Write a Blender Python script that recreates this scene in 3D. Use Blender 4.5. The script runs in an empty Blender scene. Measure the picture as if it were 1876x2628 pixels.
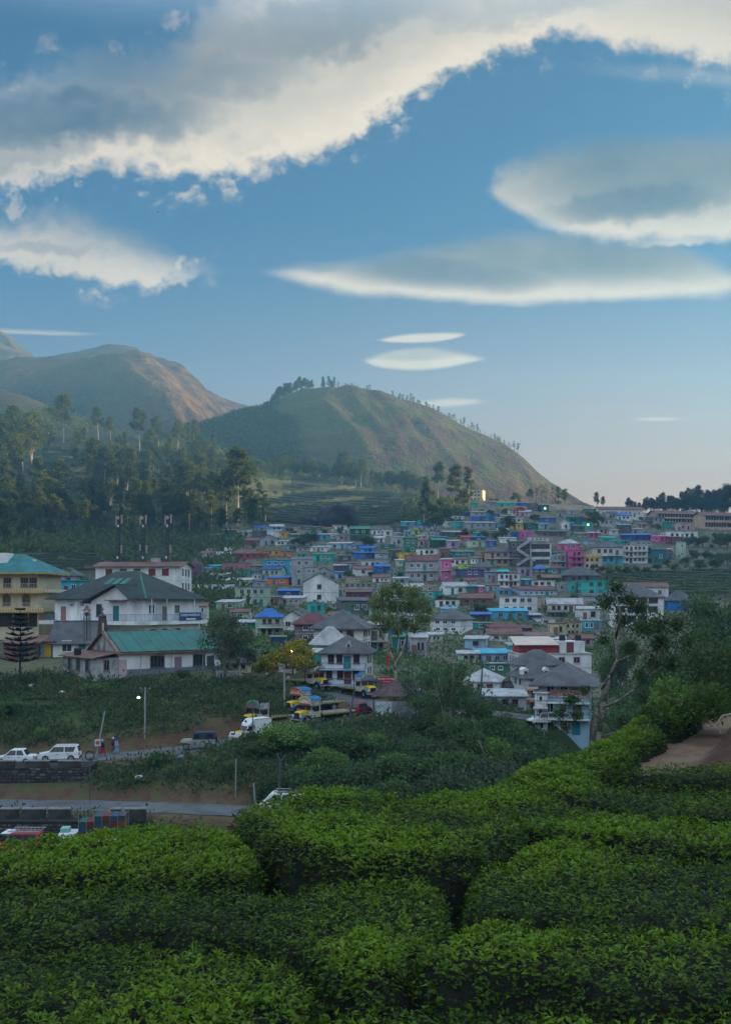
import bpy, bmesh, math, random
import numpy as np
from mathutils import Vector, Matrix, Euler
random.seed(7); np.random.seed(7)
SC = bpy.context.scene
COL = SC.collection
R = math.radians
# ------------------------------------------------------------------ camera
F = 2577.0; CX = 938.0; HZ = 1550.0          # focal length, principal column, horizon row of a 1876x2628 frame; the eye is the origin
cam = bpy.data.cameras.new('camera'); cam_o = bpy.data.objects.new('camera', cam); COL.objects.link(cam_o)
cam.sensor_fit = 'HORIZONTAL'; cam.sensor_width = 36; cam.lens = 36 * F / 1876
cam.shift_y = (HZ - 1314) / 1876
cam.clip_start = 0.2; cam.clip_end = 40000
cam_o.location = (0, 0, 0); cam_o.rotation_euler = (R(90), 0, 0)
SC.camera = cam_o
# ------------------------------------------------------------------ light
SUN_AZ, SUN_EL = R(78), R(5.6)               # clockwise from +Y (view direction), above horizon
sv = Vector((math.sin(SUN_AZ) * math.cos(SUN_EL), math.cos(SUN_AZ) * math.cos(SUN_EL), math.sin(SUN_EL)))
sl = bpy.data.lights.new('sun', 'SUN'); sl.energy = 3.7; sl.angle = R(0.5); sl.color = (1.0, 0.70, 0.40)
so = bpy.data.objects.new('sun', sl); COL.objects.link(so); so.rotation_euler = (-sv).to_track_quat('-Z', 'Y').to_euler()
EXPO = 2.05
SC.view_settings.view_transform = 'Standard'; SC.view_settings.look = 'None'
SC.view_settings.exposure = EXPO; SC.view_settings.gamma = 1; SC.view_settings.use_curve_mapping = False
SC.cycles.max_bounces = 6; SC.cycles.diffuse_bounces = 4; SC.cycles.glossy_bounces = 2
SC.cycles.transmission_bounces = 2; SC.cycles.transparent_max_bounces = 6; SC.cycles.volume_bounces = 0
SC.cycles.use_denoising = True
SC.cycles.caustics_reflective = False; SC.cycles.caustics_refractive = False
# ------------------------------------------------------------------ world
class NT:
    """small node-tree writer"""
    def __init__(s, tree): s.t = tree; s.n = tree.nodes; s.l = tree.links
    def node(s, typ, **kw):
        n = s.n.new(typ)
        for k, v in kw.items(): setattr(n, k, v)
        return n
    def put(s, sock, v):
        if hasattr(v, 'links') or isinstance(v, bpy.types.NodeSocket): s.l.new(v, sock)
        elif v is not None: sock.default_value = v
    def m(s, op, a, b=None, c=None, clamp=False):
        n = s.n.new('ShaderNodeMath'); n.operation = op; n.use_clamp = clamp
        s.put(n.inputs[0], a); s.put(n.inputs[1], b); s.put(n.inputs[2], c)
        return n.outputs[0]
    def ss(s, x, e0, e1):                    # smoothstep from e0 to e1
        n = s.n.new('ShaderNodeMapRange'); n.interpolation_type = 'SMOOTHSTEP'
        s.put(n.inputs[0], x); s.put(n.inputs[1], e0); s.put(n.inputs[2], e1)
        return n.outputs[0]
    def mix(s, f, a, b):
        n = s.n.new('ShaderNodeMix'); n.data_type = 'RGBA'
        s.put(n.inputs[0], f); s.put(n.inputs[6], a); s.put(n.inputs[7], b)
        return n.outputs[2]
    def xyz(s, x, y, z=0.0):
        n = s.n.new('ShaderNodeCombineXYZ')
        for i, v in enumerate((x, y, z)): s.put(n.inputs[i], v)
        return n.outputs[0]
    def noise(s, vec, scale, detail=3, rough=.55):
        n = s.n.new('ShaderNodeTexNoise'); s.put(n.inputs['Vector'], vec)
        n.inputs['Scale'].default_value = scale; n.inputs['Detail'].default_value = detail; n.inputs['Roughness'].default_value = rough
        return n.outputs[0]
    def ramp(s, x, pts):
        n = s.n.new('ShaderNodeValToRGB'); s.put(n.inputs[0], x)
        e = n.color_ramp.elements
        while len(e) < len(pts): e.new(.5)
        for q, (p, c) in zip(e, pts): q.position = p; q.color = (*c, 1) if len(c) == 3 else c
        return n.outputs[0]
    def curve(s, x, pts):                    # piecewise curve, domain and range 0..1
        n = s.n.new('ShaderNodeFloatCurve'); s.put(n.inputs[1], x)
        c = n.mapping.curves[0]
        while len(c.points) < len(pts): c.points.new(.5, .5)
        for q, (a, b) in zip(c.points, pts): q.location = (a, b)
        n.mapping.update()
        return n.outputs[0]

wd = bpy.data.worlds.new('World'); SC.world = wd; wd.use_nodes = True
wd.cycles.sampling_method = 'MANUAL'; wd.cycles.sample_map_resolution = 512; wd.node_tree.nodes.clear(); w = NT(wd.node_tree)
E2 = 2 ** EXPO
def lin(r, g, b, k=1.0):                     # sRGB 0..255 to linear
    f = lambda c: (c / 255 / 12.92 if c <= 10 else ((c / 255 + .055) / 1.055) ** 2.4) * k
    return (f(r), f(g), f(b), 1)
def sky():
    tc = w.node('ShaderNodeTexCoord'); sp = w.node('ShaderNodeSeparateXYZ'); w.put(sp.inputs[0], tc.outputs['Generated'])
    ay = w.m('MAXIMUM', w.m('ABSOLUTE', sp.outputs[1]), .03)
    u = w.m('MULTIPLY_ADD', w.m('DIVIDE', sp.outputs[0], ay), F, CX)
    v = w.m('MULTIPLY_ADD', w.m('DIVIDE', sp.outputs[2], ay), -F, HZ)
    nz = w.node('ShaderNodeTexSky', sky_type='NISHITA')
    nz.sun_disc = False; nz.sun_elevation = SUN_EL; nz.sun_rotation = SUN_AZ
    nz.altitude = 1500; nz.air_density = 1.0; nz.dust_density = 5.0; nz.ozone_density = 2.2
    bgs = w.node('ShaderNodeVectorMath', operation='SCALE'); w.put(bgs.inputs[0], nz.outputs[0]); bgs.inputs['Scale'].default_value = SKY_K
    col = bgs.outputs[0]
    tn = w.node('ShaderNodeVectorMath', operation='MULTIPLY'); w.put(tn.inputs[0], col); tn.inputs[1].default_value = SKY_TINT; col = tn.outputs[0]
    q = w.xyz(w.m('MULTIPLY', u, 1 / 1876), w.m('MULTIPLY', v, 1 / 1876), 0.3)
    qs = w.xyz(w.m('MULTIPLY', u, 1 / 1876), w.m('MULTIPLY', v, 3.2 / 1876), 1.7)     # stretched sideways
    nf = w.m('SUBTRACT', w.noise(q, 34, 7, .62), .5)        # puffs
    nm = w.m('SUBTRACT', w.noise(q, 6, 4, .55), .5)
    ns = w.m('SUBTRACT', w.noise(qs, 5, 5, .55), .5)       # streaks
    nl = w.m('SUBTRACT', w.noise(q, 2.2, 2, .5), .5)
    npf = w.noise(q, 24, 7, .6)
    def warp(base, terms):
        for n, a in terms: base = w.m('MULTIPLY_ADD', n, a, base)
        return base
    def cv(pts, uu):                          # curve v(u), given in frame pixels
        x = w.m('MULTIPLY_ADD', uu, 1 / 3752, .25)
        return w.m('MULTIPLY', w.curve(x, [((p + 938) / 3752, r / 2628 * .5 + .25) for p, r in pts]), 1)
    def cloud(col, top, bot, st, sb, wt, light, grey, blobs, k=1.0, shadeup=0.0, wu=(), puff=0):
        uu = warp(u, wu); vv = warp(v, wt)
        V = w.m('MULTIPLY_ADD', vv, .5 / 2628, .25)
        dt = w.m('MULTIPLY', w.m('SUBTRACT', V, cv(top, uu)), 5256)     # px below top edge
        db = w.m('MULTIPLY', w.m('SUBTRACT', cv(bot, uu), V), 5256)     # px above bottom edge
        mk = w.m('MULTIPLY', w.ss(dt, 0, st), w.ss(db, 0, sb))
        if puff:                              # loose puffs torn off below the edge
            mk = w.m('MAXIMUM', mk, w.m('MULTIPLY', w.m('MULTIPLY', w.ss(npf, .53, .70), w.ss(db, -puff, 10)), w.m('MULTIPLY', w.ss(dt, -40, 60), .85)))
        mk = w.m('MULTIPLY', mk, k)
        sh = w.m('MULTIPLY', w.ss(db, 20, 190), shadeup)
        for (bx, by, rx, ry, rot, a) in blobs:
            c, s_ = math.cos(R(rot)), math.sin(R(rot))
            du = w.m('SUBTRACT', warp(uu, ((nm, 150), (nl, 120))), bx); dv = w.m('SUBTRACT', warp(vv, ((nm, 36), (nl, 30))), by)
            e1 = w.m('MULTIPLY_ADD', du, c / rx, w.m('MULTIPLY', dv, s_ / rx))
            e2 = w.m('MULTIPLY_ADD', dv, c / ry, w.m('MULTIPLY', du, -s_ / ry))
            d2 = w.m('MULTIPLY_ADD', e1, e1, w.m('MULTIPLY', e2, e2))
            sh = w.m('MAXIMUM', sh, w.m('MULTIPLY', w.ss(d2, 1.5, 0.02), a))
        sh = w.m('MULTIPLY_ADD', nl, .3, sh); sh = w.m('MULTIPLY_ADD', nf, .22, sh); sh = w.m('MULTIPLY_ADD', ns, .25, sh); sh = w.m('MULTIPLY_ADD', nm, .3, sh, True)
        mk = w.m('MULTIPLY', mk, w.m('SUBTRACT', 1.0, w.m('MULTIPLY', sh, .12)))
        return w.mix(mk, col, w.mix(sh, light, grey))
    CRM = lin(255, 232, 202, 1.0 / E2); GRY = lin(76, 87, 104, 1 / E2); GR2 = lin(94, 93, 97, 1 / E2); WARM = lin(222, 208, 192, 1 / E2)
    # thin veil low in the sky
    veil = w.m('MULTIPLY', w.ss(v, 900, 1080), w.m('MULTIPLY_ADD', ns, .9, .25, True))
    col = w.mix(w.m('MULTIPLY', veil, .35), col, lin(215, 205, 195, 1 / E2))
    glow = w.m('MULTIPLY', w.m('POWER', w.ss(v, 520, 1450), 1.15), w.m('MULTIPLY_ADD', w.ss(u, 0, 2000), .60, .42))
    col = w.mix(glow, col, lin(236, 180, 134, 1 / E2))
    # big bank sweeping from the left to the upper right
    col = cloud(col, [(-938, 200), (0, 150), (200, 100), (420, 60), (520, -40), (700, -200), (1000, -400), (2814, -500)],
                [(-938, 520), (0, 505), (200, 478), (420, 462), (600, 440), (800, 405), (900, 370), (980, 312), (1060, 262), (1150, 212), (1270, 172), (1360, 140), (1440, 128), (1600, 160), (1876, 200), (2814, 300)],
                190, 60, ((nf, 130), (nm, 120), (nl, 60)), CRM, GRY,
                [(150, 300, 480, 110, -4, .95), (60, 400, 330, 55, -8, .55), (420, 190, 420, 120, -8, .8), (760, 60, 520, 110, -10, .75), (1250, 20, 500, 60, -4, .45), (600, 330, 120, 30, -16, .25)], 1.0, .34, wu=((nf, 100), (nm, 80)), puff=95)
    # thin sheet under the bank at the right edge
    col = cloud(col, [(-938, 160), (1330, 160), (1500, 150), (1876, 160), (2814, 200)], [(-938, 150), (1330, 160), (1600, 205), (1876, 240), (2814, 330)], 60, 50, ((ns, 40),), WARM, GRY, [], .45)
    # feathery patch on the left
    col = cloud(col, [(-938, 560), (-200, 540), (0, 520), (180, 500), (330, 560), (450, 620), (560, 665), (640, 700), (2814, 705)],
                [(-938, 690), (-200, 690), (0, 705), (150, 725), (330, 752), (420, 748), (520, 718), (640, 690), (2814, 690)],
                130, 40, ((nf, 110), (ns, 45), (nm, 40)), CRM, GRY, [(170, 640, 200, 28, 0, .45)], .9, .5, wu=((nf, 90), (nm, 80)), puff=60)
    # long lens across the middle right
    col = cloud(col, [(-938, 712), (600, 706), (760, 664), (980, 636), (1180, 596), (1330, 572), (1500, 588), (1700, 610), (1800, 640), (1876, 680), (1990, 730), (2814, 745)],
                [(-938, 700), (600, 706), (760, 736), (950, 768), (1150, 788), (1350, 792), (1600, 786), (1750, 778), (1876, 768), (1990, 735), (2814, 730)],
                60, 34, ((ns, 44), (nm, 30), (nf, 16)), CRM, GR2, [(1380, 645, 560, 80, 4, .9), (1150, 688, 330, 56, 2, .95), (1490, 655, 240, 48, 14, .8), (1250, 635, 330, 40, -2, .65), (900, 675, 200, 16, -4, .5), (1650, 690, 150, 30, 14, .6)], .93, .85)
    # upper right lens
    col = cloud(col, [(-938, 520), (1200, 500), (1270, 425), (1400, 365), (1600, 335), (1876, 325), (2300, 380), (2814, 520)],
                [(-938, 480), (1200, 470), (1290, 540), (1380, 592), (1480, 624), (1600, 640), (1876, 634), (2300, 590), (2814, 500)],
                80, 46, ((nf, 70), (ns, 50), (nm, 40)), CRM, GR2, [(1700, 430, 520, 140, -3, .85), (1640, 515, 330, 60, -3, .95), (1650, 400, 380, 44, -5, .8), (1800, 450, 260, 60, -8, .6)], .95, .8, wu=((nf, 90), (nm, 40)))
    col = cloud(col, [(-938, 640), (1580, 640), (1680, 610), (1790, 605), (1900, 618), (2814, 640)], [(-938, 620), (1580, 640), (1700, 640), (1876, 630), (2000, 622), (2814, 620)], 24, 20, ((nf, 50),), CRM, GRY, [], .8)
    # small lenses over the hill and streaks
    col = cloud(col, [(-938, 925), (905, 925), (985, 900), (1090, 888), (1180, 898), (1285, 920), (2814, 921)], [(-938, 919), (905, 921), (960, 945), (1060, 957), (1130, 952), (1200, 938), (1285, 920), (2814, 919)], 22, 12, ((ns, 16),), CRM, GRY, [(1080, 915, 110, 14, -4, .35)], .95)
    col = cloud(col, [(-938, 874), (940, 874), (1010, 858), (1100, 850), (1200, 852), (1215, 856), (2814, 866)], [(-938, 870), (940, 872), (1000, 882), (1080, 884), (1150, 876), (1190, 864), (1215, 854), (2814, 860)], 12, 10, ((ns, 12),), CRM, GRY, [], .92)
    col = cloud(col, [(-938, 1045), (1010, 1040), (1100, 1022), (1200, 1018), (1280, 1026), (2814, 1030)], [(-938, 1040), (1010, 1040), (1100, 1050), (1180, 1046), (1280, 1030), (2814, 1028)], 14, 14, ((ns, 18),), CRM, GRY, [], .75)
    col = cloud(col, [(-938, 1078), (1590, 1078), (1660, 1068), (1790, 1074), (2814, 1078)], [(-938, 1074), (1590, 1078), (1680, 1084), (1790, 1078), (2814, 1076)], 8, 8, ((ns, 8),), CRM, GRY, [], .7)
    col = cloud(col, [(-938, 830), (0, 836), (150, 842), (310, 856), (2814, 860)], [(-938, 850), (0, 858), (200, 864), (310, 860), (2814, 856)], 16, 10, ((ns, 12),), CRM, GRY, [], .55)
    # unseen bright cloud sheet overhead, added to lift the light in the shade
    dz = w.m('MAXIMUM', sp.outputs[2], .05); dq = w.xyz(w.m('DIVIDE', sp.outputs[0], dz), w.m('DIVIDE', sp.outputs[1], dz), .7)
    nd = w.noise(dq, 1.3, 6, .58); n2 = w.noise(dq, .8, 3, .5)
    zs = w.m('MULTIPLY_ADD', w.ss(sp.outputs[1], .55, .82), .30, .18)        # starts lower behind and beside the view, to brighten walls facing the camera
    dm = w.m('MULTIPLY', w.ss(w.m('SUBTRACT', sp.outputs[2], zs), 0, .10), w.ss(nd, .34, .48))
    col = w.mix(dm, col, w.mix(w.m('MULTIPLY', w.ss(n2, .45, .7), .5), lin(210, 228, 248, 1.75 / E2), GRY))  # added sheet is set brighter than the clouds in view
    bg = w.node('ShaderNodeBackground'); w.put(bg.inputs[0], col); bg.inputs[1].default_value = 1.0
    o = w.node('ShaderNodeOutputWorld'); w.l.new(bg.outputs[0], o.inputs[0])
HAZE = 0.00029
SKY_K = 0.034; SKY_TINT = (.20, .82, 1.2)
sky()
# ------------------------------------------------------------------ helpers
def tag(o, label=None, cat=None, group=None, kind=None):
    if label: o['label'] = label
    if cat: o['category'] = cat
    if group: o['group'] = group
    if kind: o['kind'] = kind
    return o
def link(name, me, mats=(), parent=None, loc=None, rz=0):
    o = bpy.data.objects.new(name, me); COL.objects.link(o)
    if me is not None and hasattr(me, 'materials') and not len(me.materials):
        for m in (mats if isinstance(mats, (list, tuple)) else [mats]): me.materials.append(m)
    if parent: o.parent = parent
    if loc is not None: o.location = loc
    if rz: o.rotation_euler = (0, 0, rz)
    return o
def empty(name, loc=(0, 0, 0), rz=0, label=None, cat=None, group=None):
    o = bpy.data.objects.new(name, None); COL.objects.link(o); o.location = loc; o.rotation_euler = (0, 0, rz)
    o.empty_display_size = .2
    return tag(o, label, cat, group)
def np_mesh(name, V, Fc, smooth=False, mi=None, attr=None):
    """V (n,3) array; Fc list of (m,k) index arrays, k = 3 or 4"""
    me = bpy.data.meshes.new(name)
    V = np.asarray(V, np.float32)
    if not isinstance(Fc, list): Fc = [Fc]
    Fc = [np.asarray(f, np.int32) for f in Fc if len(f)]
    me.vertices.add(len(V)); me.vertices.foreach_set('co', V.ravel())
    nl = sum(f.size for f in Fc); npoly = sum(len(f) for f in Fc)
    me.loops.add(nl); me.polygons.add(npoly)
    me.loops.foreach_set('vertex_index', np.concatenate([f.ravel() for f in Fc]))
    tot = np.concatenate([np.full(len(f), f.shape[1], np.int32) for f in Fc])
    me.polygons.foreach_set('loop_start', np.concatenate([[0], np.cumsum(tot)[:-1]]).astype(np.int32))
    me.polygons.foreach_set('loop_total', tot)
    if mi is not None: me.polygons.foreach_set('material_index', np.asarray(mi, np.int32))
    me.polygons.foreach_set('use_smooth', np.full(npoly, smooth, bool))
    me.update(calc_edges=True)
    if attr is not None:
        for k, a in attr.items():
            t = me.attributes.new(k, 'FLOAT', 'POINT'); t.data.foreach_set('value', np.asarray(a, np.float32))
    return me
def grid_faces(nu, nv):
    i = np.arange(nu - 1)[:, None] * nv + np.arange(nv - 1)[None, :]
    i = i.ravel(); return np.stack([i, i + nv, i + nv + 1, i + 1], 1)
class MB:
    """collects boxes, prisms and tubes; build() links them as one mesh object"""
    def __init__(s): s.v = []; s.f = []; s.mi = []
    def poly(s, pts, faces, mi=0):
        b = len(s.v); s.v += [tuple(p) for p in pts]; s.f += [tuple(b + i for i in f) for f in faces]; s.mi += [mi] * len(faces); return s
    def box(s, x0, x1, y0, y1, z0, z1, mi=0):
        return s.poly([(x0, y0, z0), (x1, y0, z0), (x1, y1, z0), (x0, y1, z0), (x0, y0, z1), (x1, y0, z1), (x1, y1, z1), (x0, y1, z1)],
                      [(0, 3, 2, 1), (4, 5, 6, 7), (0, 1, 5, 4), (1, 2, 6, 5), (2, 3, 7, 6), (3, 0, 4, 7)], mi)
    def prism(s, prof, y0, y1, mi=0, ax='y'):            # prof: list of (a, z), extruded along ax
        n = len(prof)
        if ax == 'y': P = [(a, y0, z) for a, z in prof] + [(a, y1, z) for a, z in prof]
        else: P = [(y0, a, z) for a, z in prof] + [(y1, a, z) for a, z in prof]
        return s.poly(P, [tuple(range(n)), tuple(range(2 * n - 1, n - 1, -1))] + [(i, n + i, n + (i + 1) % n, (i + 1) % n) for i in range(n)], mi)
    def bar(s, a, b, r, n=6, r2=None, mi=0):
        a = Vector(a); b = Vector(b); d = b - a
        if d.length < 1e-6: return s
        q = d.to_track_quat('Z', 'Y'); r2 = r if r2 is None else r2
        P = [a + q @ Vector((r * math.cos(t), r * math.sin(t), 0)) for t in [2 * math.pi * i / n for i in range(n)]]
        P += [b + q @ Vector((r2 * math.cos(t), r2 * math.sin(t), 0)) for t in [2 * math.pi * i / n for i in range(n)]]
        return s.poly(P, [tuple(range(n - 1, -1, -1)), tuple(range(n, 2 * n))] + [(i, (i + 1) % n, n + (i + 1) % n, n + i) for i in range(n)], mi)
    def tube(s, pts, rad, n=6, mi=0):
        for i in range(len(pts) - 1):
            s.bar(pts[i], pts[i + 1], rad[i] if hasattr(rad, '__len__') else rad, n, rad[i + 1] if hasattr(rad, '__len__') else rad, mi)
        return s
    def lathe(s, prof, c=(0, 0, 0), n=14, ax='z', mi=0):   # prof: (r, h)
        P = []
        for r, h in prof:
            for i in range(n):
                t = 2 * math.pi * i / n; a, b = r * math.cos(t), r * math.sin(t)
                P.append((c[0] + a, c[1] + b, c[2] + h) if ax == 'z' else ((c[0] + a, c[1] + h, c[2] + b) if ax == 'y' else (c[0] + h, c[1] + a, c[2] + b)))
        Fc = [(k * n + i, k * n + (i + 1) % n, (k + 1) * n + (i + 1) % n, (k + 1) * n + i) for k in range(len(prof) - 1) for i in range(n)]
        return s.poly(P, Fc + [tuple(range(n - 1, -1, -1)), tuple(range((len(prof) - 1) * n, len(prof) * n))], mi)
    def mesh(s, name, mats, smooth=False):
        me = bpy.data.meshes.new(name); me.from_pydata(s.v, [], s.f)
        for m in (mats if isinstance(mats, (list, tuple)) else [mats]): me.materials.append(m)
        if any(s.mi): me.polygons.foreach_set('material_index', s.mi)
        if smooth: me.polygons.foreach_set('use_smooth', [True] * len(s.f))
        me.update(); return me
    def build(s, name, mats, parent=None, loc=None, smooth=False, bevel=0):
        o = link(name, s.mesh(name, mats, smooth), (), parent, loc)
        if bevel:
            b = o.modifiers.new('b', 'BEVEL'); b.width = bevel; b.segments = 2; b.limit_method = 'ANGLE'
        return o
def copy_tree(o, parent=None):
    c = o.copy(); COL.objects.link(c); c.parent = parent
    for ch in o.children: copy_tree(ch, c)
    return c
# ---- numpy noise
_P = np.random.RandomState(3).rand(256, 256)
def vnoise(x, y):
    x = np.asarray(x, float); y = np.asarray(y, float)
    xi = np.floor(x).astype(int); yi = np.floor(y).astype(int); fx = x - xi; fy = y - yi
    fx = fx * fx * (3 - 2 * fx); fy = fy * fy * (3 - 2 * fy)
    g = lambda a, b: _P[a & 255, b & 255]
    return (g(xi, yi) * (1 - fx) + g(xi + 1, yi) * fx) * (1 - fy) + (g(xi, yi + 1) * (1 - fx) + g(xi + 1, yi + 1) * fx) * fy
def fbm(x, y, o=4, gain=.5):
    t = 0; a = 1; n = 0
    for k in range(o): t = t + a * (vnoise(x * 2 ** k + 17 * k, y * 2 ** k + 31 * k) - .5); n += a; a *= gain
    return t / n * 2
def ridged(x, y, o=4):
    t = 0; a = 1; n = 0
    for k in range(o): t = t + a * (1 - np.abs(2 * vnoise(x * 2 ** k + 5 * k, y * 2 ** k + 9 * k) - 1)); n += a; a *= .5
    return t / n
# ---- materials
MATS = {}
def mat(name, rgb, rough=.8, var=.18, scale=2.0, bump=.0, bscale=20.0, spec=.3, coord='Object', rgb2=None, metal=0, grime=0.0, gscale=.6, streak=1.0):
    """painted or plain surface: base colour, blotchy variation, dirt, fine relief"""
    if name in MATS: return MATS[name]
    m = bpy.data.materials.new(name); m.use_nodes = True; t = NT(m.node_tree); b = t.n['Principled BSDF']
    tc = t.node('ShaderNodeTexCoord'); vec = tc.outputs[coord]
    c1 = (*rgb, 1); c2 = (*(rgb2 if rgb2 else [max(0, c * (1 - var * 2)) for c in rgb]), 1)
    mp = t.node('ShaderNodeMapping'); t.put(mp.inputs[0], vec); mp.inputs['Scale'].default_value = (1, 1, 1 / streak)
    n = t.noise(mp.outputs[0], scale, 4, .6)
    col = t.mix(t.ss(n, .35, .7), c1, c2)
    if grime:
        g = t.noise(mp.outputs[0], gscale, 5, .65)
        col = t.mix(t.m('MULTIPLY', t.ss(g, .48, .72), grime), col, (.05, .048, .042, 1))
    t.put(b.inputs['Base Color'], col); b.inputs['Roughness'].default_value = rough; b.inputs['Metallic'].default_value = metal
    b.inputs['Specular IOR Level'].default_value = spec
    if bump:
        bp = t.node('ShaderNodeBump'); bp.inputs['Strength'].default_value = bump; bp.inputs['Distance'].default_value = .05
        t.put(bp.inputs['Height'], t.noise(vec, bscale, 4, .6)); t.l.new(bp.outputs[0], b.inputs['Normal'])
    MATS[name] = m; return m
def leaf_mat(name, lo, hi, rough=.55, trans=.25, spec=.35, attr=None, hue=None):
    """foliage: colour varies from leaf to leaf"""
    if name in MATS: return MATS[name]
    m = bpy.data.materials.new(name); m.use_nodes = True; t = NT(m.node_tree); b = t.n['Principled BSDF']
    g = t.node('ShaderNodeNewGeometry'); oi = t.node('ShaderNodeObjectInfo')
    r = g.outputs['Random Per Island']
    if attr:
        a = t.node('ShaderNodeAttribute', attribute_name=attr); r = t.m('ADD', t.m('MULTIPLY', r, .45), t.m('MULTIPLY', a.outputs['Fac'], .75), None, True)
    col = t.mix(r, (*lo, 1), (*hi, 1))
    if hue: col = t.mix(t.m('MULTIPLY', oi.outputs['Random'], .7), col, (*hue, 1))
    t.put(b.inputs['Base Color'], col); b.inputs['Roughness'].default_value = rough; b.inputs['Specular IOR Level'].default_value = spec
    tr = t.node('ShaderNodeBsdfTranslucent'); t.put(tr.inputs[0], col)
    mx = t.node('ShaderNodeMixShader'); mx.inputs[0].default_value = min(.48, trans + .15)
    t.l.new(b.outputs[0], mx.inputs[1]); t.l.new(tr.outputs[0], mx.inputs[2])
    t.l.new(mx.outputs[0], t.n['Material Output'].inputs[0])
    MATS[name] = m; return m
# ------------------------------------------------------------------ the ground
PXC = np.array([-500, 0, 250, 500, 750, 1000, 1250, 1500, 1750, 2400], float)
ZT = np.array([  # depth, then height at each column of PXC
 [40,  -23, -23, -23, -23, -23, -23, -23, -23, -23, -22],
 [75,  -23, -23, -23, -23, -22.5, -22, -21.5, -21.5, -21.5, -21],
 [84,  -22, -22, -22, -21.8, -21, -20, -20, -21, -21.5, -20],
 [92,  -19.2, -19.2, -19.2, -19.3, -18.9, -18.3, -19.2, -20.5, -21, -20],
 [99,  -18.2, -18.2, -18.0, -17.4, -16.6, -16.4, -18.6, -20.2, -20.6, -19],
 [107, -16.9, -16.7, -16.2, -15.3, -14.1, -14.6, -18.2, -20, -20, -18],
 [114, -15.2, -15.0, -14.4, -13.7, -13.6, -13.8, -18, -19.8, -19, -17],
 [122, -12.6, -12.6, -12.0, -11.6, -12.7, -13.3, -17.6, -19.5, -18, -16],
 [133, -9.8, -9.8, -9.5, -9.7, -10.4, -12.4, -16.5, -19, -16, -14],
 [150, -8, -8, -8, -8, -8.6, -10.6, -14.6, -17.6, -13, -11],
 [175, -4, -3.6, -4, -5, -5.6, -8, -10.8, -13, -9, -7],
 [200, 2, 2, -1, -3, -3.2, -5.6, -6.6, -8, -5, -3],
 [230, 8, 8, 3.5, -.5, -1, -2, -1.6, -2, 0, 1],
 [260, 13, 13, 9.5, 3.5, 2.5, 3, 4.5, 4, 5, 6],
 [300, 18, 18, 14.5, 11, 12, 12.5, 15, 13.5, 13.5, 13],
 [340, 26, 25, 21, 19, 22, 22.5, 24.5, 22.5, 21, 20],
 [400, 42, 40, 36, 34, 33, 33.5, 36.5, 34.5, 29.5, 27],
 [450, 58, 56, 51, 48, 43.5, 42.5, 45, 43, 37, 33],
 [520, 84, 80, 74, 68, 56, 54, 52, 49, 44.5, 38],
 [600, 116, 110, 98, 92, 74, 66, 51, 40, 38, 33],
 [690, 160, 146, 122, 108, 89, 77, 48, 22, 22, 20],
 [800, 150, 130, 105, 95, 82, 70, 30, -5, -5, 0],
 [1000, 120, 100, 70, 50, 40, 20, -20, -40, -40, -30],
 [1400, 60, 40, 10, 0, -20, -40, -40, -40, -40, -40]], float)
_wy = np.interp(ZT[:, 0], [40, 150, 200, 300, 400, 520, 690, 1000, 1400], [40, 150, 228, 390, 540, 700, 880, 1300, 1900])
TY, TZ = np.log(_wy), ZT[:, 1:] * (_wy / ZT[:, 0])[:, None]
def _her(xs, x):
    """indices and weights of a Catmull-Rom spline through the knots xs"""
    x = np.clip(x, xs[0], xs[-1]); i = np.clip(np.searchsorted(xs, x, side='right') - 1, 0, len(xs) - 2)
    return i, (x - xs[i]) / (xs[i + 1] - xs[i])
def _interp(xs, vals, x):
    i, t = _her(xs, x); h = xs[i + 1] - xs[i]; im = np.maximum(i - 1, 0); ip = np.minimum(i + 2, len(xs) - 1)
    v0, v1, vm, vp = vals(i), vals(i + 1), vals(im), vals(ip)
    d = (v1 - v0) / h
    dm = np.where(i > 0, (v0 - vm) / np.maximum(xs[i] - xs[im], 1e-9), d); dp = np.where(i < len(xs) - 2, (vp - v1) / np.maximum(xs[ip] - xs[i + 1], 1e-9), d)
    mm = lambda a, b: np.where(a * b > 0, 2 * a * b / np.where(a + b == 0, 1, a + b), 0)
    m0, m1 = mm(dm, d) * h, mm(d, dp) * h
    return v0 * (2 * t**3 - 3 * t**2 + 1) + m0 * (t**3 - 2 * t**2 + t) + v1 * (-2 * t**3 + 3 * t**2) + m1 * (t**3 - t**2)
def terrain0(X, Y):
    X = np.asarray(X, float); Y = np.maximum(np.asarray(Y, float), 40)
    X, Y = np.broadcast_arrays(X, Y)
    px = np.clip(X / Y * F + CX, PXC[0], PXC[-1]); ly = np.log(np.clip(Y, 40, 1900))
    row = lambda j: _interp(PXC, lambda i: TZ[j, i], px)
    return _interp(TY, row, ly)
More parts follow.
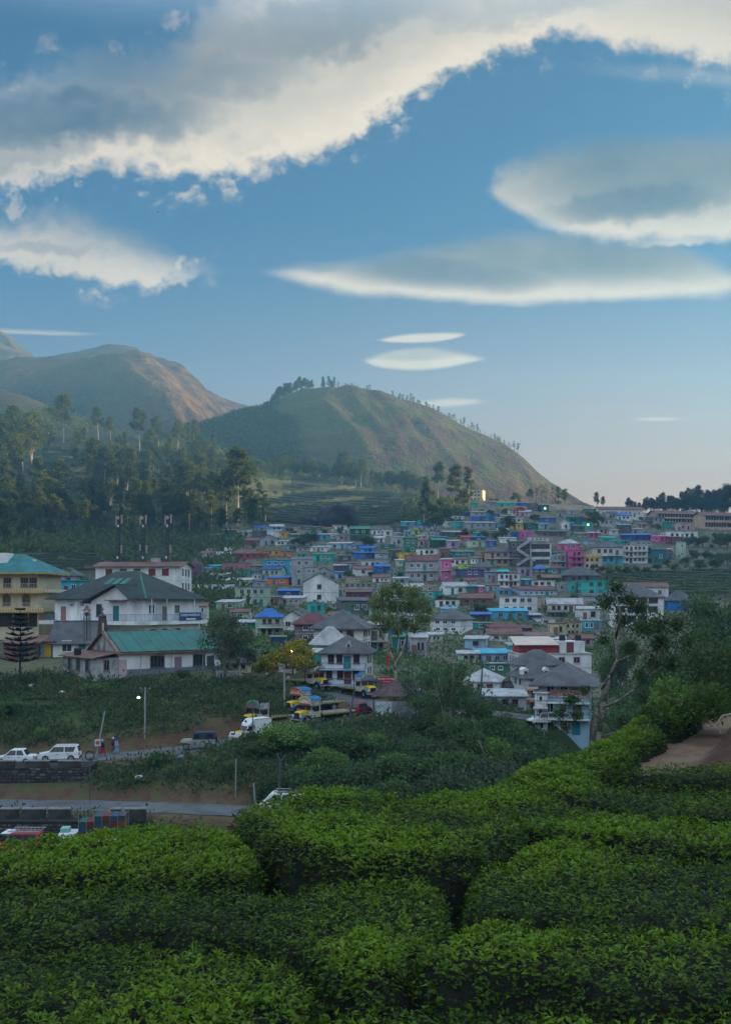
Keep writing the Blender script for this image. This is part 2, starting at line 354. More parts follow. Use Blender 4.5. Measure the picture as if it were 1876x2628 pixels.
# road centre lines: (x, y, z)
ROAD_UP = [(-75, 105, -17.2), (-40, 106.5, -16.8), (-28, 107.6, -16.4), (-18, 109.5, -15.7), (-10, 113, -14.5), (-4, 117.5, -13.6), (.2, 122.5, -13.0), (0.6, 128, -12.7), (-3.5, 132, -12.3), (-9.5, 135.5, -11.6), (-17, 138, -10.6)]
ROAD_UP2 = [(-1, 121, -13.2), (6, 124, -13.2), (14, 126, -13.6), (26, 127, -15)]
ROAD_LO = [(-75, 96, -19.1), (-36, 95.4, -19.1), (-20, 94, -19.1), (-8, 91, -18.9), (4, 90, -18.9), (20, 88, -19.2)]
YARD = [(-70, 83, -21.2), (-30, 83, -21.2), (-12, 82, -21.6)]
ROADS = [(ROAD_UP, 2.9), (ROAD_UP2, 4.2), (ROAD_LO, 2.6), (YARD, 4.5)]
def near_line(X, Y, line):
    """distance to the poly-line in plan and the line's height there"""
    best = np.full(np.shape(X), 1e9); zz = np.zeros(np.shape(X))
    for (x0, y0, z0), (x1, y1, z1) in zip(line[:-1], line[1:]):
        dx, dy = x1 - x0, y1 - y0; t = np.clip(((X - x0) * dx + (Y - y0) * dy) / (dx * dx + dy * dy), 0, 1)
        d = np.hypot(X - x0 - t * dx, Y - y0 - t * dy); k = d < best
        best = np.where(k, d, best); zz = np.where(k, z0 + t * (z1 - z0), zz)
    return best, zz
def smooth01(x): x = np.clip(x, 0, 1); return x * x * (3 - 2 * x)
def terrain(X, Y, rough=True):
    X, Y = np.broadcast_arrays(np.asarray(X, float), np.asarray(Y, float))
    Z = terrain0(X, Y)
    if rough:
        a = np.clip((Y - 90) / 60, .15, 1) * np.clip(Y / 250, .3, 2.2)
        Z = Z + a * (fbm(X / 22, Y / 22, 4) * .55 + fbm(X / 6, Y / 6, 2) * .16)
    for ln, hw in ROADS:
        if np.min(Y) > 160: break
        d, z = near_line(X, Y, ln); k = smooth01((d - hw) / 2.2)
        Z = np.where(d < hw + 2.2, (z - .03) * (1 - k) + Z * k, Z)
    return Z
_yy = np.exp(np.linspace(math.log(84), math.log(1400), 1800))
def hit(px, py, ymin=84):
    """where the sight line through a frame pixel meets the ground"""
    Y = _yy[_yy >= ymin]; X = (px - CX) / F * Y; zr = (HZ - py) / F * Y; zt = terrain(X, Y, False)
    k = np.argmax(zt >= zr) if np.any(zt >= zr) else int(np.argmax(zt / Y))      # above the skyline: stand on the skyline
    return Vector((X[k], Y[k], zt[k]))
def W(px, py, d): return Vector(((px - CX) / F * d, d, (HZ - py) / F * d))

def ground_material():
    m = bpy.data.materials.new('hillside_ground'); m.use_nodes = True; t = NT(m.node_tree); b = t.n['Principled BSDF']
    tc = t.node('ShaderNodeTexCoord'); P = tc.outputs['Object']; sp = t.node('ShaderNodeSeparateXYZ'); t.put(sp.inputs[0], P)
    A = lambda n: t.node('ShaderNodeAttribute', attribute_name=n).outputs['Fac']
    n1 = t.noise(P, .08, 5); n2 = t.noise(P, .6, 5, .65); n3 = t.noise(P, 3.5, 4, .6)
    grass = t.mix(t.ss(n1, .35, .65), (.050, .080, .030, 1), (.11, .11, .048, 1))
    grass = t.mix(t.m('MULTIPLY', t.ss(n2, .5, .75), .6), grass, (.036, .056, .022, 1))
    soil = t.mix(t.ss(n2, .35, .7), (.14, .082, .054, 1), (.085, .055, .038, 1)); soil = t.mix(t.m('MULTIPLY', t.ss(n3, .5, .7), .5), soil, (.17, .11, .075, 1))
    town = t.mix(t.ss(n2, .4, .62), (.08, .085, .055, 1), (.18, .155, .13, 1))
    # tea rows follow the contour lines
    zw = t.m('ADD', sp.outputs[2], t.m('MULTIPLY', n1, 9)); zw = t.m('ADD', zw, t.m('MULTIPLY', n2, .5))
    rows = t.m('MULTIPLY_ADD', t.m('SINE', t.m('MULTIPLY', zw, 2.1)), .5, .5)
    tea = t.mix(t.ss(rows, .15, .75), (.050, .042, .030, 1), (.060, .072, .038, 1)); tea = t.mix(t.m('MULTIPLY', t.ss(n2, .45, .7), .5), tea, (.075, .075, .045, 1))
    dry = t.mix(t.ss(n2, .35, .65), (.20, .11, .065, 1), (.10, .07, .04, 1))
    wood_ = t.mix(t.ss(n2, .4, .65), (.022, .034, .014, 1), (.045, .055, .024, 1)); c = t.mix(A('wood'), grass, wood_); c = t.mix(A('town'), c, town); c = t.mix(A('tea'), c, tea); c = t.mix(A('dry'), c, dry)
    sm = t.m('MULTIPLY', A('soil'), t.m('ADD', t.ss(n2, .38, .56), t.m('MULTIPLY', A('soil'), .25)), None, True)
    c = t.mix(sm, c, soil)
    t.put(b.inputs['Base Color'], c); b.inputs['Roughness'].default_value = .95; b.inputs['Specular IOR Level'].default_value = .1
    bp = t.node('ShaderNodeBump'); bp.inputs['Strength'].default_value = .5; bp.inputs['Distance'].default_value = .25
    t.put(bp.inputs['Height'], t.m('ADD', n3, t.m('MULTIPLY', n2, 1.5))); t.l.new(bp.outputs[0], b.inputs['Normal'])
    return m
def inpoly(px, py, poly):
    k = np.zeros(np.shape(px), bool); n = len(poly)
    for i in range(n):
        x0, y0 = poly[i]; x1, y1 = poly[(i + 1) % n]
        if y0 == y1: continue
        k ^= ((y0 > py) != (y1 > py)) & (px < (x1 - x0) * (py - y0) / (y1 - y0) + x0)
    return k
def make_ground():
    us = np.linspace(-.62, .62, 320); ys = np.concatenate([np.linspace(40, 84, 14)[:-1], np.exp(np.linspace(math.log(84), math.log(160), 150))[:-1], np.exp(np.linspace(math.log(160), math.log(1300), 170))])
    U, Y = np.meshgrid(us, ys, indexing='ij'); X = U * Y; Z = terrain(X, Y)
    px = U * F + CX; py = HZ - Z / Y * F
    ramp = lambda x, a, b: np.clip((x - a) / (b - a), 0, 1)
    town = ramp(Y, 135, 150) * ramp(430 + 0 * Y, 0, 1) * (1 - ramp(Y, 650, 720)) * ramp(px + (Y - 150) * .0, 500, 620) * (1 - .0 * Y)
    town = np.where((Y < 300) & (px < 600), ramp(Y, 133, 140) * .5, town)
    wood = ramp(Y, 250, 300) * (1 - .0 * Y) * np.clip(np.maximum(ramp(660 - px, 0, 80), ramp(Y, 640, 720)), 0, 1)
    tea = np.zeros_like(Y)
    for poly in ([(620, 1215), (760, 1235), (900, 1245), (1010, 1265), (1090, 1290), (1090, 1350), (640, 1350), (560, 1300), (520, 1230)],
                 [(60, 1420), (260, 1420), (300, 1470), (60, 1500)], [(1530, 1470), (1876, 1455), (2200, 1440), (2200, 1540), (1876, 1545), (1560, 1530)], [(60, 1130), (240, 1140), (300, 1210), (60, 1270)],
                 [(380, 1370), (520, 1440), (400, 1445)], [(-300, 940), (0, 985), (140, 1045), (0, 1060), (-300, 1060)]):
        tea = np.where(inpoly(px, py, poly) & (Y > 180), 1.0, tea)
    dry = np.where((px < 140) & (Y > 200) & (Y < 300), 1.0, 0) * ramp(140 - px, 0, 25)
    soil = np.zeros_like(Y)
    d, _ = near_line(X, Y, ROAD_UP); soil = np.maximum(soil, np.clip(1 - np.abs(d - 3.6) / 2.8, 0, 1) * (Y < 133))
    d, _ = near_line(X, Y, ROAD_LO); soil = np.maximum(soil, np.clip(1 - np.abs(d - 3.4) / 2.6, 0, 1))
    soil = np.maximum(soil, np.exp(-((px - 610) / 150) ** 2 - ((py - 1850) / 45) ** 2) * (Y < 125))
    me = np_mesh('terrain', np.stack([X, Y, Z], -1).reshape(-1, 3), grid_faces(*U.shape)[:, ::1], True,
                 attr=dict(wood=wood.ravel(), town=town.ravel(), tea=tea.ravel(), dry=dry.ravel(), soil=soil.ravel()))
    tag(link('terrain', me, ground_material()), 'hillside and valley ground under the town', kind='structure')
make_ground()
# plain out to the horizon
pl = MB().poly([(-30000, -30000, -60), (30000, -30000, -60), (30000, 30000, -60), (-30000, 30000, -60)], [(0, 1, 2, 3)])
tag(pl.build('ground', mat('far_land', (.05, .06, .035), .95, .3, .002)), 'wide low land reaching to the horizon', kind='structure')

def road(name, line, hw, label, m, lift=.03):
    P = []; pts = [Vector(p) for p in line]
    fine = []
    for i in range(len(pts) - 1):                       # Catmull-Rom through the centre line
        a, b, c, d = pts[max(i - 1, 0)], pts[i], pts[i + 1], pts[min(i + 2, len(pts) - 1)]
        for k in range(8):
            t = k / 8; fine.append(.5 * ((2 * b) + (c - a) * t + (2 * a - 5 * b + 4 * c - d) * t * t + (3 * b - a - 3 * c + d) * t ** 3))
    fine.append(pts[-1])
    for i, p in enumerate(fine):
        d = (fine[min(i + 1, len(fine) - 1)] - fine[max(i - 1, 0)]); d.z = 0; d.normalize(); n = Vector((-d.y, d.x, 0))
        j = .16 * math.sin(i * 1.7) + .1 * math.sin(i * .6)
        for s in (-1, -.5, 0, .5, 1): P.append(p + n * s * (hw + j) + Vector((0, 0, lift + .05 * (1 - s * s))))
    me = np_mesh(name, np.array([tuple(p) for p in P]), grid_faces(len(fine), 5)[:, ::-1], True)
    o = link(name, me, m); tag(o, label, kind='structure'); return o
ASPH = mat('worn_asphalt', (.125, .13, .14), .9, .14, .5, .3, 9, rgb2=(.08, .082, .088), grime=.35, gscale=.25)
road('road', ROAD_UP, 2.8, 'worn grey asphalt road climbing past the parked trucks', ASPH)
road('road', ROAD_UP2, 4.0, 'wide grey asphalt bend in front of the tin shelter', ASPH, .026)
road('road', ROAD_LO, 2.4, 'lower grey road at the foot of the stone retaining wall', ASPH)
road('yard', YARD, 4.2, 'low yard below the roadside parapet', mat('dusty_yard', (.12, .10, .085), .95, .2, .8), .02)

def ridge_mesh(name, crest, yc, y0, y1, f, pxr, label, m, n=(260, 150), post=None):
    us = (np.linspace(*pxr, n[0]) - CX) / F; ts = np.linspace(0, 1, n[1])
    U, T = np.meshgrid(us, ts, indexing='ij'); Y = y0 + T * (y1 - y0); px = U * F + CX
    Z, extra = f(px, Y, U * Y)
    me = np_mesh(name, np.stack([U * Y, Y, Z], -1).reshape(-1, 3), grid_faces(*U.shape), True, attr={k: v.ravel() for k, v in extra.items()})
    o = link(name, me, m); tag(o, label, kind='structure'); return o
def cr(pts):
    a = np.array(pts, float); return lambda x: _interp(a[:, 0], lambda i: a[i, 1], x)
def hill_material(name, grass, dryc, rockc, wood, rs=1.0):
    m = bpy.data.materials.new(name); m.use_nodes = True; t = NT(m.node_tree); b = t.n['Principled BSDF']
    tc = t.node('ShaderNodeTexCoord'); P = tc.outputs['Object']
    A = lambda n: t.node('ShaderNodeAttribute', attribute_name=n).outputs['Fac']
    n1 = t.noise(P, .008 * rs, 5, .6); n2 = t.noise(P, .035 * rs, 5, .65); n3 = t.noise(P, .18 * rs, 4, .65)
    c = t.mix(t.ss(n1, .38, .62), (*grass, 1), (*dryc, 1))
    c = t.mix(t.m('MULTIPLY', t.ss(n3, .45, .7), .6), c, (grass[0] * .5, grass[1] * .5, grass[2] * .5, 1))
    rk = t.m('MULTIPLY', A('rock'), t.ss(n2, .44, .58)); c = t.mix(rk, c, (*rockc, 1))
    wd_ = t.m('MULTIPLY', A('wood'), t.m('ADD', t.ss(n3, .3, .5), .35), None, True); c = t.mix(wd_, c, (*wood, 1))
    t.put(b.inputs['Base Color'], c); b.inputs['Roughness'].default_value = .95; b.inputs['Specular IOR Level'].default_value = .1
    bp = t.node('ShaderNodeBump'); bp.inputs['Strength'].default_value = 1; bp.inputs['Distance'].default_value = 9
    t.put(bp.inputs['Height'], t.m('ADD', n2, t.m('MULTIPLY', n3, .45))); t.l.new(bp.outputs[0], b.inputs['Normal'])
    return m
# rounded hill in the middle distance
HC = cr([(-700, 1330), (150, 1260), (330, 1190), (440, 1140), (530, 1100), (600, 1078), (650, 1066), (690, 1050), (730, 1028), (780, 1010), (830, 1004), (900, 1004), (960, 1013), (1020, 1030), (1100, 1060), (1200, 1104), (1290, 1142), (1340, 1178), (1385, 1222), (1420, 1255), (1470, 1285), (1540, 1310), (1700, 1345), (2500, 1420)])
HY = 1150.0
def hill_f(px, Y, X):
    pn = px + fbm(X / 150, Y / 150, 3) * 18
    zc = (HZ - HC(px)) / F * HY
    zb = terrain0(X / Y * 900, np.full_like(Y, 900.)) - 8
    t = np.clip((Y - 900) / (HY - 900), 0, 1); bk = np.clip((Y - HY) / 450, 0, 1)
    s = np.sin(t * math.pi / 2) ** .95
    Z = zb + (zc - zb) * s
    # the shoulder keeps to the sight line so that the crest stays the outline
    Z = Z * (1 - bk ** 1.5) - 60 * bk
    sl = np.sin(t * math.pi)
    Z = Z + sl * (fbm(X / 75, Y / 75, 4) * 10 + (ridged((X + Y * .6) / 70, (Y - X * .3) / 250, 4) - .6) * 20) + fbm(X / 17, Y / 17, 4) * 2.0
    py = HZ - Z / Y * F
    wood = np.clip((760 - px + (py - 1060) * .55 + fbm(X / 40, Y / 40, 3) * 90) / 60, 0, 1) * np.clip(1.2 - (px > 900) * 1, 0, 1)
    rock = np.clip((px - 840) / 160, 0, 1) * .9 + .35
    return Z, dict(wood=wood, rock=rock)
HILLM = hill_material('hill_grass', (.062, .076, .024), (.102, .086, .036), (.07, .044, .036), (.014, .022, .010), 1.3)
ridge_mesh('hill', None, HY, 885, 1620, hill_f, (-400, 2300), 'rounded grassy hill with a line of trees on its crest', HILLM, (340, 130))
# bare mountain behind on the left
M1 = cr([(-900, 880), (-300, 862), (0, 882), (50, 902), (110, 928), (160, 950), (300, 1030), (500, 1250), (700, 1500), (1000, 1700), (2500, 1800)])
M2 = cr([(-900, 1200), (-200, 1000), (60, 938), (110, 926), (200, 906), (270, 890), (310, 888), (345, 894), (375, 912), (415, 926), (460, 960), (500, 990), (560, 1021), (620, 1044), (680, 1056), (800, 1080), (1000, 1120), (1400, 1300), (2500, 1500)])
M3 = cr([(-900, 960), (-200, 955), (0, 950), (80, 945), (200, 947), (260, 955), (320, 980), (380, 1030), (440, 1085), (500, 1125), (600, 1180), (900, 1300), (2500, 1500)])
_sp = lambda *q: [((a - CX) / F * y, y, t) for a, y, t in q]
SPURS = [(_sp((322, 1690, .0), (345, 1600, .45), (380, 1500, .95), (440, 1390, 1), (520, 1270, .7)), 62, 62), (_sp((230, 1440, .2), (300, 1370, 1), (380, 1290, 1), (450, 1220, .8)), 48, 46),
         (_sp((120, 1430, .3), (170, 1340, 1), (240, 1240, .8)), 40, 46), (_sp((430, 1650, .2), (520, 1500, 1), (600, 1360, .7)), 40, 50), (_sp((255, 1620, .5), (290, 1520, 1), (330, 1440, .8)), -46, 55), (_sp((20, 1430, .3), (60, 1330, 1), (110, 1230, .8)), 34, 42)]
def mount_f(px, Y, X):
    sk = px + (Y - 1700) * .28                          # spurs run forward and to the right
    def layer(C, yc, wf, wb, p, k):
        z = (HZ - C(px + (yc - Y) * k)) / F * yc; d = np.where(Y < yc, (yc - Y) / wf, (Y - yc) / wb)
        return z * (1 - np.clip(d, 0, 1.3) ** p)
    nz_ = fbm(X / 122, Y / 122, 4)
    a = layer(M1, 1960, 900, 480, 1.25, -.10); b_ = layer(M2, 1720, 630, 500, 1.15, -.217); c = layer(M3, 1450, 380, 330, 1.3, -.333)
    st = 14.0
    mx = np.maximum(np.maximum(a, b_), c); Z = mx + st * np.log(np.exp((a - mx) / st) + np.exp((b_ - mx) / st) + np.exp((c - mx) / st)) + 4
    away = np.clip(np.minimum(np.abs(Y - 1720), np.abs(Y - 1450)) / 162, 0, 1)
    Z = Z + away * ((ridged((X * .9 + Y * .75) / 132, (Y - X) / 630, 4) - .6) * 80 + nz_ * 18) + fbm(X / 26, Y / 26, 4) * 4
    for line, amp, wd_ in SPURS:
        d, tz = near_line(X, Y, line); Z = Z + amp * tz * np.exp(-(d / wd_) ** 2)
    py = HZ - Z / Y * F
    wood = np.clip((py - 960 + fbm(X / 60, Y / 60, 3) * 60) / 60, 0, 1) * np.clip((330 - px) / 120, 0, 1) * .7
    rock = np.clip((px - 330) / 150, 0, 1) * .9 + .2
    return Z, dict(wood=wood, rock=rock)
MTM = hill_material('mountain_grass', (.085, .064, .030), (.17, .098, .046), (.065, .038, .03), (.024, .03, .014), 1.0)
ridge_mesh('mountain', None, 1700, 1130, 2440, mount_f, (-600, 1300), 'bare brown mountain with a rounded double summit', MTM, (300, 190))
# high unseen ridge on the right, placed and shaped to shade the valley
def ridge_f(px, Y, X): return None
ry = np.linspace(-500, 1120, 120); rx = np.linspace(290, 900, 50)
RX, RY = np.meshgrid(rx, ry, indexing='ij')
top = np.interp(RY, [-500, 0, 600, 690, 740, 780, 840, 1000, 1100], [112, 116, 118, 96, 82, 92, 146, 150, 120]) + fbm(RY / 160, RY * 0 + 3.3, 4) * 9
prof = np.clip(1 - np.abs(RX - 590) / 290, 0, 1) ; prof = prof * prof * (3 - 2 * prof)
endf = smooth01((RY + 500) / 200) * smooth01((1110 - RY) / 110)
RZ = -30 + (top + 30) * prof * endf + fbm(RX / 40, RY / 40, 4) * 4
tag(link('hill', np_mesh('hill', np.stack([RX, RY, RZ], -1).reshape(-1, 3), grid_faces(*RX.shape), True, attr=dict(wood=np.full(RX.size, .7), rock=np.zeros(RX.size))), HILLM), 'long wooded ridge that shades the valley from the low sun', kind='structure')
# ------------------------------------------------------------------ leaves
def leaf_geo(P, Fd, Ud, L, Wd, fold=.25, droop=.15):
    """five-point folded leaves: base points P, forward Fd, up Ud (n,3), length L, width Wd (n,)"""
    Fd = Fd / (np.linalg.norm(Fd, axis=1, keepdims=True) + 1e-9)
    S = np.cross(Fd, Ud); S /= (np.linalg.norm(S, axis=1, keepdims=True) + 1e-9); N = np.cross(S, Fd)
    L = np.asarray(L)[:, None]; Wd = np.asarray(Wd)[:, None] * .5
    mid = P + Fd * L * .5
    V = np.stack([P, mid - S * Wd + N * Wd * fold, mid + N * L * .04, mid + S * Wd + N * Wd * fold, P + Fd * L - N * L * droop], 1)
    n = len(P); b = np.arange(n)[:, None] * 5
    Q = np.concatenate([b + np.array([[0, 2, 4, 1]]), b + np.array([[0, 3, 4, 2]])], 0)
    return V.reshape(-1, 3), Q
def flat_leaf(P, Fd, Ud, L, Wd):
    """four-point leaves for foliage seen from afar"""
    Fd = Fd / (np.linalg.norm(Fd, axis=1, keepdims=True) + 1e-9); S = np.cross(Fd, Ud); S /= (np.linalg.norm(S, axis=1, keepdims=True) + 1e-9)
    L = np.asarray(L)[:, None]; Wd = np.asarray(Wd)[:, None] * .5; m = P + Fd * L * .45
    V = np.stack([P, m + S * Wd, P + Fd * L, m - S * Wd], 1); return V.reshape(-1, 3), np.arange(len(P) * 4).reshape(-1, 4)
def rnd_dirs(n, zmin=-1, zmax=1, rs=np.random):
    z = rs.uniform(zmin, zmax, n); a = rs.uniform(0, 2 * math.pi, n); r = np.sqrt(1 - z * z)
    return np.stack([r * np.cos(a), r * np.sin(a), z], 1)
# ------------------------------------------------------------------ tea slope in the foreground
EDX = np.array([-60, -24, -16, -7, -3, 0, 2.2, 3.4, 4.6, 8, 10.6, 14, 20, 60], float)
EDY = np.array([8, 12, 14, 15.6, 17.6, 18.9, 19.8, 22, 25.6, 32, 37.5, 42, 48, 75], float)
PATH = [(5.5, 24.5, -4.95), (7.4, 28, -5.0), (10.0, 32.6, -5.0), (12.9, 38, -5.0), (16.5, 44, -5.1)]
def slope(X, Y):
    X, Y = np.broadcast_arrays(np.asarray(X, float), np.asarray(Y, float))
    e = np.interp(X, EDX, EDY); over = (Y - e) * .8
    z = -4.4 + 2.7 * smooth01((5.5 - Y) / 5.0) - .6 * smooth01((Y - 22) / 8)
    z = z - .62 * np.where(over > 0, over * over / (over + 1.2), 0)
    z = z + 3.2 * np.exp(-((X - 17.2) / 4.4) ** 2 - ((Y - 34) / 7) ** 2) + .05 * fbm(X / 1.3, Y / 1.3, 3)
    d, zp = near_line(X, Y, PATH); k = smooth01((d - .75) / .9)
    return z * k + (zp + .04 * fbm(X * 2, Y * 2, 2)) * (1 - k)
def soil_material():
    m = bpy.data.materials.new('red_soil'); m.use_nodes = True; t = NT(m.node_tree); b = t.n['Principled BSDF']
    tc = t.node('ShaderNodeTexCoord'); P = tc.outputs['Object']; A = lambda n: t.node('ShaderNodeAttribute', attribute_name=n).outputs['Fac']
    n1 = t.noise(P, .9, 5, .65); n2 = t.noise(P, 7, 5, .65)
    c = t.mix(t.ss(n1, .35, .65), (.095, .056, .038, 1), (.06, .036, .026, 1)); c = t.mix(t.m('MULTIPLY', t.ss(n2, .5, .7), .6), c, (.055, .034, .026, 1))
    pth = t.mix(t.ss(n1, .4, .6), (.22, .15, .105, 1), (.15, .095, .066, 1)); pth = t.mix(t.m('MULTIPLY', t.ss(n2, .55, .72), .5), pth, (.12, .07, .05, 1))
    c = t.mix(A('path'), c, pth)
    t.put(b.inputs['Base Color'], c); b.inputs['Roughness'].default_value = .95; b.inputs['Specular IOR Level'].default_value = .15
    bp = t.node('ShaderNodeBump'); bp.inputs['Strength'].default_value = .9; bp.inputs['Distance'].default_value = .12
    t.put(bp.inputs['Height'], t.m('ADD', n2, n1)); t.l.new(bp.outputs[0], b.inputs['Normal'])
    return m
sx = np.linspace(-45, 45, 190); sy = np.linspace(-12, 78, 190); SX, SY = np.meshgrid(sx, sy, indexing='ij')
SZ = np.maximum(slope(SX, SY), -24 - 0 * SX)
dP, _ = near_line(SX, SY, PATH)
tag(link('tea_slope', np_mesh('tea_slope', np.stack([SX, SY, SZ], -1).reshape(-1, 3), grid_faces(*SX.shape), True, attr=dict(path=np.clip((1.25 + .3 * fbm(SX, SY, 3) - dP) / .5, 0, 1).ravel())), soil_material()),
    'reddish soil of the tea slope with a footpath', kind='structure')
TEA_Z = -3.38
def plan(pts, z=TEA_Z): return [((px - CX) / F * (-z * F / (py - HZ)), -z * F / (py - HZ)) for px, py in pts]
def poly_inside(X, Y, poly):
    """distance inside the polygon (negative outside)"""
    best = np.full(X.shape, 1e9); n = len(poly)
    for i in range(n):
        x0, y0 = poly[i]; x1, y1 = poly[(i + 1) % n]; dx, dy = x1 - x0, y1 - y0
        t = np.clip(((X - x0) * dx + (Y - y0) * dy) / (dx * dx + dy * dy + 1e-9), 0, 1)
        best = np.minimum(best, np.hypot(X - x0 - t * dx, Y - y0 - t * dy))
    return np.where(inpoly(X, Y, poly), best, -best)
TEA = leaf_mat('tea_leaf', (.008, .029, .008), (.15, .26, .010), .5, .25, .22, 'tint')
TEAIN = mat('tea_twigs', (.012, .016, .008), .9, .4, 6, .8, 30)
def tea_bush(poly, H, label, dens=420, leaf=.062, young=.5, r=.38, seed=0, ground=slope):
    rs = np.random.RandomState(seed + 11)
    P = np.array(poly); x0, y0 = P.min(0); x1, y1 = P.max(0); cx, cy = P.mean(0)
    zc = float(ground(cx, cy))
    def top(X, Y):
        d = poly_inside(X, Y, poly) + .16 + .15 * fbm(X * 1.6 + seed, Y * 1.6, 3)
        q = np.clip(d / r, 0, 1); h = H * np.sqrt(np.clip(1 - (1 - q) ** 2.2, 0, 1)) + (.09 * fbm(X / 1.25 + seed, Y / 1.25, 3) + .07 * fbm(X * 3.1, Y * 3.1 + seed, 2)) * q
        return d, ground(X, Y) + h, q
    root = empty('tea_bush', (cx, cy, zc), 0, label, 'tea bush', 'clipped tea bushes in the foreground')
    # inner mass of twigs
    nx, ny = max(8, int((x1 - x0) / .16)), max(8, int((y1 - y0) / .16))
    nx, ny = min(nx, 90), min(ny, 90)
    GX, GY = np.meshgrid(np.linspace(x0 - .4, x1 + .4, nx), np.linspace(y0 - .4, y1 + .4, ny), indexing='ij')
    d, Z, q = top(GX, GY); Z = np.where(d > .03, Z - .13, ground(GX, GY) - .3)
    Fq = grid_faces(nx, ny); keep = (d.ravel()[Fq] > -.12).any(1)
    me = np_mesh('branches', np.stack([GX - cx, GY - cy, Z - zc], -1).reshape(-1, 3), Fq[keep], True); link('branches', me, TEAIN, root)
    # leaves, more of them where the bush curves down
    area = (x1 - x0) * (y1 - y0); n = int(area * dens * 2.4)
    X = rs.uniform(x0 - .35, x1 + .35, n); Y = rs.uniform(y0 - .35, y1 + .35, n)
    d, Z, q = top(X, Y)
    e = .04; gx = (top(X + e, Y)[1] - Z) / e; gy = (top(X, Y + e)[1] - Z) / e; st = np.sqrt(1 + np.minimum(gx ** 2 + gy ** 2, 16))
    k = (d > .02) & (rs.rand(n) < np.minimum(st, 2.4) / 2.4); X, Y, Z, q, gx, gy = (a[k] for a in (X, Y, Z, q, gx, gy)); n = len(X)
    N = np.stack([-gx, -gy, np.ones(n)], 1); N /= np.linalg.norm(N, axis=1, keepdims=True)
    patch = fbm(X / 1.7 + 3 * seed, Y / 1.7, 3) + .9 * fbm(X / 1.25 + seed, Y / 1.25, 3)  # yellower on mound tops: top light worked into the young leaf tint
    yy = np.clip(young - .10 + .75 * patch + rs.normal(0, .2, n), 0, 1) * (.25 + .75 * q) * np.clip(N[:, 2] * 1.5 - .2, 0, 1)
    Vs, Qs, tint = [], [], []; off = 0
    for j in range(4):
        a = rs.uniform(0, 2 * math.pi, n); up = rs.uniform(-.25, .55, n) + .55 * yy * (j < 3)
        D = np.stack([np.cos(a), np.sin(a), np.zeros(n)], 1) + N * up[:, None]
        L = leaf * rs.uniform(.55, 1.8, n) * (1 + .25 * (yy > .5)); base = np.stack([X, Y, Z], 1) - N * rs.uniform(.0, .11, n)[:, None] * (1 - .5 * yy[:, None])
        base += rs.normal(0, .018, (n, 3))
        V, Q = leaf_geo(base - (cx, cy, zc), D, N + rs.normal(0, .35, (n, 3)), L, L * rs.uniform(.36, .5, n), .3, rs.uniform(.0, .3))
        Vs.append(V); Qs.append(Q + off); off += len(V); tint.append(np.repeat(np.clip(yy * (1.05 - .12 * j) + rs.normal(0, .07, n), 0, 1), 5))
    k = rs.rand(n) < np.clip(.05 + .25 * yy, 0, .22)           # taller young shoots
    for j in range(3):
        m_ = int(k.sum()); a = rs.uniform(0, 6.28, m_); D = np.stack([np.cos(a), np.sin(a), rs.uniform(.5, 1.8, m_)], 1); L = leaf * rs.uniform(1.1, 1.9, m_)
        V, Q = leaf_geo(np.stack([X, Y, Z], 1)[k] + rs.normal(0, .012, (m_, 3)) + np.array([0, 0, .02]) - (cx, cy, zc), D, N[k] + rs.normal(0, .5, (m_, 3)), L, L * .38, .35, .35)
        Vs.append(V); Qs.append(Q + off); off += len(V); tint.append(np.repeat(np.clip(yy[k] * 1.1 + .15, 0, 1), 5))
    me = np_mesh('foliage', np.concatenate(Vs), np.concatenate(Qs), False, attr=dict(tint=np.concatenate(tint)))
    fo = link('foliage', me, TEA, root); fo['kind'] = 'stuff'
    return root
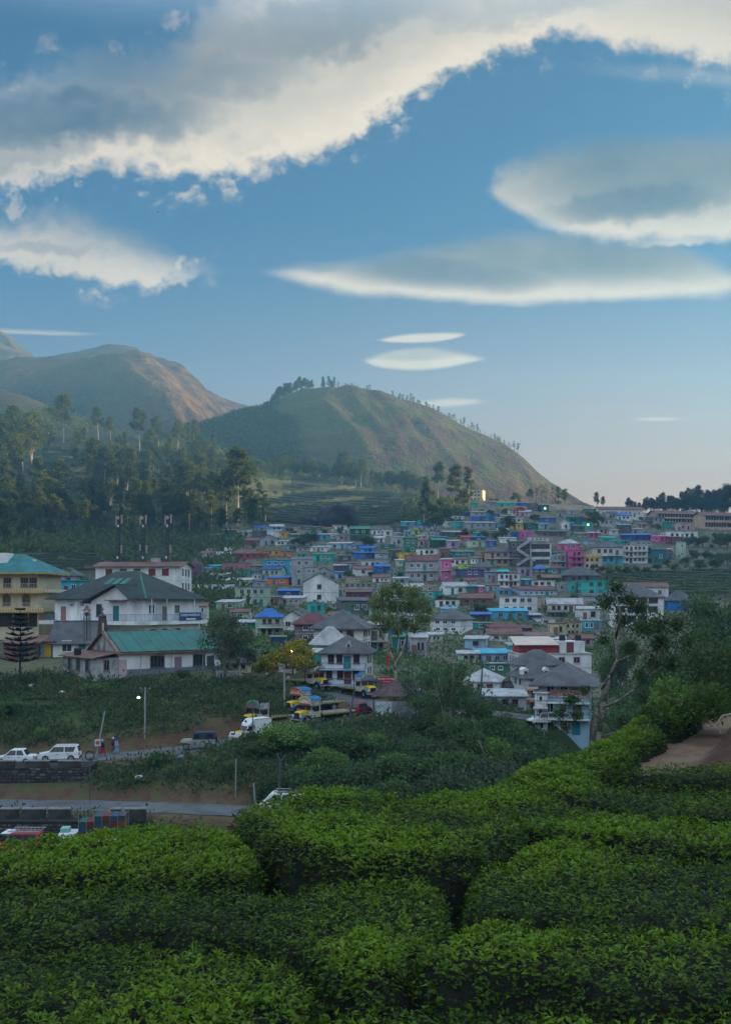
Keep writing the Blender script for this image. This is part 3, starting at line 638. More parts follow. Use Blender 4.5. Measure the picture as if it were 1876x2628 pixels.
BUSHES = [
 ([(-950, 2420), (-100, 2402), (150, 2392), (290, 2390), (520, 2400), (700, 2425), (800, 2468), (815, 2520), (770, 2600), (725, 2720), (700, 2800), (-1000, 2800)], 0.92, 'broad dark tea bush filling the lower left corner of the picture', .42),
 ([(-950, 2250), (-100, 2246), (300, 2250), (500, 2260), (700, 2268), (850, 2246), (1000, 2236), (1110, 2244), (1146, 2290), (1150, 2380), (1090, 2440), (1000, 2490), (930, 2505), (860, 2475), (780, 2418), (700, 2392), (560, 2366), (300, 2354), (-100, 2364), (-950, 2380)], 0.95, 'long tea bush across the left, just behind the lowest bush', .40),
 ([(-950, 2165), (-100, 2156), (100, 2138), (300, 2116), (450, 2108), (560, 2114), (630, 2150), (668, 2200), (630, 2226), (500, 2240), (300, 2236), (-100, 2232), (-950, 2236)], 0.98, 'bright yellow-green tea bush at the left edge of the slope below the yard', .72),
 ([(600, 2088), (720, 2058), (880, 2038), (1000, 2052), (1110, 2092), (1270, 2106), (1350, 2124), (1318, 2158), (1215, 2206), (1100, 2222), (900, 2226), (820, 2212), (740, 2190), (668, 2150)], 1.14, 'tall tea bush on the crest in the middle, with a dark shaded flank', .55),
 ([(1030, 2040), (1150, 2024), (1290, 2020), (1420, 2034), (1600, 2080), (1900, 2102), (2550, 2120), (2550, 2170), (1900, 2166), (1700, 2155), (1500, 2132), (1380, 2118), (1280, 2096), (1120, 2082)], 0.95, 'tea bush row second from the crest on the right', .55),
 ([(1300, 2012), (1450, 1992), (1650, 2008), (1900, 2016), (2550, 2030), (2550, 2090), (1900, 2080), (1700, 2066), (1500, 2040), (1400, 2026)], 0.95, 'bright tea bush row just below the footpath', .62),
 ([(1580, 1984), (1680, 1972), (1900, 1970), (2550, 1975), (2550, 2012), (1900, 2004), (1680, 1996)], 1.1, 'short dark tea hedge at the near end of the footpath', .38),
 ([(1215, 2228), (1330, 2170), (1400, 2148), (1520, 2152), (1750, 2180), (1900, 2186), (2550, 2195), (2550, 2345), (1900, 2338), (1740, 2340), (1560, 2336), (1400, 2320), (1250, 2312), (1196, 2270)], 0.95, 'wide dark tea bush in the middle of the right side', .36),
 ([(1052, 2446), (1130, 2404), (1206, 2352), (1400, 2346), (1600, 2362), (1900, 2372), (2550, 2375), (2550, 2512), (1900, 2506), (1700, 2510), (1500, 2492), (1300, 2482), (1110, 2484), (1052, 2468)], 0.98, 'wide dark tea bush on the right, one row above the bottom edge', .34),
 ([(760, 2650), (800, 2576), (900, 2536), (1040, 2530), (1250, 2542), (1450, 2552), (1700, 2568), (1900, 2556), (2550, 2550), (2550, 2800), (730, 2800)], 0.92, 'tea bush along the bottom edge right of the middle', .5),
]
for i, (pts, H, lab, yg) in enumerate(BUSHES):
    po = plan(pts); far = np.mean([p[1] for p in po])
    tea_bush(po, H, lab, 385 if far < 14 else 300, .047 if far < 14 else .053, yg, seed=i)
# hedge along the shoulder beyond the footpath, stepping away up the slope
SH = [([(1.9, 20.6), (3.4, 20.6), (5.0, 23.2), (6.0, 25.8), (5.2, 27.4), (3.6, 25.4), (2.4, 23.0)], .58, 'tea bush on the shoulder nearest the near end of the footpath hedge', .55),
      ([(5.5, 26.2), (6.4, 26.8), (7.6, 29.0), (8.4, 31.0), (7.2, 32.4), (5.6, 29.8), (4.9, 28.0)], .66, 'rounded tea bush beside the footpath, halfway along the shoulder', .55),
      ([(8.0, 31.4), (8.8, 31.8), (10.4, 34.8), (10.2, 36.8), (9.2, 36.2), (7.7, 33.4)], .66, 'tea bush along the upper stretch of the footpath', .5),
      ([(10.4, 35.6), (11.2, 36.2), (13.4, 40.4), (13.2, 42.0), (11.6, 40.6), (10.2, 38.0)], 0.92, 'farthest tea bush on the shoulder, under the big dark tree', .35),
      ([(1.2, 20.4), (2.2, 22.4), (3.6, 25.6), (5.2, 28.6), (4.0, 29.8), (1.8, 27), (.2, 22.6)], .52, 'tea bush running down the outer side of the shoulder', .5),
      ([(5.4, 29.2), (7.4, 33), (9.4, 37.2), (8.0, 38.4), (5.8, 35), (4.4, 31)], .52, 'tea bush on the outer slope below the upper footpath', .42)]
for i, (po, H, lab, yg) in enumerate(SH): tea_bush(po, H, lab, 210, .085, yg, .5, seed=40 + i)
# ------------------------------------------------------------------ trees
BARK = mat('grey_bark', (.17, .15, .12), .9, .3, 3, .6, 14)
PALE = mat('pale_bark', (.42, .37, .30), .85, .3, 2, .4, 10, rgb2=(.22, .18, .14))
DARKB = mat('dark_bark', (.055, .045, .035), .9, .3, 3, .6, 14)
LF = dict(
 euc=leaf_mat('gum_leaves', (.034, .060, .014), (.17, .21, .035), .6, .3, .2, hue=(.045, .07, .018)),
 far=leaf_mat('far_leaves', (0.050, 0.082, 0.032), (0.173, 0.207, 0.059), .65, .25, .15, hue=(0.051, 0.085, 0.031)),
 dark=leaf_mat('dark_leaves', (0.036, 0.062, 0.034), (0.096, 0.134, 0.065), .6, .2, .2),
 mid=leaf_mat('mid_leaves', (0.042, 0.092, 0.032), (0.138, 0.230, 0.073), .6, .25, .25, hue=(0.043, 0.076, 0.034)),
 bright=leaf_mat('bright_leaves', (0.069, 0.150, 0.036), (0.219, 0.344, 0.078), .55, .3, .25),
 sil=leaf_mat('ridge_leaves', (0.031, 0.041, 0.024), (0.068, 0.076, 0.037), .7, .15, .1),
 yel=leaf_mat('yellow_blossom', (.05, .10, .02), (.55, .44, .015), .6, .25, .2),
 tall=leaf_mat('fine_leaves', (0.092, 0.142, 0.042), (0.265, 0.332, 0.088), .6, .3, .2),
 rust=leaf_mat('rusty_leaves', (.07, .06, .03), (.17, .125, .07), .7, .2, .1),
 pink=leaf_mat('pink_blossom', (0.300, 0.153, 0.221), (0.300, 0.289, 0.300), .7, .2, .1),
)
def crown_mesh(name, clumps, n, leaf, rs, flat=.75, shell=.55, hang=0.0, aspect=.55):
    """leaf faces spread through clumps (x, y, z, r); most of them near the clump surface"""
    C = np.array(clumps, float); wgt = C[:, 3] ** 2; wgt /= wgt.sum()
    k = rs.choice(len(C), n, p=wgt); D = rnd_dirs(n, rs=rs); q = (shell + (1 - shell) * rs.rand(n)) * rs.rand(n) ** .18
    q = q * (1 + .25 * fbm(D[:, 0] * 2.3 + k * 3.1, D[:, 1] * 2.3 + D[:, 2] * 1.7, 2))
    P = C[k, :3] + D * (C[k, 3] * q)[:, None] * np.array([1, 1, flat])
    Fd = D * .6 + rnd_dirs(n, rs=rs) * .9; Fd[:, 2] -= hang
    L = leaf * rs.uniform(.6, 1.4, n)
    V, Q = flat_leaf(P, Fd, D + rnd_dirs(n, rs=rs) * .7 + np.array([0, 0, .4]), L, L * aspect * 1.1)
    return np_mesh(name, V, Q, False)
def gum(seed, H=22, spread=4.2, bare=.38, nb=13, leaf=.55, n=2600, r0=.32, clump=1.9, multi=1, lean=.05, drift=0.0):
    """tall tree: slender trunk, rising limbs, separate leaf clumps"""
    rs = np.random.RandomState(seed); b = MB(); cl = []
    for mtr in range(multi):
        a0 = rs.uniform(0, 6.28); tip = Vector((math.cos(a0), math.sin(a0), 0)) * H * (lean + .10 * (mtr > 0)); hh = H * (1 - .12 * mtr)
        pts = [tip * (t ** 1.3) + Vector((.25 * math.sin(3 * t + seed), .2 * math.cos(4 * t), t * hh)) for t in np.linspace(0, 1, 7)]
        b.tube(pts, [r0 * (1 - .9 * t) * (1 - .2 * mtr) for t in np.linspace(0, 1, 7)], 6)
        for i in range(nb):
            t = bare + (1 - bare) * (i + rs.rand()) / nb; j = min(int(t * 6), 5); p = pts[j].lerp(pts[j + 1], t * 6 - j)
            a = i * 2.4 + rs.uniform(-.5, .5); ln = spread * (1.15 - .85 * ((t - bare) / (1 - bare)) ** 1.3) * rs.uniform(.6, 1.2)
            d = Vector((math.cos(a), math.sin(a), rs.uniform(.35, .95))); d.normalize()
            q = p + d * ln * .55; e = q + Vector((d.x, d.y, d.z + .5)) * ln * .4
            b.tube([p, q, e], [r0 * .32 * (1.1 - t), r0 * .2 * (1.1 - t), .03], 4)
            cl.append((*e, clump * rs.uniform(.7, 1.25)))
            if rs.rand() < .75: cl.append((*(q + Vector((rs.uniform(-1, 1), rs.uniform(-1, 1), rs.uniform(-.2, 1))) * clump * .7), clump * rs.uniform(.5, .9)))
        cl.append((*pts[-1], clump * .9))
    return b.mesh('trunk', PALE), crown_mesh('crown', cl, n, leaf, rs, .8, .35)
def broad(seed, H=8, R_=3.5, bare=.25, nb=10, leaf=.32, n=3200, r0=.22, clump=1.35, flat=.8, limbs=4, hang=0, shell=.5, aspect=.55, up=.62):
    """spreading tree or large shrub: forked trunk, uneven crown of clumps"""
    rs = np.random.RandomState(seed); b = MB(); cl = []
    fork = Vector((rs.uniform(-.2, .2), rs.uniform(-.2, .2), H * bare)); b.tube([(0, 0, -.3), fork], [r0, r0 * .8], 7)
    for i in range(limbs):
        a = 6.283 * i / limbs + rs.uniform(-.5, .5); ln = R_ * rs.uniform(.5, .8)
        q = fork + Vector((math.cos(a) * ln * .5, math.sin(a) * ln * .5, H * (1 - bare) * .35)); e = q + Vector((math.cos(a) * ln * .5, math.sin(a) * ln * .5, H * (1 - bare) * .3))
        b.tube([fork, q, e], [r0 * .55, r0 * .35, r0 * .12], 5)
        for k in range(3): b.tube([q, q.lerp(e, .6) + Vector(rnd_dirs(1, rs=rs)[0]) * R_ * .4], [r0 * .2, .03], 4)
    for i in range(nb):
        a = i * 2.4 + rs.uniform(-.4, .4); zz = rs.uniform(0, 1); rr = R_ * math.sqrt(max(0, 1 - (zz * 1.3 - .5) ** 2 * .9)) * rs.uniform(.45, .85)
        cl.append((fork.x + math.cos(a) * rr, fork.y + math.sin(a) * rr, H * bare + (H * (1 - bare) - clump) * (.12 + .86 * zz) + 0, clump * rs.uniform(.65, 1.2)))
    cl.append((0, 0, H * up, R_ * .62))
    return b.mesh('trunk', BARK), crown_mesh('crown', cl, n, leaf, rs, flat, shell, hang, aspect)
def tree_obj(name, meshes, crown_mat, loc, sc, rz, label, cat='tree', group=None, trunk_mat=None, squash=1.0):
    """one tree; meshes are shared between look-alikes, materials sit on the object"""
    o = empty(name, loc, rz, label, cat, group); o.scale = (sc * squash, sc * squash, sc)
    tr, crn = meshes
    a = bpy.data.objects.new('trunk', tr); COL.objects.link(a); a.parent = o
    c = bpy.data.objects.new('crown', crn); COL.objects.link(c); c.parent = o
    if not len(crn.materials): crn.materials.append(crown_mat)
    c.material_slots[0].link = 'OBJECT'; c.material_slots[0].material = crown_mat
    if trunk_mat: a.material_slots[0].link = 'OBJECT'; a.material_slots[0].material = trunk_mat
    return o
rt = random.Random(5)
GUMS = [gum(10 + i, 22, 4.0 + .6 * (i % 3), .24 + .06 * (i % 4), 14 + i % 3 * 3, .72, 3200, multi=1 + (i % 3 == 1), clump=2.1) for i in range(8)]
CREST = [gum(100 + i, 20, 3.2, .35, 6, 1.7, 130, r0=.5, clump=1.6) for i in range(4)]
SLIM = [gum(40 + i, 20, 2.8, .22, 14, .62, 2200, clump=1.5) for i in range(4)]
RND = [broad(60 + i, 8, 3.6 + .3 * (i % 3), .18, 11, .42, 2300) for i in range(5)]
SPARSE = [gum(80 + i, 18, 4.2, .42, 9, .5, 620, clump=1.05) for i in range(4)]
def by_px(px, pt, pb, ymin=84): 
    p = hit(px, pb, ymin); return p, max(2.0, (HZ - pt) / F * p.y - p.z)
def forest(name, lst, pool, h0, cm, label, group, conv=None, ymin=84, tm=None, sq=None, sink=.4):
    for k, (x, yt, yb) in enumerate(lst):
        if conv: x, yt, yb = conv[0] + x / conv[2], conv[1] + yt / conv[2], conv[1] + yb / conv[2]
        p, h = by_px(x, yt, yb, ymin); p.z -= sink
        tree_obj(name, pool[k % len(pool)], cm, p, (h + sink) / h0, rt.uniform(0, 6.28), label, 'tree', group, tm, (sq or 1) * rt.uniform(.9, 1.2))
ZL = (0, 860, 2.2556); ZM = (500, 960, 1.804)
forest('gum_tree', [(90, 395, 760), (180, 430, 785), (365, 340, 625), (300, 560, 640), (50, 470, 800), (130, 520, 800)], GUMS, 24, LF['euc'], 'tall sunlit gum tree with pale trunk near the left edge of the forest', 'tall gum trees on the left shoulder', ZL, 380)
forest('gum_tree', [(570, 415, 610), (810, 410, 670), (915, 460, 650), (1030, 490, 680), (1120, 488, 665), (1080, 500, 670), (640, 470, 620)], GUMS[2:], 24, LF['euc'], 'tall gum tree standing out against the brown mountain', 'gum trees against the mountain', ZL, 380)
forest('gum_tree', [(540, 590, 900), (680, 610, 900), (600, 640, 930), (740, 640, 900), (1130, 665, 950), (1080, 720, 980), (1370, 650, 1110), (1310, 760, 1100), (820, 720, 930), (640, 820, 1010), (800, 825, 1050), (840, 840, 1040)], GUMS, 24, LF['euc'], 'tall yellow-green gum tree in the middle of the wooded slope', 'gum trees on the wooded slope', ZL, 320)
forest('slim_tree', [(480, 840, 1100), (520, 820, 1090), (550, 900, 1090), (900, 830, 1080), (1510, 850, 1080), (1470, 930, 1060), (1540, 920, 1090), (1430, 900, 1070), (360, 1040, 1180), (1100, 940, 1130), (1230, 900, 1130)], SLIM, 21, LF['euc'], 'slender gum tree with a thin white trunk on the lower wooded slope', 'slender gum trees', ZL, 320)
forest('forest_tree', [(60, 560, 900), (360, 710, 850), (130, 1060, 1210), (40, 1060, 1210), (250, 900, 1110), (330, 960, 1130), (1010, 880, 1130), (1160, 960, 1140), (1290, 980, 1140), (950, 950, 1130), (700, 960, 1100), (600, 1000, 1140), (420, 980, 1130), (1380, 1000, 1140), (880, 1000, 1140), (1060, 1030, 1170), (180, 1000, 1160), (90, 900, 1090), (20, 800, 1010), (440, 640, 760), (720, 540, 680), (480, 520, 640), (690, 560, 700), (900, 640, 790), (980, 620, 770), (860, 780, 900), (960, 740, 880), (1240, 640, 800), (1180, 780, 930), (300, 780, 900), (20, 960, 1120), (280, 1060, 1190), (510, 1060, 1190), (760, 1060, 1190), (1200, 1040, 1170), (1010, 690, 840), (760, 760, 900), (1260, 820, 960)],
       GUMS[::-1] + SLIM, 24, LF['euc'], 'dark green forest tree crowded among others on the left slope', 'forest trees on the left slope', ZL, 300, BARK, 1.15)
forest('gum_tree', [(x + rt.uniform(-12, 12), 345 + .115 * abs(x - 60) + rt.uniform(-6, 34), 425 + .125 * (x - 60) + rt.uniform(0, 12)) for x in range(50, 1080, 21)], SLIM + GUMS, 22, LF['euc'], 'sunlit tree in the belt above the terraced tea field', 'belt of trees above the tea terraces', ZM, 560, BARK, 1.25)
forest('gum_tree', [(668, 358, 500), (702, 352, 505), (768, 388, 525), (680, 400, 510), (745, 400, 520)], GUMS, 24, LF['euc'], 'tall rounded gum tree rising out of the belt above the tea terraces', 'tall trees in the belt', ZM, 560, None, 1.0)
forest('gum_tree', [(1125, 400, 590), (1200, 415, 625)], [GUMS[3], GUMS[6]], 24, LF['far'], 'big dark gum tree left of the yellow hilltop building', 'pair of big gum trees by the hilltop building', ZM, 520, None, 1.0)
forest('forest_tree', [(1080, 480, 600), (1150, 540, 640), (1240, 500, 620), (1160, 590, 680), (1100, 560, 660), (1060, 600, 690), (1270, 540, 640)], RND + SLIM, 10, LF['far'], 'dark tree below the yellow hilltop building', 'trees below the hilltop building', ZM, 480, None, 1.0)
ZB = (960, 1240, 3.007); ZC = (1400, 1240, 3.412); ZA = (480, 1330, 2.619)
forest('ridge_tree', [(450, 85, 205), (500, 120, 200), (720, 135, 215), (790, 180, 222), (870, 140, 245), (905, 165, 245), (945, 145, 235), (1005, 110, 235), (1035, 90, 235), (1115, 120, 232), (1085, 130, 235), (1200, 85, 240), (1250, 58, 240), (1290, 75, 240), (1322, 38, 245), (1365, 70, 240), (1410, 72, 240), (1450, 90, 240), (1485, 78, 245), (1530, 60, 250)] + [(700 + 21 * i + (i * 37 % 11), 205 - (i * 53 % 60) - i * 1.6, 245) for i in range(42)], GUMS, 22, LF['sil'], 'dark ridge tree standing against the pale sky on the right', 'ridge trees on the right skyline', ZC, 590, DARKB, .95)
forest('ridge_tree', [(1560, 20, 290), (1600, -10, 290), (1650, 10, 380)], GUMS, 24, LF['sil'], 'big dark tree at the right end of the skyline', 'big trees at the right end of the skyline', ZC, 560, DARKB, 1.1)
forest('ridge_tree', [(1250, 30, 150), (1290, 0, 155), (1330, -8, 150), (1380, 20, 160), (1420, 45, 165), (1470, 60, 170), (1200, 60, 150)], SPARSE + GUMS, 20, LF['far'], 'hazy tree where the round hill dips behind the town', 'trees at the foot of the round hill', ZB, 590, DARKB, 1.1)
rz_ = random.Random(31); more = []
while len(more) < 120:
    x, yb = rz_.uniform(0, 1500), rz_.uniform(600, 1150)
    if yb < 590 + .10 * x or (110 < x < 480 and 700 < yb < 880): continue
    more.append((x, yb - rz_.uniform(110, 220) * (.8 + .3 * (yb > 900)), yb))
forest('forest_tree', more, GUMS + SLIM, 24, LF['euc'], 'dark green forest tree crowded among others on the left slope', 'forest trees on the left slope', ZL, 300, BARK, 1.25)
# crest of the round hill
def hill_z(px, Y=HY - 8):
    u = np.array([[(px - CX) / F]]); return float(hill_f(np.array([[float(px)]]), np.array([[Y]]), u * Y)[0][0, 0])
for k in range(118):
    if k < 46: px = rt.uniform(692, 800); hh = rt.uniform(6, 12); pool = GUMS; lab = 'tiny dark tree in the thick clump on the left of the hill crest'; gp = 'thick trees on the hill crest'
    elif k < 54: px = rt.uniform(828, 862); hh = rt.uniform(8, 16); pool = SLIM; lab = 'tiny taller tree at the very top of the round hill'; gp = 'trees on the hilltop'
    else: px = 865 + (k - 54) * 7.3 + rt.uniform(-5, 5); hh = rt.uniform(5, 12) * (1 if px > 1040 else .8); pool = CREST; lab = 'tiny thin tree in the row along the right crest of the hill'; gp = 'row of thin trees on the hill crest'
    if 950 < px < 990 or 1235 < px < 1262: hh *= .5
    Y = HY - rt.uniform(-4, 14 if k > 45 else 60)
    tree_obj('crest_tree', pool[k % len(pool)], LF['sil'], ((px - CX) / F * Y, Y, hill_z(px, Y) - .5), hh * 1.15 / 22, rt.uniform(0, 6), lab, 'tree', gp, DARKB, 1.15)
# round trees between the houses
forest('round_tree', [(215, 105, 205), (290, 120, 200), (350, 110, 180), (830, 60, 210), (780, 80, 190), (1215, 80, 215), (1390, 232, 292), (60, 250, 340), (150, 255, 340), (25, 180, 270), (560, 580, 625), (640, 575, 625), (690, 45, 120), (930, 60, 120), (1030, 45, 110), (1240, 340, 410), (1330, 355, 420), (1430, 350, 410), (1090, 330, 410), (450, 160, 200), (720, 110, 190), (20, 380, 460), (70, 330, 420), (330, 640, 720), (960, 590, 640), (1290, 310, 360)], RND, 8.6, LF['mid'], 'round green tree crowded by houses on the left of the town', 'trees among the houses on the left', ZA, 150, BARK)
forest('round_tree', [(700, 335, 410), (770, 345, 415), (850, 350, 420), (990, 300, 430), (940, 350, 440), (1040, 225, 380), (1240, 220, 310), (570, 850, 940), (620, 860, 930), (500, 840, 920), (800, 912, 1010), (860, 920, 1000), (1350, 670, 750), (1280, 690, 745), (690, 725, 785), (1100, 50, 160), (600, 250, 320), (660, 255, 330), (830, 185, 250), (900, 190, 250), (560, 200, 290), (470, 200, 380), (1010, 180, 240), (1560, 850, 910), (390, 290, 340), (640, 570, 620)], RND[::-1], 8.6, LF['mid'], 'round green tree crowded by houses in the middle of the town', 'trees among the houses in the middle', ZB, 150, BARK)
forest('round_tree', [(840, 280, 335), (920, 290, 350), (985, 345, 410), (940, 350, 400), (250, 960, 1030), (410, 700, 760), (480, 700, 790), (560, 705, 800), (640, 700, 800), (720, 705, 800), (800, 700, 790), (890, 710, 800), (430, 205, 380), (1250, 450, 560), (1310, 440, 560), (1380, 430, 560), (1450, 560, 570), (1520, 400, 560), (1590, 410, 580), (1300, 560, 680), (1420, 570, 690), (1520, 580, 700), (1600, 570, 720), (1220, 620, 730), (1060, 640, 740), (980, 680, 770), (1130, 680, 770), (1350, 640, 760), (1480, 640, 760)], RND, 8.6, LF['mid'], 'round green tree among or beside houses on the right of the town', 'trees among the houses on the right', ZC, 150, BARK)
# ------------------------------------------------------------------ houses
PAL = dict(white=(.80, .81, .80), offw=(.66, .66, .62), grey=(.34, .37, .39), lgrey=(.45, .46, .47), dgrey=(.13, .135, .14), blue=(.035, .16, .52), dblue=(.03, .08, .25), cyan=(.07, .42, .62),
  lblue=(.36, .52, .66), turq=(.05, .47, .42), green=(.05, .24, .15), dgreen=(.03, .11, .08), lime=(.42, .66, .10), yellow=(.72, .47, .06), orange=(.72, .20, .07), red=(.42, .05, .06), pink=(.70, .13, .36),
  purple=(.13, .10, .26), lilac=(.48, .36, .52), beige=(.46, .36, .29), pgreen=(.46, .60, .46), cream=(.68, .58, .38), brown=(.20, .13, .10), maroon=(.17, .05, .06), dark=(.07, .07, .075), mauve=(.26, .19, .23),
  teal=(.03, .20, .22), rust=(.20, .10, .075), tin=(.48, .49, .50), slate=(.105, .11, .12), brick=(.30, .16, .12), peach=(.62, .42, .30), rose=(.56, .40, .42))
CNAME = dict(white='white', offw='off-white', grey='grey', lgrey='pale grey', dgrey='dark grey', blue='bright blue', dblue='dark blue', cyan='sky blue', lblue='light blue', turq='turquoise', green='green', dgreen='dark green',
  lime='lime green', yellow='yellow', orange='orange', red='red', pink='magenta pink', purple='purple', lilac='lilac', beige='beige', pgreen='pale green', cream='cream', brown='brown', maroon='maroon', dark='blackish',
  mauve='mauve', teal='teal', rust='rusty', tin='silver tin', slate='slate grey', brick='brick red', peach='peach', rose='rose')
def wallm(c): return mat('wall_' + c, PAL[c], .85, .12, .35, .25, 6, grime=.38 if c not in ('white', 'offw') else .28, gscale=.28, streak=2.2)
def roofm(c):
    k = 'roof_' + c
    if k in MATS: return MATS[k]
    m = mat(k, PAL[c], .62, .22, .5, 0, 1, .35, grime=.45, gscale=.35)
    t = NT(m.node_tree); b = t.n['Principled BSDF']; tc = t.node('ShaderNodeTexCoord')
    wv = t.node('ShaderNodeTexWave', bands_direction='X'); t.put(wv.inputs[0], tc.outputs['Object']); wv.inputs['Scale'].default_value = 1.1; wv.inputs['Distortion'].default_value = .3
    bp = t.node('ShaderNodeBump'); bp.inputs['Strength'].default_value = .7; bp.inputs['Distance'].default_value = .08
    t.put(bp.inputs['Height'], wv.outputs['Fac']); t.l.new(bp.outputs[0], b.inputs['Normal'])
    return m
def glassm():
    m = MATS.get('window_glass')
    if not m: m = mat('window_glass', (.025, .03, .035), .12, .3, 1.2, spec=.6)
    return m
def litm():
    m = MATS.get('lit_window')
    if not m:
        m = mat('lit_window', (.8, .7, .3), .6, .1, 1); b = m.node_tree.nodes['Principled BSDF']
        b.inputs['Emission Color'].default_value = (1, .82, .35, 1); b.inputs['Emission Strength'].default_value = .35
    return m
CONC = mat('bare_concrete', (.26, .255, .245), .9, .25, .6, .4, 8, grime=.5)
RAILM = mat('grey_rail', (.20, .22, .25), .6, .1, 1)
WIN = {}
def window_meshes(w_, h_, fc, bars=2):
    k = (round(w_, 2), round(h_, 2), fc, bars)
    if k in WIN: return WIN[k]
    t = min(.09, w_ * .12); f = MB()
    f.box(-w_ / 2, w_ / 2, -.07, .02, h_ - t, h_).box(-w_ / 2, w_ / 2, -.07, .02, 0, t).box(-w_ / 2, -w_ / 2 + t, -.07, .02, t, h_ - t).box(w_ / 2 - t, w_ / 2, -.07, .02, t, h_ - t)
    for i in range(1, bars): x = -w_ / 2 + w_ * i / bars; f.box(x - t * .35, x + t * .35, -.055, .02, t, h_ - t)
    f.box(-w_ / 2 - .08, w_ / 2 + .08, -.16, .02, -.08, -.003)
    p = MB().box(-w_ / 2 + t, w_ / 2 - t, -.025, .015, t, h_ - t)
    WIN[k] = (f.mesh('window', wallm(fc) if fc in PAL else fc), p.mesh('pane', glassm())); return WIN[k]
def add_window(parent, x, y, z, w_, h_, fc='white', bars=2, rz=0, name='window', lit=False, pane=True):
    f, p = window_meshes(w_, h_, fc, bars)
    o = bpy.data.objects.new(name, f); COL.objects.link(o); o.parent = parent; o.location = (x, y, z); o.rotation_euler = (0, 0, rz)
    if pane:
        q = bpy.data.objects.new('pane', p); COL.objects.link(q); q.parent = o
        if lit: q.material_slots[0].link = 'OBJECT'; q.material_slots[0].material = litm()
    return o
def add_door(parent, x, y, z, w_, h_, c, rz=0):
    k = ('door', round(w_, 2), round(h_, 2), c)
    if k not in WIN:
        m = MB().box(-w_ / 2 - .07, w_ / 2 + .07, -.05, .02, 0, h_ + .08).box(-w_ / 2, w_ / 2, -.08, -.052, 0.02, h_)
        WIN[k] = m.mesh('door', wallm(c))
    o = bpy.data.objects.new('door', WIN[k]); COL.objects.link(o); o.parent = parent; o.location = (x, y, z); o.rotation_euler = (0, 0, rz); return o
def roof_mesh(kind, x0, x1, y0, y1, z, rh, oh, th=.14, ridge=None):
    """sheets with thickness; returns an MB and the gable wall profile"""
    b = MB(); X0, X1, Y0, Y1 = x0 - oh, x1 + oh, y0 - oh, y1 + oh; cx, cy = (x0 + x1) / 2, (y0 + y1) / 2
    def sheet(pts): 
        n = len(pts); b.poly([(*p[:2], p[2] + th) for p in pts] + [tuple(p) for p in pts], [tuple(range(n)), tuple(range(2 * n - 1, n - 1, -1))] + [(i, n + i, n + (i + 1) % n, (i + 1) % n) for i in range(n)])
    if kind == 'flat': b.box(X0, X1, Y0, Y1, z, z + max(th, .16))
    elif kind == 'shed': sheet([(X0, Y0, z - .05), (X1, Y0, z - .05), (X1, Y1, z + rh), (X0, Y1, z + rh)])
    elif kind == 'gable':
        e = z - oh * rh / max((y1 - y0) / 2, .1)
        sheet([(X0, Y0, e), (X1, Y0, e), (X1, cy, z + rh), (X0, cy, z + rh)]); sheet([(X1, Y1, e), (X0, Y1, e), (X0, cy, z + rh), (X1, cy, z + rh)])
        b.box(X0, X1, cy - .14, cy + .14, z + rh + th - .04, z + rh + th + .06)
    elif kind == 'gabley':
        e = z - oh * rh / max((x1 - x0) / 2, .1)
        sheet([(X0, Y1, e), (X0, Y0, e), (cx, Y0, z + rh), (cx, Y1, z + rh)]); sheet([(X1, Y0, e), (X1, Y1, e), (cx, Y1, z + rh), (cx, Y0, z + rh)])
        b.box(cx - .14, cx + .14, Y0, Y1, z + rh + th - .04, z + rh + th + .06)
    elif kind == 'hip':
        wx, wy = X1 - X0, Y1 - Y0; e = z - .15
        if ridge is None: ridge = max(0, wx - wy)
        if wx >= wy:
            a, c = cx - ridge / 2, cx + ridge / 2; ra, rb = (a, cy, z + rh), (c, cy, z + rh)
            sheet([(X0, Y0, e), (X1, Y0, e), rb, ra]); sheet([(X1, Y1, e), (X0, Y1, e), ra, rb]); sheet([(X0, Y1, e), (X0, Y0, e), ra]); sheet([(X1, Y0, e), (X1, Y1, e), rb])
        else:
            r2 = max(0, wy - wx); ra, rb = (cx, cy - r2 / 2, z + rh), (cx, cy + r2 / 2, z + rh)
            sheet([(X0, Y0, e), (X1, Y0, e), ra]); sheet([(X1, Y1, e), (X0, Y1, e), rb]); sheet([(X0, Y1, e), (X0, Y0, e), ra, rb]); sheet([(X1, Y0, e), (X1, Y1, e), rb, ra])
    return b
def gable_fill(mb, kind, x0, x1, y0, y1, z, rh):
    cx, cy = (x0 + x1) / 2, (y0 + y1) / 2
    if kind == 'gable':
        for x, d in ((x0, .12), (x1, -.12)): mb.prism([(y0, z), (y1, z), (cy, z + rh - .02)], x, x + d, ax='x')
    if kind == 'gabley':
        for y, d in ((y0, .12), (y1, -.12)): mb.prism([(x0, z), (x1, z), (cx, z + rh - .02)], y, y + d)
    if kind == 'shed': mb.poly([(x0, y0, z), (x1, y0, z), (x1, y1, z), (x0, y1, z), (x0, y1, z + rh - .05), (x1, y1, z + rh - .05)], [(0, 3, 4), (1, 5, 2), (2, 5, 4, 3), (0, 4, 5, 1)])
def railing(parent, pts, z, h=.9, name='railing', m=None, solid=False, gap=.16):
    b = MB()
    for (xa, ya), (xb, yb) in zip(pts[:-1], pts[1:]):
        L = math.hypot(xb - xa, yb - ya); n = max(2, int(L / gap))
        b.bar((xa, ya, z + h), (xb, yb, z + h), .03, 4); b.bar((xa, ya, z + .1), (xb, yb, z + .1), .02, 4)
        for i in range(n + 1): t = i / n; b.bar((xa + (xb - xa) * t, ya + (yb - ya) * t, z), (xa + (xb - xa) * t, ya + (yb - ya) * t, z + h), .014 if i % 6 else .03, 4)
    return b.build(name, m or RAILM, parent)
HOUSES = []
rh_ = random.Random(21)
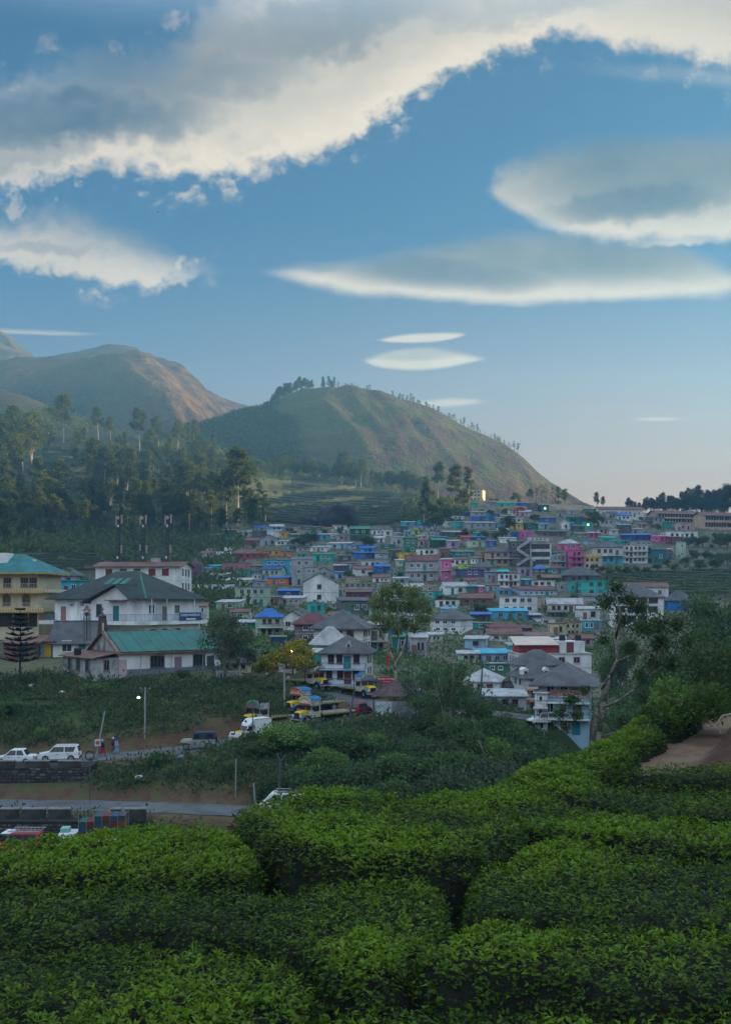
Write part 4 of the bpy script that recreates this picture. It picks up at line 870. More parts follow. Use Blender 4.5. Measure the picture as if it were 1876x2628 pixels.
def house(px0, px1, pt, pb, wall, roof='flat', rc='grey', s=None, w=None, wc=None, b=0, y=None, d=None, rh=None, lit=0, low=None, lab=None, name='house', oh=None, door=1, ymin=84, par=None, far=None, win=None, land=None, dz=0, trim=None, cat='house', ridge=None, side=1):
    p = hit((px0 + px1) / 2, pb, ymin); k = p.y / F; wd_ = (px1 - px0) * k; h = (pb - pt) * k
    yaw = R(rh_.uniform(-14, 14) if y is None else y)
    dep = d if d else min(max(.75 * wd_, 3.0), 9.0)
    wd_ = max(1.5, wd_ / (abs(math.cos(yaw)) + .35 * abs(math.sin(yaw))))
    st = s or max(1, round(h / 2.9)); fh = h / st
    root = empty(name, (p.x, p.y + dep / 2 * math.cos(yaw), p.z + dz), yaw, lab, cat)
    x0, x1, y0, y1 = -wd_ / 2, wd_ / 2, -dep / 2, dep / 2; oh = (.35 if roof != 'flat' else .22) if oh is None else oh
    rh = rh if rh is not None else dict(flat=0, shed=.14 * dep, gable=.22 * dep, gabley=.25 * wd_, hip=.26 * min(dep, wd_))[roof]
    fd = -2.2 if p.y < 200 else -4
    if low:
        lw = MB().box(x0 + .02, x1 - .02, y0 + .02, y1 - .02, fd, fh); lw.build('lower_wall', wallm(low), root)
        wl = MB().box(x0, x1, y0, y1, fh + .002, h)
    else: wl = MB().box(x0, x1, y0, y1, fd, h)
    gable_fill(wl, roof, x0, x1, y0, y1, h, rh)
    wl.build('wall', wallm(wall), root)
    rf = roof_mesh(roof, x0, x1, y0, y1, h, rh, oh, ridge=ridge).build('roof', roofm(rc), root)
    if par:
        q = MB(); t = .15
        q.box(x0, x1, y0, y0 + t, h + .17, h + .9).box(x0, x1, y1 - t, y1, h + .17, h + .9).box(x0, x0 + t, y0 + t, y1 - t, h + .17, h + .9).box(x1 - t, x1, y0 + t, y1 - t, h + .17, h + .9)
        q.build('parapet', wallm(par), root)
    wc = wc or rh_.choice(['white', 'white', 'brown', 'dark', 'lgrey'])
    nw = w if w is not None else max(1, int(wd_ / 2.7)); dr = rh_.randrange(nw + 1) if door and nw > 0 else -1
    fine = p.y < 420
    ww, wh = min(1.25, wd_ / (nw + 1) * .6) if nw else 1, min(1.35, fh * .46)
    if win: ww, wh = win
    for f in range(st):
        bal = b and (f > 0 or b == 2)
        if bal:
            sl_ = MB().box(x0 - .1, x1 + .1, y0 - 1.15, y0 + .05, f * fh - .16, f * fh + .0); sl_.build('balcony_floor', wallm(trim or 'offw'), root)
            railing(root, [(x0, y0 - .05), (x0, y0 - 1.1), (x1, y0 - 1.1), (x1, y0 - .05)], f * fh, .85, gap=.3)
        for i in range(nw):
            xx = x0 + wd_ * (i + 1) / (nw + 1) + rh_.uniform(-.15, .15)
            if (f == 0 or bal) and i == dr % max(nw, 1) and nw > 1 and fh > 1.9: add_door(root, xx, y0, f * fh + .02, .85, min(2.0, fh * .75), rh_.choice(['brown', 'dark', 'teal', 'maroon']))
            else: add_window(root, xx, y0, f * fh + fh * .34, ww, wh, wc, 2 if ww > .8 else 1, lit=(lit and i == 0 and f == st - 1), pane=True)
        if side and p.y < 480:
            sx_, rz_ = (x1, R(90)) if p.x < 0 else (x0, R(-90))
            for i in range(max(1, int(dep / 3.2))): add_window(root, sx_, y0 + dep * (i + 1) / (max(1, int(dep / 3.2)) + 1), f * fh + fh * .34, min(ww, 1.1), wh, wc, 2, rz_)
        if f and not bal and not low and st > 1 and p.y < 500: MB().box(x0 - .06, x1 + .06, y0 - .06, y1 + .06, f * fh - .09, f * fh + .03).build('floor_band', wallm(trim or 'lgrey'), root)
    HOUSES.append(dict(o=root, px=(px0 + px1) / 2, py=(pt + pb) / 2, w=px1 - px0, wall=wall, roof=roof, rc=rc, st=st, low=low, lit=lit, b=b, par=par, lab=lab, land=land, Y=p.y, nw=nw, wm=wd_, h=h, dep=dep, rh=rh, y0=y0))
    return root
def parse(txt, conv):
    ox, oy, sc = conv
    for line in txt.strip().splitlines():
        t = line.split()
        if not t: continue
        x0, x1, yt, yb = (float(v) for v in t[:4]); kw = {}
        for e in t[7:]:
            a, v = e.split('=')
            kw[a] = v if a in ('wc', 'low', 'par', 'trim') else float(v) if a in ('y', 'd', 'rh', 'oh', 'dz') else int(v)
        house(ox + x0 / sc, ox + x1 / sc, oy + yt / sc, oy + yb / sc, t[4], t[5], t[6], **kw)
TOWN_A = '''
330 442 92 128 lgrey shed tin w=2
440 540 84 126 slate flat grey w=1
540 628 84 126 white shed tin w=0
622 680 92 132 yellow shed rust w=1
395 495 150 188 brown gable rust w=2
482 612 142 186 grey gabley blue w=2
880 962 110 150 cyan shed tin w=1
956 1012 108 142 white shed tin w=1
1004 1102 116 152 grey flat grey w=2
1098 1230 72 152 dgreen gable green w=2
458 632 212 258 yellow flat cream w=3 oh=.5
632 716 228 264 orange flat rust w=2
320 545 238 274 red gable rust w=4
832 956 194 228 white shed tin w=3
948 1106 172 208 lblue shed tin w=2
848 990 244 288 turq shed green w=3
1065 1124 228 252 teal flat green w=1
1120 1220 234 268 blue shed blue w=1
1218 1282 234 268 dblue shed blue w=1
228 322 264 296 white flat grey w=2
136 236 322 356 turq shed turq w=1
232 416 344 380 turq gable maroon w=3 rh=2.4
420 506 322 356 grey shed rust w=1
512 648 346 394 pgreen gable dblue w=3
518 700 284 374 cyan flat cyan s=2 w=3 wc=white
696 842 278 452 grey flat lgrey s=3 w=2 wc=white par=grey
786 886 330 450 grey flat lgrey s=2 w=2 wc=white
886 972 350 404 lgrey gabley slate w=1
544 702 404 446 orange shed blue w=2
262 432 418 474 offw shed tin w=3
432 518 424 468 lblue shed rust w=1
1180 1342 292 330 offw flat white w=3
1252 1358 324 366 blue gable blue w=2
1042 1272 438 506 grey flat lime s=2 w=5 b=1
1004 1072 468 524 cream flat grey w=2
1070 1240 498 550 maroon shed rust w=4
610 752 490 544 dblue shed blue w=1
322 546 466 596 pgreen flat grey s=2 w=4 wc=lgrey trim=grey
548 632 534 584 rose shed rust w=2
626 792 540 586 lgrey shed tin w=3
0 150 474 524 offw gable grey w=4
150 322 476 528 lgrey gable grey w=4
622 816 680 756 white gabley slate w=2 rh=1.6
1012 1232 556 646 dgrey shed slate w=3
0 62 620 760 white flat offw s=2 w=2
50 132 590 720 offw gable brown s=2 w=2
280 432 985 1045 cream gable slate w=2
955 1092 652 700 brown gable brown w=1
1492 1606 800 930 lgrey gable tin w=3
1380 1490 800 900 teal shed green w=2
'''
TOWN_B = '''
890 962 102 122 brown gable brown w=1
755 802 152 190 turq shed turq w=0
868 942 148 186 grey shed rust w=1
944 1086 150 184 turq shed turq w=2
1100 1192 154 186 blue shed blue w=2
1188 1262 156 218 dgrey flat grey w=2
1248 1292 172 214 red flat rust w=1
1290 1350 168 224 teal flat grey w=1 lit=1
1100 1168 198 250 red gabley rust w=1
1120 1218 222 254 rose gable tin w=2
694 756 224 254 dblue shed blue w=1
752 862 222 290 grey shed tin w=2 low=blue s=2
864 908 214 250 cyan shed tin w=1
532 618 304 336 offw shed tin w=1
612 702 300 338 turq shed turq w=1
700 936 308 350 grey shed grey w=4
942 1012 268 296 grey shed tin w=1
1064 1152 274 304 white shed tin w=2
1042 1150 314 358 yellow flat rust w=2
1150 1262 314 362 dgreen flat brown w=2
1284 1402 268 304 blue hip brown w=2
1262 1352 314 354 lblue shed cyan w=2
1444 1506 304 364 white gabley tin w=1 wc=dark
1500 1542 308 354 cyan shed turq w=1
1500 1624 258 304 teal shed rust w=3
1062 1118 376 430 blue flat grey w=1
1116 1228 384 432 pink flat pink w=2 par=pink
1270 1482 374 416 dgrey shed slate w=4
1174 1348 424 446 white flat white w=4
70 142 368 410 white shed tin w=1
142 204 384 408 lgrey shed tin w=1
230 292 368 414 lblue shed cyan w=2
280 402 358 394 lime flat white w=2 oh=.5
370 532 374 420 grey flat grey w=4
530 722 380 416 slate shed grey w=3
132 228 420 490 tin shed grey w=2
226 336 424 545 green shed green s=2 w=2 wc=white
328 422 408 436 white shed tin w=2
340 432 444 494 rose shed rust w=2
464 566 418 460 blue shed blue w=2
440 552 440 496 dgreen gable green w=2
564 662 446 504 lilac shed tin w=1
664 752 420 446 red gable red w=2
710 862 446 496 pgreen flat grey w=2 wc=white d=6
760 862 420 442 dblue shed blue w=1
870 952 450 496 blue shed blue w=1
330 502 510 560 white flat grey w=3 wc=dgrey
504 582 510 576 brick shed rust w=2
600 772 532 566 teal shed green w=3
848 1060 530 636 beige hip slate s=2 w=3 wc=dark b=1
180 328 540 596 yellow flat cream w=2 wc=dark
254 520 600 756 lgrey gable maroon s=2 w=4 b=1 wc=white rh=2
520 600 590 756 pink shed tin s=2 w=1 b=1
655 790 628 666 lime flat lime w=2
738 944 652 700 lgrey hip slate w=2
642 862 668 726 purple flat purple w=3 wc=white
860 946 690 766 grey shed slate s=1 w=2
950 1036 684 746 dgreen gable turq w=1
960 1136 700 806 white flat red s=2 w=4 b=1 wc=dark
1110 1222 656 716 lilac flat lgrey w=2 wc=dark
1214 1350 664 696 slate hip blue w=2
1346 1480 660 706 turq hip maroon w=2 wc=white
1376 1496 552 656 grey flat pgreen s=2 w=3 b=1
1488 1616 522 664 pink flat pink s=3 w=2 b=1 trim=pink
1426 1602 466 520 pink hip tin w=3
1142 1212 750 796 teal shed cyan w=1
1208 1402 756 800 white flat offw w=3 wc=maroon
1092 1402 826 876 lblue shed maroon w=6 wc=white
524 722 798 860 white gable lgrew w=2 wc=dgrey
720 852 800 856 teal shed green w=2
800 850 800 860 pink shed lilac w=1
380 478 792 850 beige flat cream w=1
664 942 890 940 brown gable rust w=3 rh=1.4
980 1282 876 1006 white flat lgrey s=2 w=4 wc=lgrey d=8
1280 1352 884 966 beige flat grey s=1 w=1
1350 1624 936 1000 offw gable lgrey w=5 wc=maroon
894 1192 990 1056 cyan shed cyan w=3 wc=rose d=5
1576 1630 982 1060 white flat lgrey w=1 wc=dark
1358 1478 1086 1180 cream flat rust w=2 wc=dgrey
1480 1610 1082 1180 cream flat rust s=2 w=3 wc=dgrey
870 1142 1120 1160 brown shed maroon w=4
1140 1220 1122 1160 purple shed maroon w=1
520 640 972 1015 lblue shed cyan w=2
1350 1490 1000 1040 slate shed slate w=3
1190 1290 1020 1065 dblue shed tin w=2
'''.replace('lgrew', 'lgrey')
TOWN_C = '''
456 862 232 296 offw gable rust w=9 d=8
540 622 262 312 lgrey gable slate w=2
604 756 284 324 white hip blue w=3
742 866 268 306 offw hip tin w=3
412 604 318 374 lgrey flat grey w=4
196 304 300 350 teal shed green w=3
300 412 300 348 brown gable red w=2
332 412 340 396 turq flat green w=1 lit=1
1046 1152 344 400 green shed green w=2
1148 1232 350 416 rose flat lgrey w=2
1226 1312 354 408 peach flat tin w=2
1056 1332 426 486 white flat offw w=5 wc=dark
642 752 368 436 slate shed grey w=2
764 852 402 442 lgrey shed tin w=2
366 484 436 478 pink shed tin w=2
490 632 478 520 turq shed turq w=2
628 732 502 536 turq flat white w=2
690 936 456 498 dblue shed blue w=3
936 1082 468 514 pink shed pink w=2
1080 1202 474 530 maroon shed rust w=3
1164 1228 516 660 pgreen flat grey s=2 w=1
770 942 506 606 grey flat grey w=3
422 690 562 710 offw hip slate s=2 w=4 low=cyan b=1
684 902 548 700 white flat lgrey s=3 w=5 b=1 wc=dgrey
332 504 650 752 cream flat yellow s=2 w=3 par=yellow wc=dark
926 1052 580 696 teal gable slate s=1 w=2
1042 1112 580 664 brick shed tin s=2 low=blue w=2
150 476 808 862 dgrey hip slate w=4 rh=3
108 206 884 956 lgrey flat grey w=1
204 318 868 966 turq flat lgrey w=2
316 552 856 990 turq flat turq s=2 w=2 wc=dgrey d=8
326 572 992 1040 grey shed slate w=4
290 492 1104 1204 white shed tin s=1 w=2 wc=dark
326 496 1206 1300 cyan flat offw s=1 w=3
1086 1296 1028 1106 blue hip slate w=2 rh=2.6
1440 1640 1236 1310 white hip blue w=3
80 140 130 160 grey shed brown w=1
100 192 250 300 grey shed rust w=2
620 700 335 372 lblue shed green w=1
860 940 330 372 brick shed rust w=2
900 1050 300 340 grey shed slate w=3
240 340 380 420 dgrey shed slate w=2
560 640 410 450 offw shed tin w=1
1270 1340 480 530 grey shed tin w=1
60 200 610 700 teal flat grey w=2 s=2
'''
TOWN_D = '''
318 500 186 226 offw gable rust w=3
262 444 290 345 lblue shed cyan w=3 wc=lgrey
160 272 290 330 pgreen shed tin w=2
308 442 345 392 green flat grey w=2
200 418 438 508 white hip tin w=3 b=2 wc=dark d=9
300 532 520 586 lgrey shed tin w=3 wc=maroon
388 500 468 520 teal gable slate w=2
'''
parse(TOWN_A, ZA); parse(TOWN_B, ZB); parse(TOWN_C, ZC); parse(TOWN_D, (1100, 1540, 2.093))
# ------------------------------------------------------------------ larger buildings
ZH = (0, 1400, 2.619); ZD = (1100, 1540, 2.093)
def zz(conv, x0, x1, yt, yb): return conv[0] + x0 / conv[2], conv[0] + x1 / conv[2], conv[1] + yt / conv[2], conv[1] + yb / conv[2]
def text(parent, s, loc, size, m, rot=(R(90), 0, 0), name='lettering', align='CENTER', ext=.01):
    c = bpy.data.curves.new(name, 'FONT'); c.body = s; c.size = size; c.align_x = align; c.align_y = 'CENTER'; c.extrude = ext
    tmp = bpy.data.objects.new('tmp', c); COL.objects.link(tmp); dg = bpy.context.evaluated_depsgraph_get(); me = bpy.data.meshes.new_from_object(tmp.evaluated_get(dg)); bpy.data.objects.remove(tmp)
    me.materials.clear(); me.materials.append(m); o = bpy.data.objects.new(name, me); COL.objects.link(o); o.parent = parent; o.location = loc; o.rotation_euler = rot; return o
def sheets(parent, x0, x1, a, b_, n, m, name='roof_sheet', proud=.03):
    """separate lapped roof sheets between an eave point a=(y,z) and a ridge point b=(y,z)"""
    a = Vector((0, *a)); b_ = Vector((0, *b_)); d = b_ - a; nrm = Vector((0, -d.z, d.y)).normalized()
    if nrm.z < 0: nrm = -nrm
    for i in range(n):
        xa, xb = x0 + (x1 - x0) * i / n, x0 + (x1 - x0) * (i + 1) / n
        lift = nrm * (proud + (.025 if i % 2 else 0)); e = Vector((0, 0, -.02))
        P = [Vector((xa + .01, 0, 0)) + a + lift, Vector((xb - .01, 0, 0)) + a + lift, Vector((xb - .01, 0, 0)) + b_ + lift, Vector((xa + .01, 0, 0)) + b_ + lift]
        q = MB().poly(P + [p - nrm * .03 for p in P], [(0, 1, 2, 3), (7, 6, 5, 4), (0, 4, 5, 1), (1, 5, 6, 2), (2, 6, 7, 3), (3, 7, 4, 0)])
        q.build(name, m, parent)
WHITE = wallm('white'); STAIN = mat('stained_plaster', (.42, .43, .43), .9, .3, .5, .4, 6, grime=.85, gscale=.5)
SKIRT = mat('grey_skirting', (.20, .23, .28), .85, .15, 1, grime=.3)
REDM = mat('sign_red', (.45, .03, .04), .6, .1, 1); SIGNB = mat('sign_blue', (.03, .07, .22), .6, .1, 1); WTXT = mat('white_letters', (.85, .85, .85), .6, 0.05, 1)
# --- low white hall with a green tin roof
def hall():
    th = R(38); c = W(305, 1738, 131.5); w_, d_, h, rh = 15.2, 9.2, 3.25, 2.5
    root = empty('hall', c, th, 'long low white hall with stained gable and green tin roof above the bank', 'building')
    # the front left corner is the origin: x along the front, y into the depth
    wl = MB().box(0, w_, 0, d_, -3, h); wl.prism([(0, h), (d_, h), (d_ / 2, h + rh)], w_ - .25, w_, ax='x'); wl.build('wall', WHITE, root)
    g = MB().prism([(0, h + .0), (d_, h + .0), (d_ / 2, h + rh)], -.02, .25, ax='x').build('gable', STAIN, root)
    cp = MB()
    for ya, yb in ((-.55, d_ / 2), (d_ + .55, d_ / 2)): cp.bar((-.06, ya, h - .2), (-.06, yb, h + rh + .16), .13, 4); cp.bar((w_ + .06, ya, h - .2), (w_ + .06, yb, h + rh + .16), .16, 4)
    cp.build('gable_coping', CONC, root)
    GT = roofm('teal'); gm = mat('green_tin', (.02, .155, .13), .55, .25, .5, grime=.25, gscale=.3, rgb2=(.03, .10, .09))
    rf = roof_mesh('gable', 0, w_, 0, d_, h, rh, .55).build('roof', roofm('rust'), root)
    sheets(root, .2, w_ - .2, (-.45, h - .12 + .12), (d_ / 2 - .1, h + rh + .12), 14, gm)
    MB().box(0.02, w_ - .02, -.03, .0, -.6, .95).build('skirting', SKIRT, root)
    for x, ww in ((4.6, 2.1), (10.9, 1.9)): add_window(root, x + .9, 0, 1.05, ww, 1.6, 'dgrey', 4)
    add_door(root, .55, 0, -.2, .95, 2.4, 'rose'); add_door(root, 8.6, 0, .1, .9, 2.2, 'mauve'); add_door(root, 13.6, 0, .1, 1.0, 2.2, 'dark')
    for x in (3.1, 7.6, 12.4): MB().bar((x, -.06, 0), (x, -.06, h), .05, 6).build('drain_pipe', mat('pipe', (.5, .52, .54), .6), root)
    railing(root, [(3.6, -1.2), (w_ - 1.4, -1.2)], -.15, 1.0, 'fence', mat('blue_grey_iron', (.14, .18, .24), .6))
    MB().box(3.2, w_ - 1, -1.35, -.02, -2.2, -.17).build('terrace', CONC, root)
    # lean-to on the gable end
    a, hb = 3.4, 2.55
    MB().box(-a, -.03, .0, d_ + 1.4, -3, hb).build('annex_wall', STAIN, root)
    r = MB().poly([(-a - .5, -.45, hb + .02), (-.05, -.45, hb + .75), (-.05, d_ + 1.8, hb + .75), (-a - .5, d_ + 1.8, hb + .02), (-a - .5, -.45, hb - .08), (-.05, -.45, hb + .65), (-.05, d_ + 1.8, hb + .65), (-a - .5, d_ + 1.8, hb - .08)],
                  [(0, 1, 2, 3), (7, 6, 5, 4), (0, 4, 5, 1), (1, 5, 6, 2), (2, 6, 7, 3), (3, 7, 4, 0)]); r.build('annex_roof', roofm('rust'), root)
    for y in (2.2, 5.2, 8.2): add_window(root, -a, y, .75, 1.15, 1.5, 'dgrey', 2, R(-90))
    add_window(root, -a / 2, 0, .85, .8, 1.5, 'mauve', 2)
    t = MB().lathe([(.45, 0), (.5, .1), (.5, .75), (.42, .9), (.15, .98)], n=12)
    o = t.build('water_tank', mat('black_plastic', (.02, .022, .025), .5, .2, 2), None, c + Matrix.Rotation(th, 3, 'Z') @ Vector((-a + .4, d_ * .7, hb + .22)), smooth=False)
    tag(o, 'black water tank on the rusty lean-to of the low white hall', 'water tank')
hall()
# --- big guesthouse with a dark green hipped roof
def guesthouse():
    th = R(-26); c = W(372, 1640, 158.0); w_, d_, h = 18.6, 14.5, 6.3      # front right corner is the origin
    root = empty('guesthouse', c, th, 'big white guesthouse with dark green hipped roof and blue railings', 'building')
    MB().box(-w_, 0, 0, d_, -4, h).build('wall', WHITE, root)
    DG = mat('mossy_green_roof', (.030, .052, .046), .7, .3, .35, grime=.3, gscale=.3, rgb2=(.018, .026, .024)); LG = mat('fresh_green_sheet', (.025, .20, .15), .6, .2, .5)
    roof_mesh('hip', -w_, 0, 0, d_, h + .05, 4.5, 1.15, ridge=5.0).build('roof', DG, root)
    e = (-w_ / 2 + 2.5, d_ / 2, h + 4.57)
    MB().bar((1.15, -1.15, h + .02), e, .17, 4).bar((-w_ / 2 - 2.5, d_ / 2, h + 4.57), e, .17, 4).build('ridge_cap', LG, root)
    for i in range(9):            # newer sheets near the ridge
        t0, t1 = .52, .96; x0 = -w_ / 2 - 2.4 + i * .56
        a = Vector((x0, -1.15 + (d_ / 2 + 1.15) * t0, h - .1 + 4.57 * t0 + .2)); b_ = Vector((x0, -1.15 + (d_ / 2 + 1.15) * t1, h - .1 + 4.57 * t1 + .2)); dx = Vector((.52, 0, 0))
        MB().poly([a, a + dx, b_ + dx, b_, a - Vector((0, 0, .04)), a + dx - Vector((0, 0, .04)), b_ + dx - Vector((0, 0, .04)), b_ - Vector((0, 0, .04))], [(0, 1, 2, 3), (7, 6, 5, 4), (0, 4, 5, 1), (1, 5, 6, 2), (2, 6, 7, 3), (3, 7, 4, 0)]).build('roof_sheet', LG if i % 3 else DG, root)
    # projecting gabled bay
    bx0, bx1, bd, ax_, az_ = -9.0, -1.8, 2.1, -3.7, h + 2.1
    b = MB().box(bx0, bx1, -bd, .0, 2.8, h - .35); b.prism([(bx0, h - .35), (bx1, h - .35), (bx1, h + .55), (ax_, az_)], -bd, 1.5); b.build('bay', WHITE, root)
    for (xa, za, xb, zb) in ((bx0 - 1.6, h - .75, ax_ + .1, az_ + .08), (bx1 + 1.0, h - .1, ax_, az_ + .08)):
        MB().poly([(xa, -bd - .9, za), (xb, -bd - .9, zb), (xb, 6.5, zb), (xa, 6.5, za), (xa, -bd - .9, za + .12), (xb, -bd - .9, zb + .12), (xb, 6.5, zb + .12), (xa, 6.5, za + .12)],
              [(0, 1, 2, 3), (7, 6, 5, 4), (0, 4, 5, 1), (1, 5, 6, 2), (2, 6, 7, 3), (3, 7, 4, 0)]).build('bay_roof', DG, root)
    MB().box(bx1 - 3.6, bx1 + .3, -bd - 1.2, -bd - .02, h - .3, h - .16).build('awning', roofm('dgrey'), root)
    # floor slab and ledge
    MB().box(-w_ - 1.0, 1.3, -2.6, d_ + .5, 2.2, 2.8).build('balcony_floor', wallm('white'), root)
    for i in range(5): MB().box(-w_ + 2.6 + i * 2.2, -w_ + 2.85 + i * 2.2, -.16, 0, 2.8, h).build('pilaster', WHITE, root)
    BLR = mat('blue_iron', (.10, .20, .34), .5, .1, 1)
    railing(root, [(-5.6, -2.5), (1.2, -2.5), (1.2, d_)], 2.8, 1.05, m=BLR); railing(root, [(-w_ - .8, -1.2), (-w_ + 1.8, -1.2)], 2.8, 1.05, m=BLR); railing(root, [(-w_ + 6.6, -1.2), (-w_ + 8.8, -1.2)], 2.8, 1.05, m=BLR)
    for x in (-w_ + 3.7, -w_ + 5.9, -w_ + 10.3): add_window(root, x, 0, h - 1.2, 1.0, .5, 'white', 3)
    add_door(root, -w_ + 1.9, 0, 2.82, .95, 2.2, 'brick'); add_window(root, bx0 + 1.6, -bd, 3.5, 1.1, 2.0, 'teal', 1)
    add_door(root, bx0 + 5.0, -bd, 2.82, 1.0, 2.3, 'teal')
    for y in (1.6, 8.3): add_window(root, 0, y, 3.9, 1.5, 1.5, 'white', 3, R(90))
    add_door(root, 0, 5.0, 2.82, 1.0, 2.2, 'brown', R(90))
    for y in (2, 5, 8.5): add_window(root, 0, y, .5, 1.5, 1.1, 'white', 3, R(90))
    for y in (.2, 4.1, 11.5): MB().bar((1.2, y, 2.8), (1.2, y, h), .07, 6).build('post', WHITE, root)
    # name board on the railing
    sg = MB().box(1.30, 1.36, 7.2, 13.2, 2.75, 4.1).build('sign_board', SIGNB, root)
    text(sg, 'KURINJI WANDERLUST', (1.37, 10.2, 3.65), .52, WTXT, (R(90), 0, R(90)))
    MB().box(1.362, 1.39, 9.0, 11.6, 2.9, 3.1).build('strip', WTXT, sg)
guesthouse()
# --- old house with mossy tiles behind the hall, and its lean-to
house(*zz(ZH, 335, 640, 648, 752), 'white', 'gable', 'slate', w=2, wc='white', y=6, d=8, rh=2.9, oh=.6, win=(1.5, 1.7), lab='old white house with mossy dark tiled roof behind the hall', door=0, name='old_house', cat='house')
house(*zz(ZH, 232, 330, 648, 752), 'lblue', 'shed', 'rust', w=0, y=6, d=5, oh=.9, lab='small whitewashed lean-to with a yellow door beside the old house', name='shed', cat='shed')
add_door(HOUSES[-1]['o'], .6, HOUSES[-1]['y0'], 0, .95, 2.0, 'yellow')
house(*zz(ZH, 20, 235, 662, 770), 'brown', 'shed', 'rust', w=2, y=2, d=5, oh=.6, lab='low shed with rusty roof behind the star-shaped pine', name='shed', cat='shed')
house(*zz(ZH, 40, 125, 525, 590), 'pgreen', 'flat', 'grey', w=1, y=0, lab='small pale green flat-roofed hut below the cream building', name='hut', cat='house')
# --- cream three-storey house with arched windows on the left edge
def cream_house():
    p = W(60, 1606, 168); k = 168 / F; root = empty('cream_house', (p.x, p.y, p.z), R(-6), 'cream three-storey building with arched brown windows at the left edge', 'building')
    x0, x1, d_ = -13, 2.7, 9; F1, F2, H3 = 2.9, 6.1, 8.9
    CR = mat('cream_plaster', (.66, .56, .40), .85, .1, .5, grime=.15); YT = mat('ochre_trim', (.50, .34, .08), .8, .15, 1)
    MB().box(x0, x1, 0, d_, -4, H3).build('wall', CR, root)
    roof_mesh('hip', x0, x1, 0, d_, H3, 3.2, 1.5).build('roof', roofm('teal'), root)
    MB().box(x0 - 1.5, x1 + 1.6, -1.55, -1.4, H3 - .3, H3 - .02).box(x1 + 1.5, x1 + 1.65, -1.55, d_, H3 - .3, H3 - .02).build('eave_board', YT, root)
    for z in (F1, F2):
        s_ = MB().box(x0, x1 + 1.4, -1.5, d_, z - .55, z).build('balcony_floor', CR, root)
        b = MB()
        for i in range(36): b.box(x0 + 1 + i * .46, x0 + 1.2 + i * .46, -1.56, -1.51, z - .5, z - .05)
        b.build('fluting', YT, s_); MB().box(x0, x1 + 1.45, -1.58, -1.5, z - .72, z - .56).build('trim', YT, root)
        railing(root, [(x0, -1.45), (x1 + 1.3, -1.45), (x1 + 1.3, d_ * .6)], z, .9, m=mat('cream_rail', (.5, .45, .36), .6))
    WB = mat('varnished_wood', (.22, .10, .045), .5, .2, 2)
    for x in (-6.6, -2.9, .5):
        f = MB(); n = 10; prof = [(-.65, 0), (.65, 0), (.65, 1.35)] + [(.65 * math.cos(t), 1.35 + .65 * math.sin(t)) for t in [math.pi * i / n for i in range(1, n)]] + [(-.65, 1.35)]
        f.prism([(x + a * 1.16, F1 + .35 + z * 1.06) for a, z in prof], -.06, .02); o = f.build('window_surround', YT, root)
        MB().prism([(x + a, F1 + .35 + z) for a, z in prof], -.1, -.062).build('window', WB, root)
        q = MB()
        for sx in (-.32, .32): q.box(x + sx - .22, x + sx + .22, -.125, -.101, F1 + .6, F1 + 1.5)
        q.prism([(x + .5 * math.cos(t), F1 + 1.75 + .45 * math.sin(t)) for t in [math.pi * i / 8 for i in range(9)]], -.125, -.101); q.build('pane', mat('green_glass', (.02, .10, .07), .15, .2, 1, spec=.6), root)
    for x in (-6.5, -2.8, .2, 1.7): add_window(root, x, 0, F2 + .35, 1.35, 1.6, WB, 3)
    b = MB()
    for i in range(5): b.box(x0 + 4 + i * 2.6, x0 + 4.15 + i * 2.6, -1.4, -1.25, -1, F1 - .55)
    b.build('column', mat('rust_post', (.22, .10, .07), .8), root)
    MB().box(x0 + .5, x1 - .3, -.05, -.01, -.2, 2.1).build('shop_shutter', mat('dark_shutter', (.06, .045, .04), .7, .3, 3), root)
    MB().box(x0 + 6.6, x0 + 9.4, 1.5, 4, H3 + .6, H3 + 3.4).box(x0 + 6.6, x0 + 13.6, 3.2, 3.6, H3 + 1.5, H3 + 2.3).build('roof_block', WHITE, root)
cream_house()
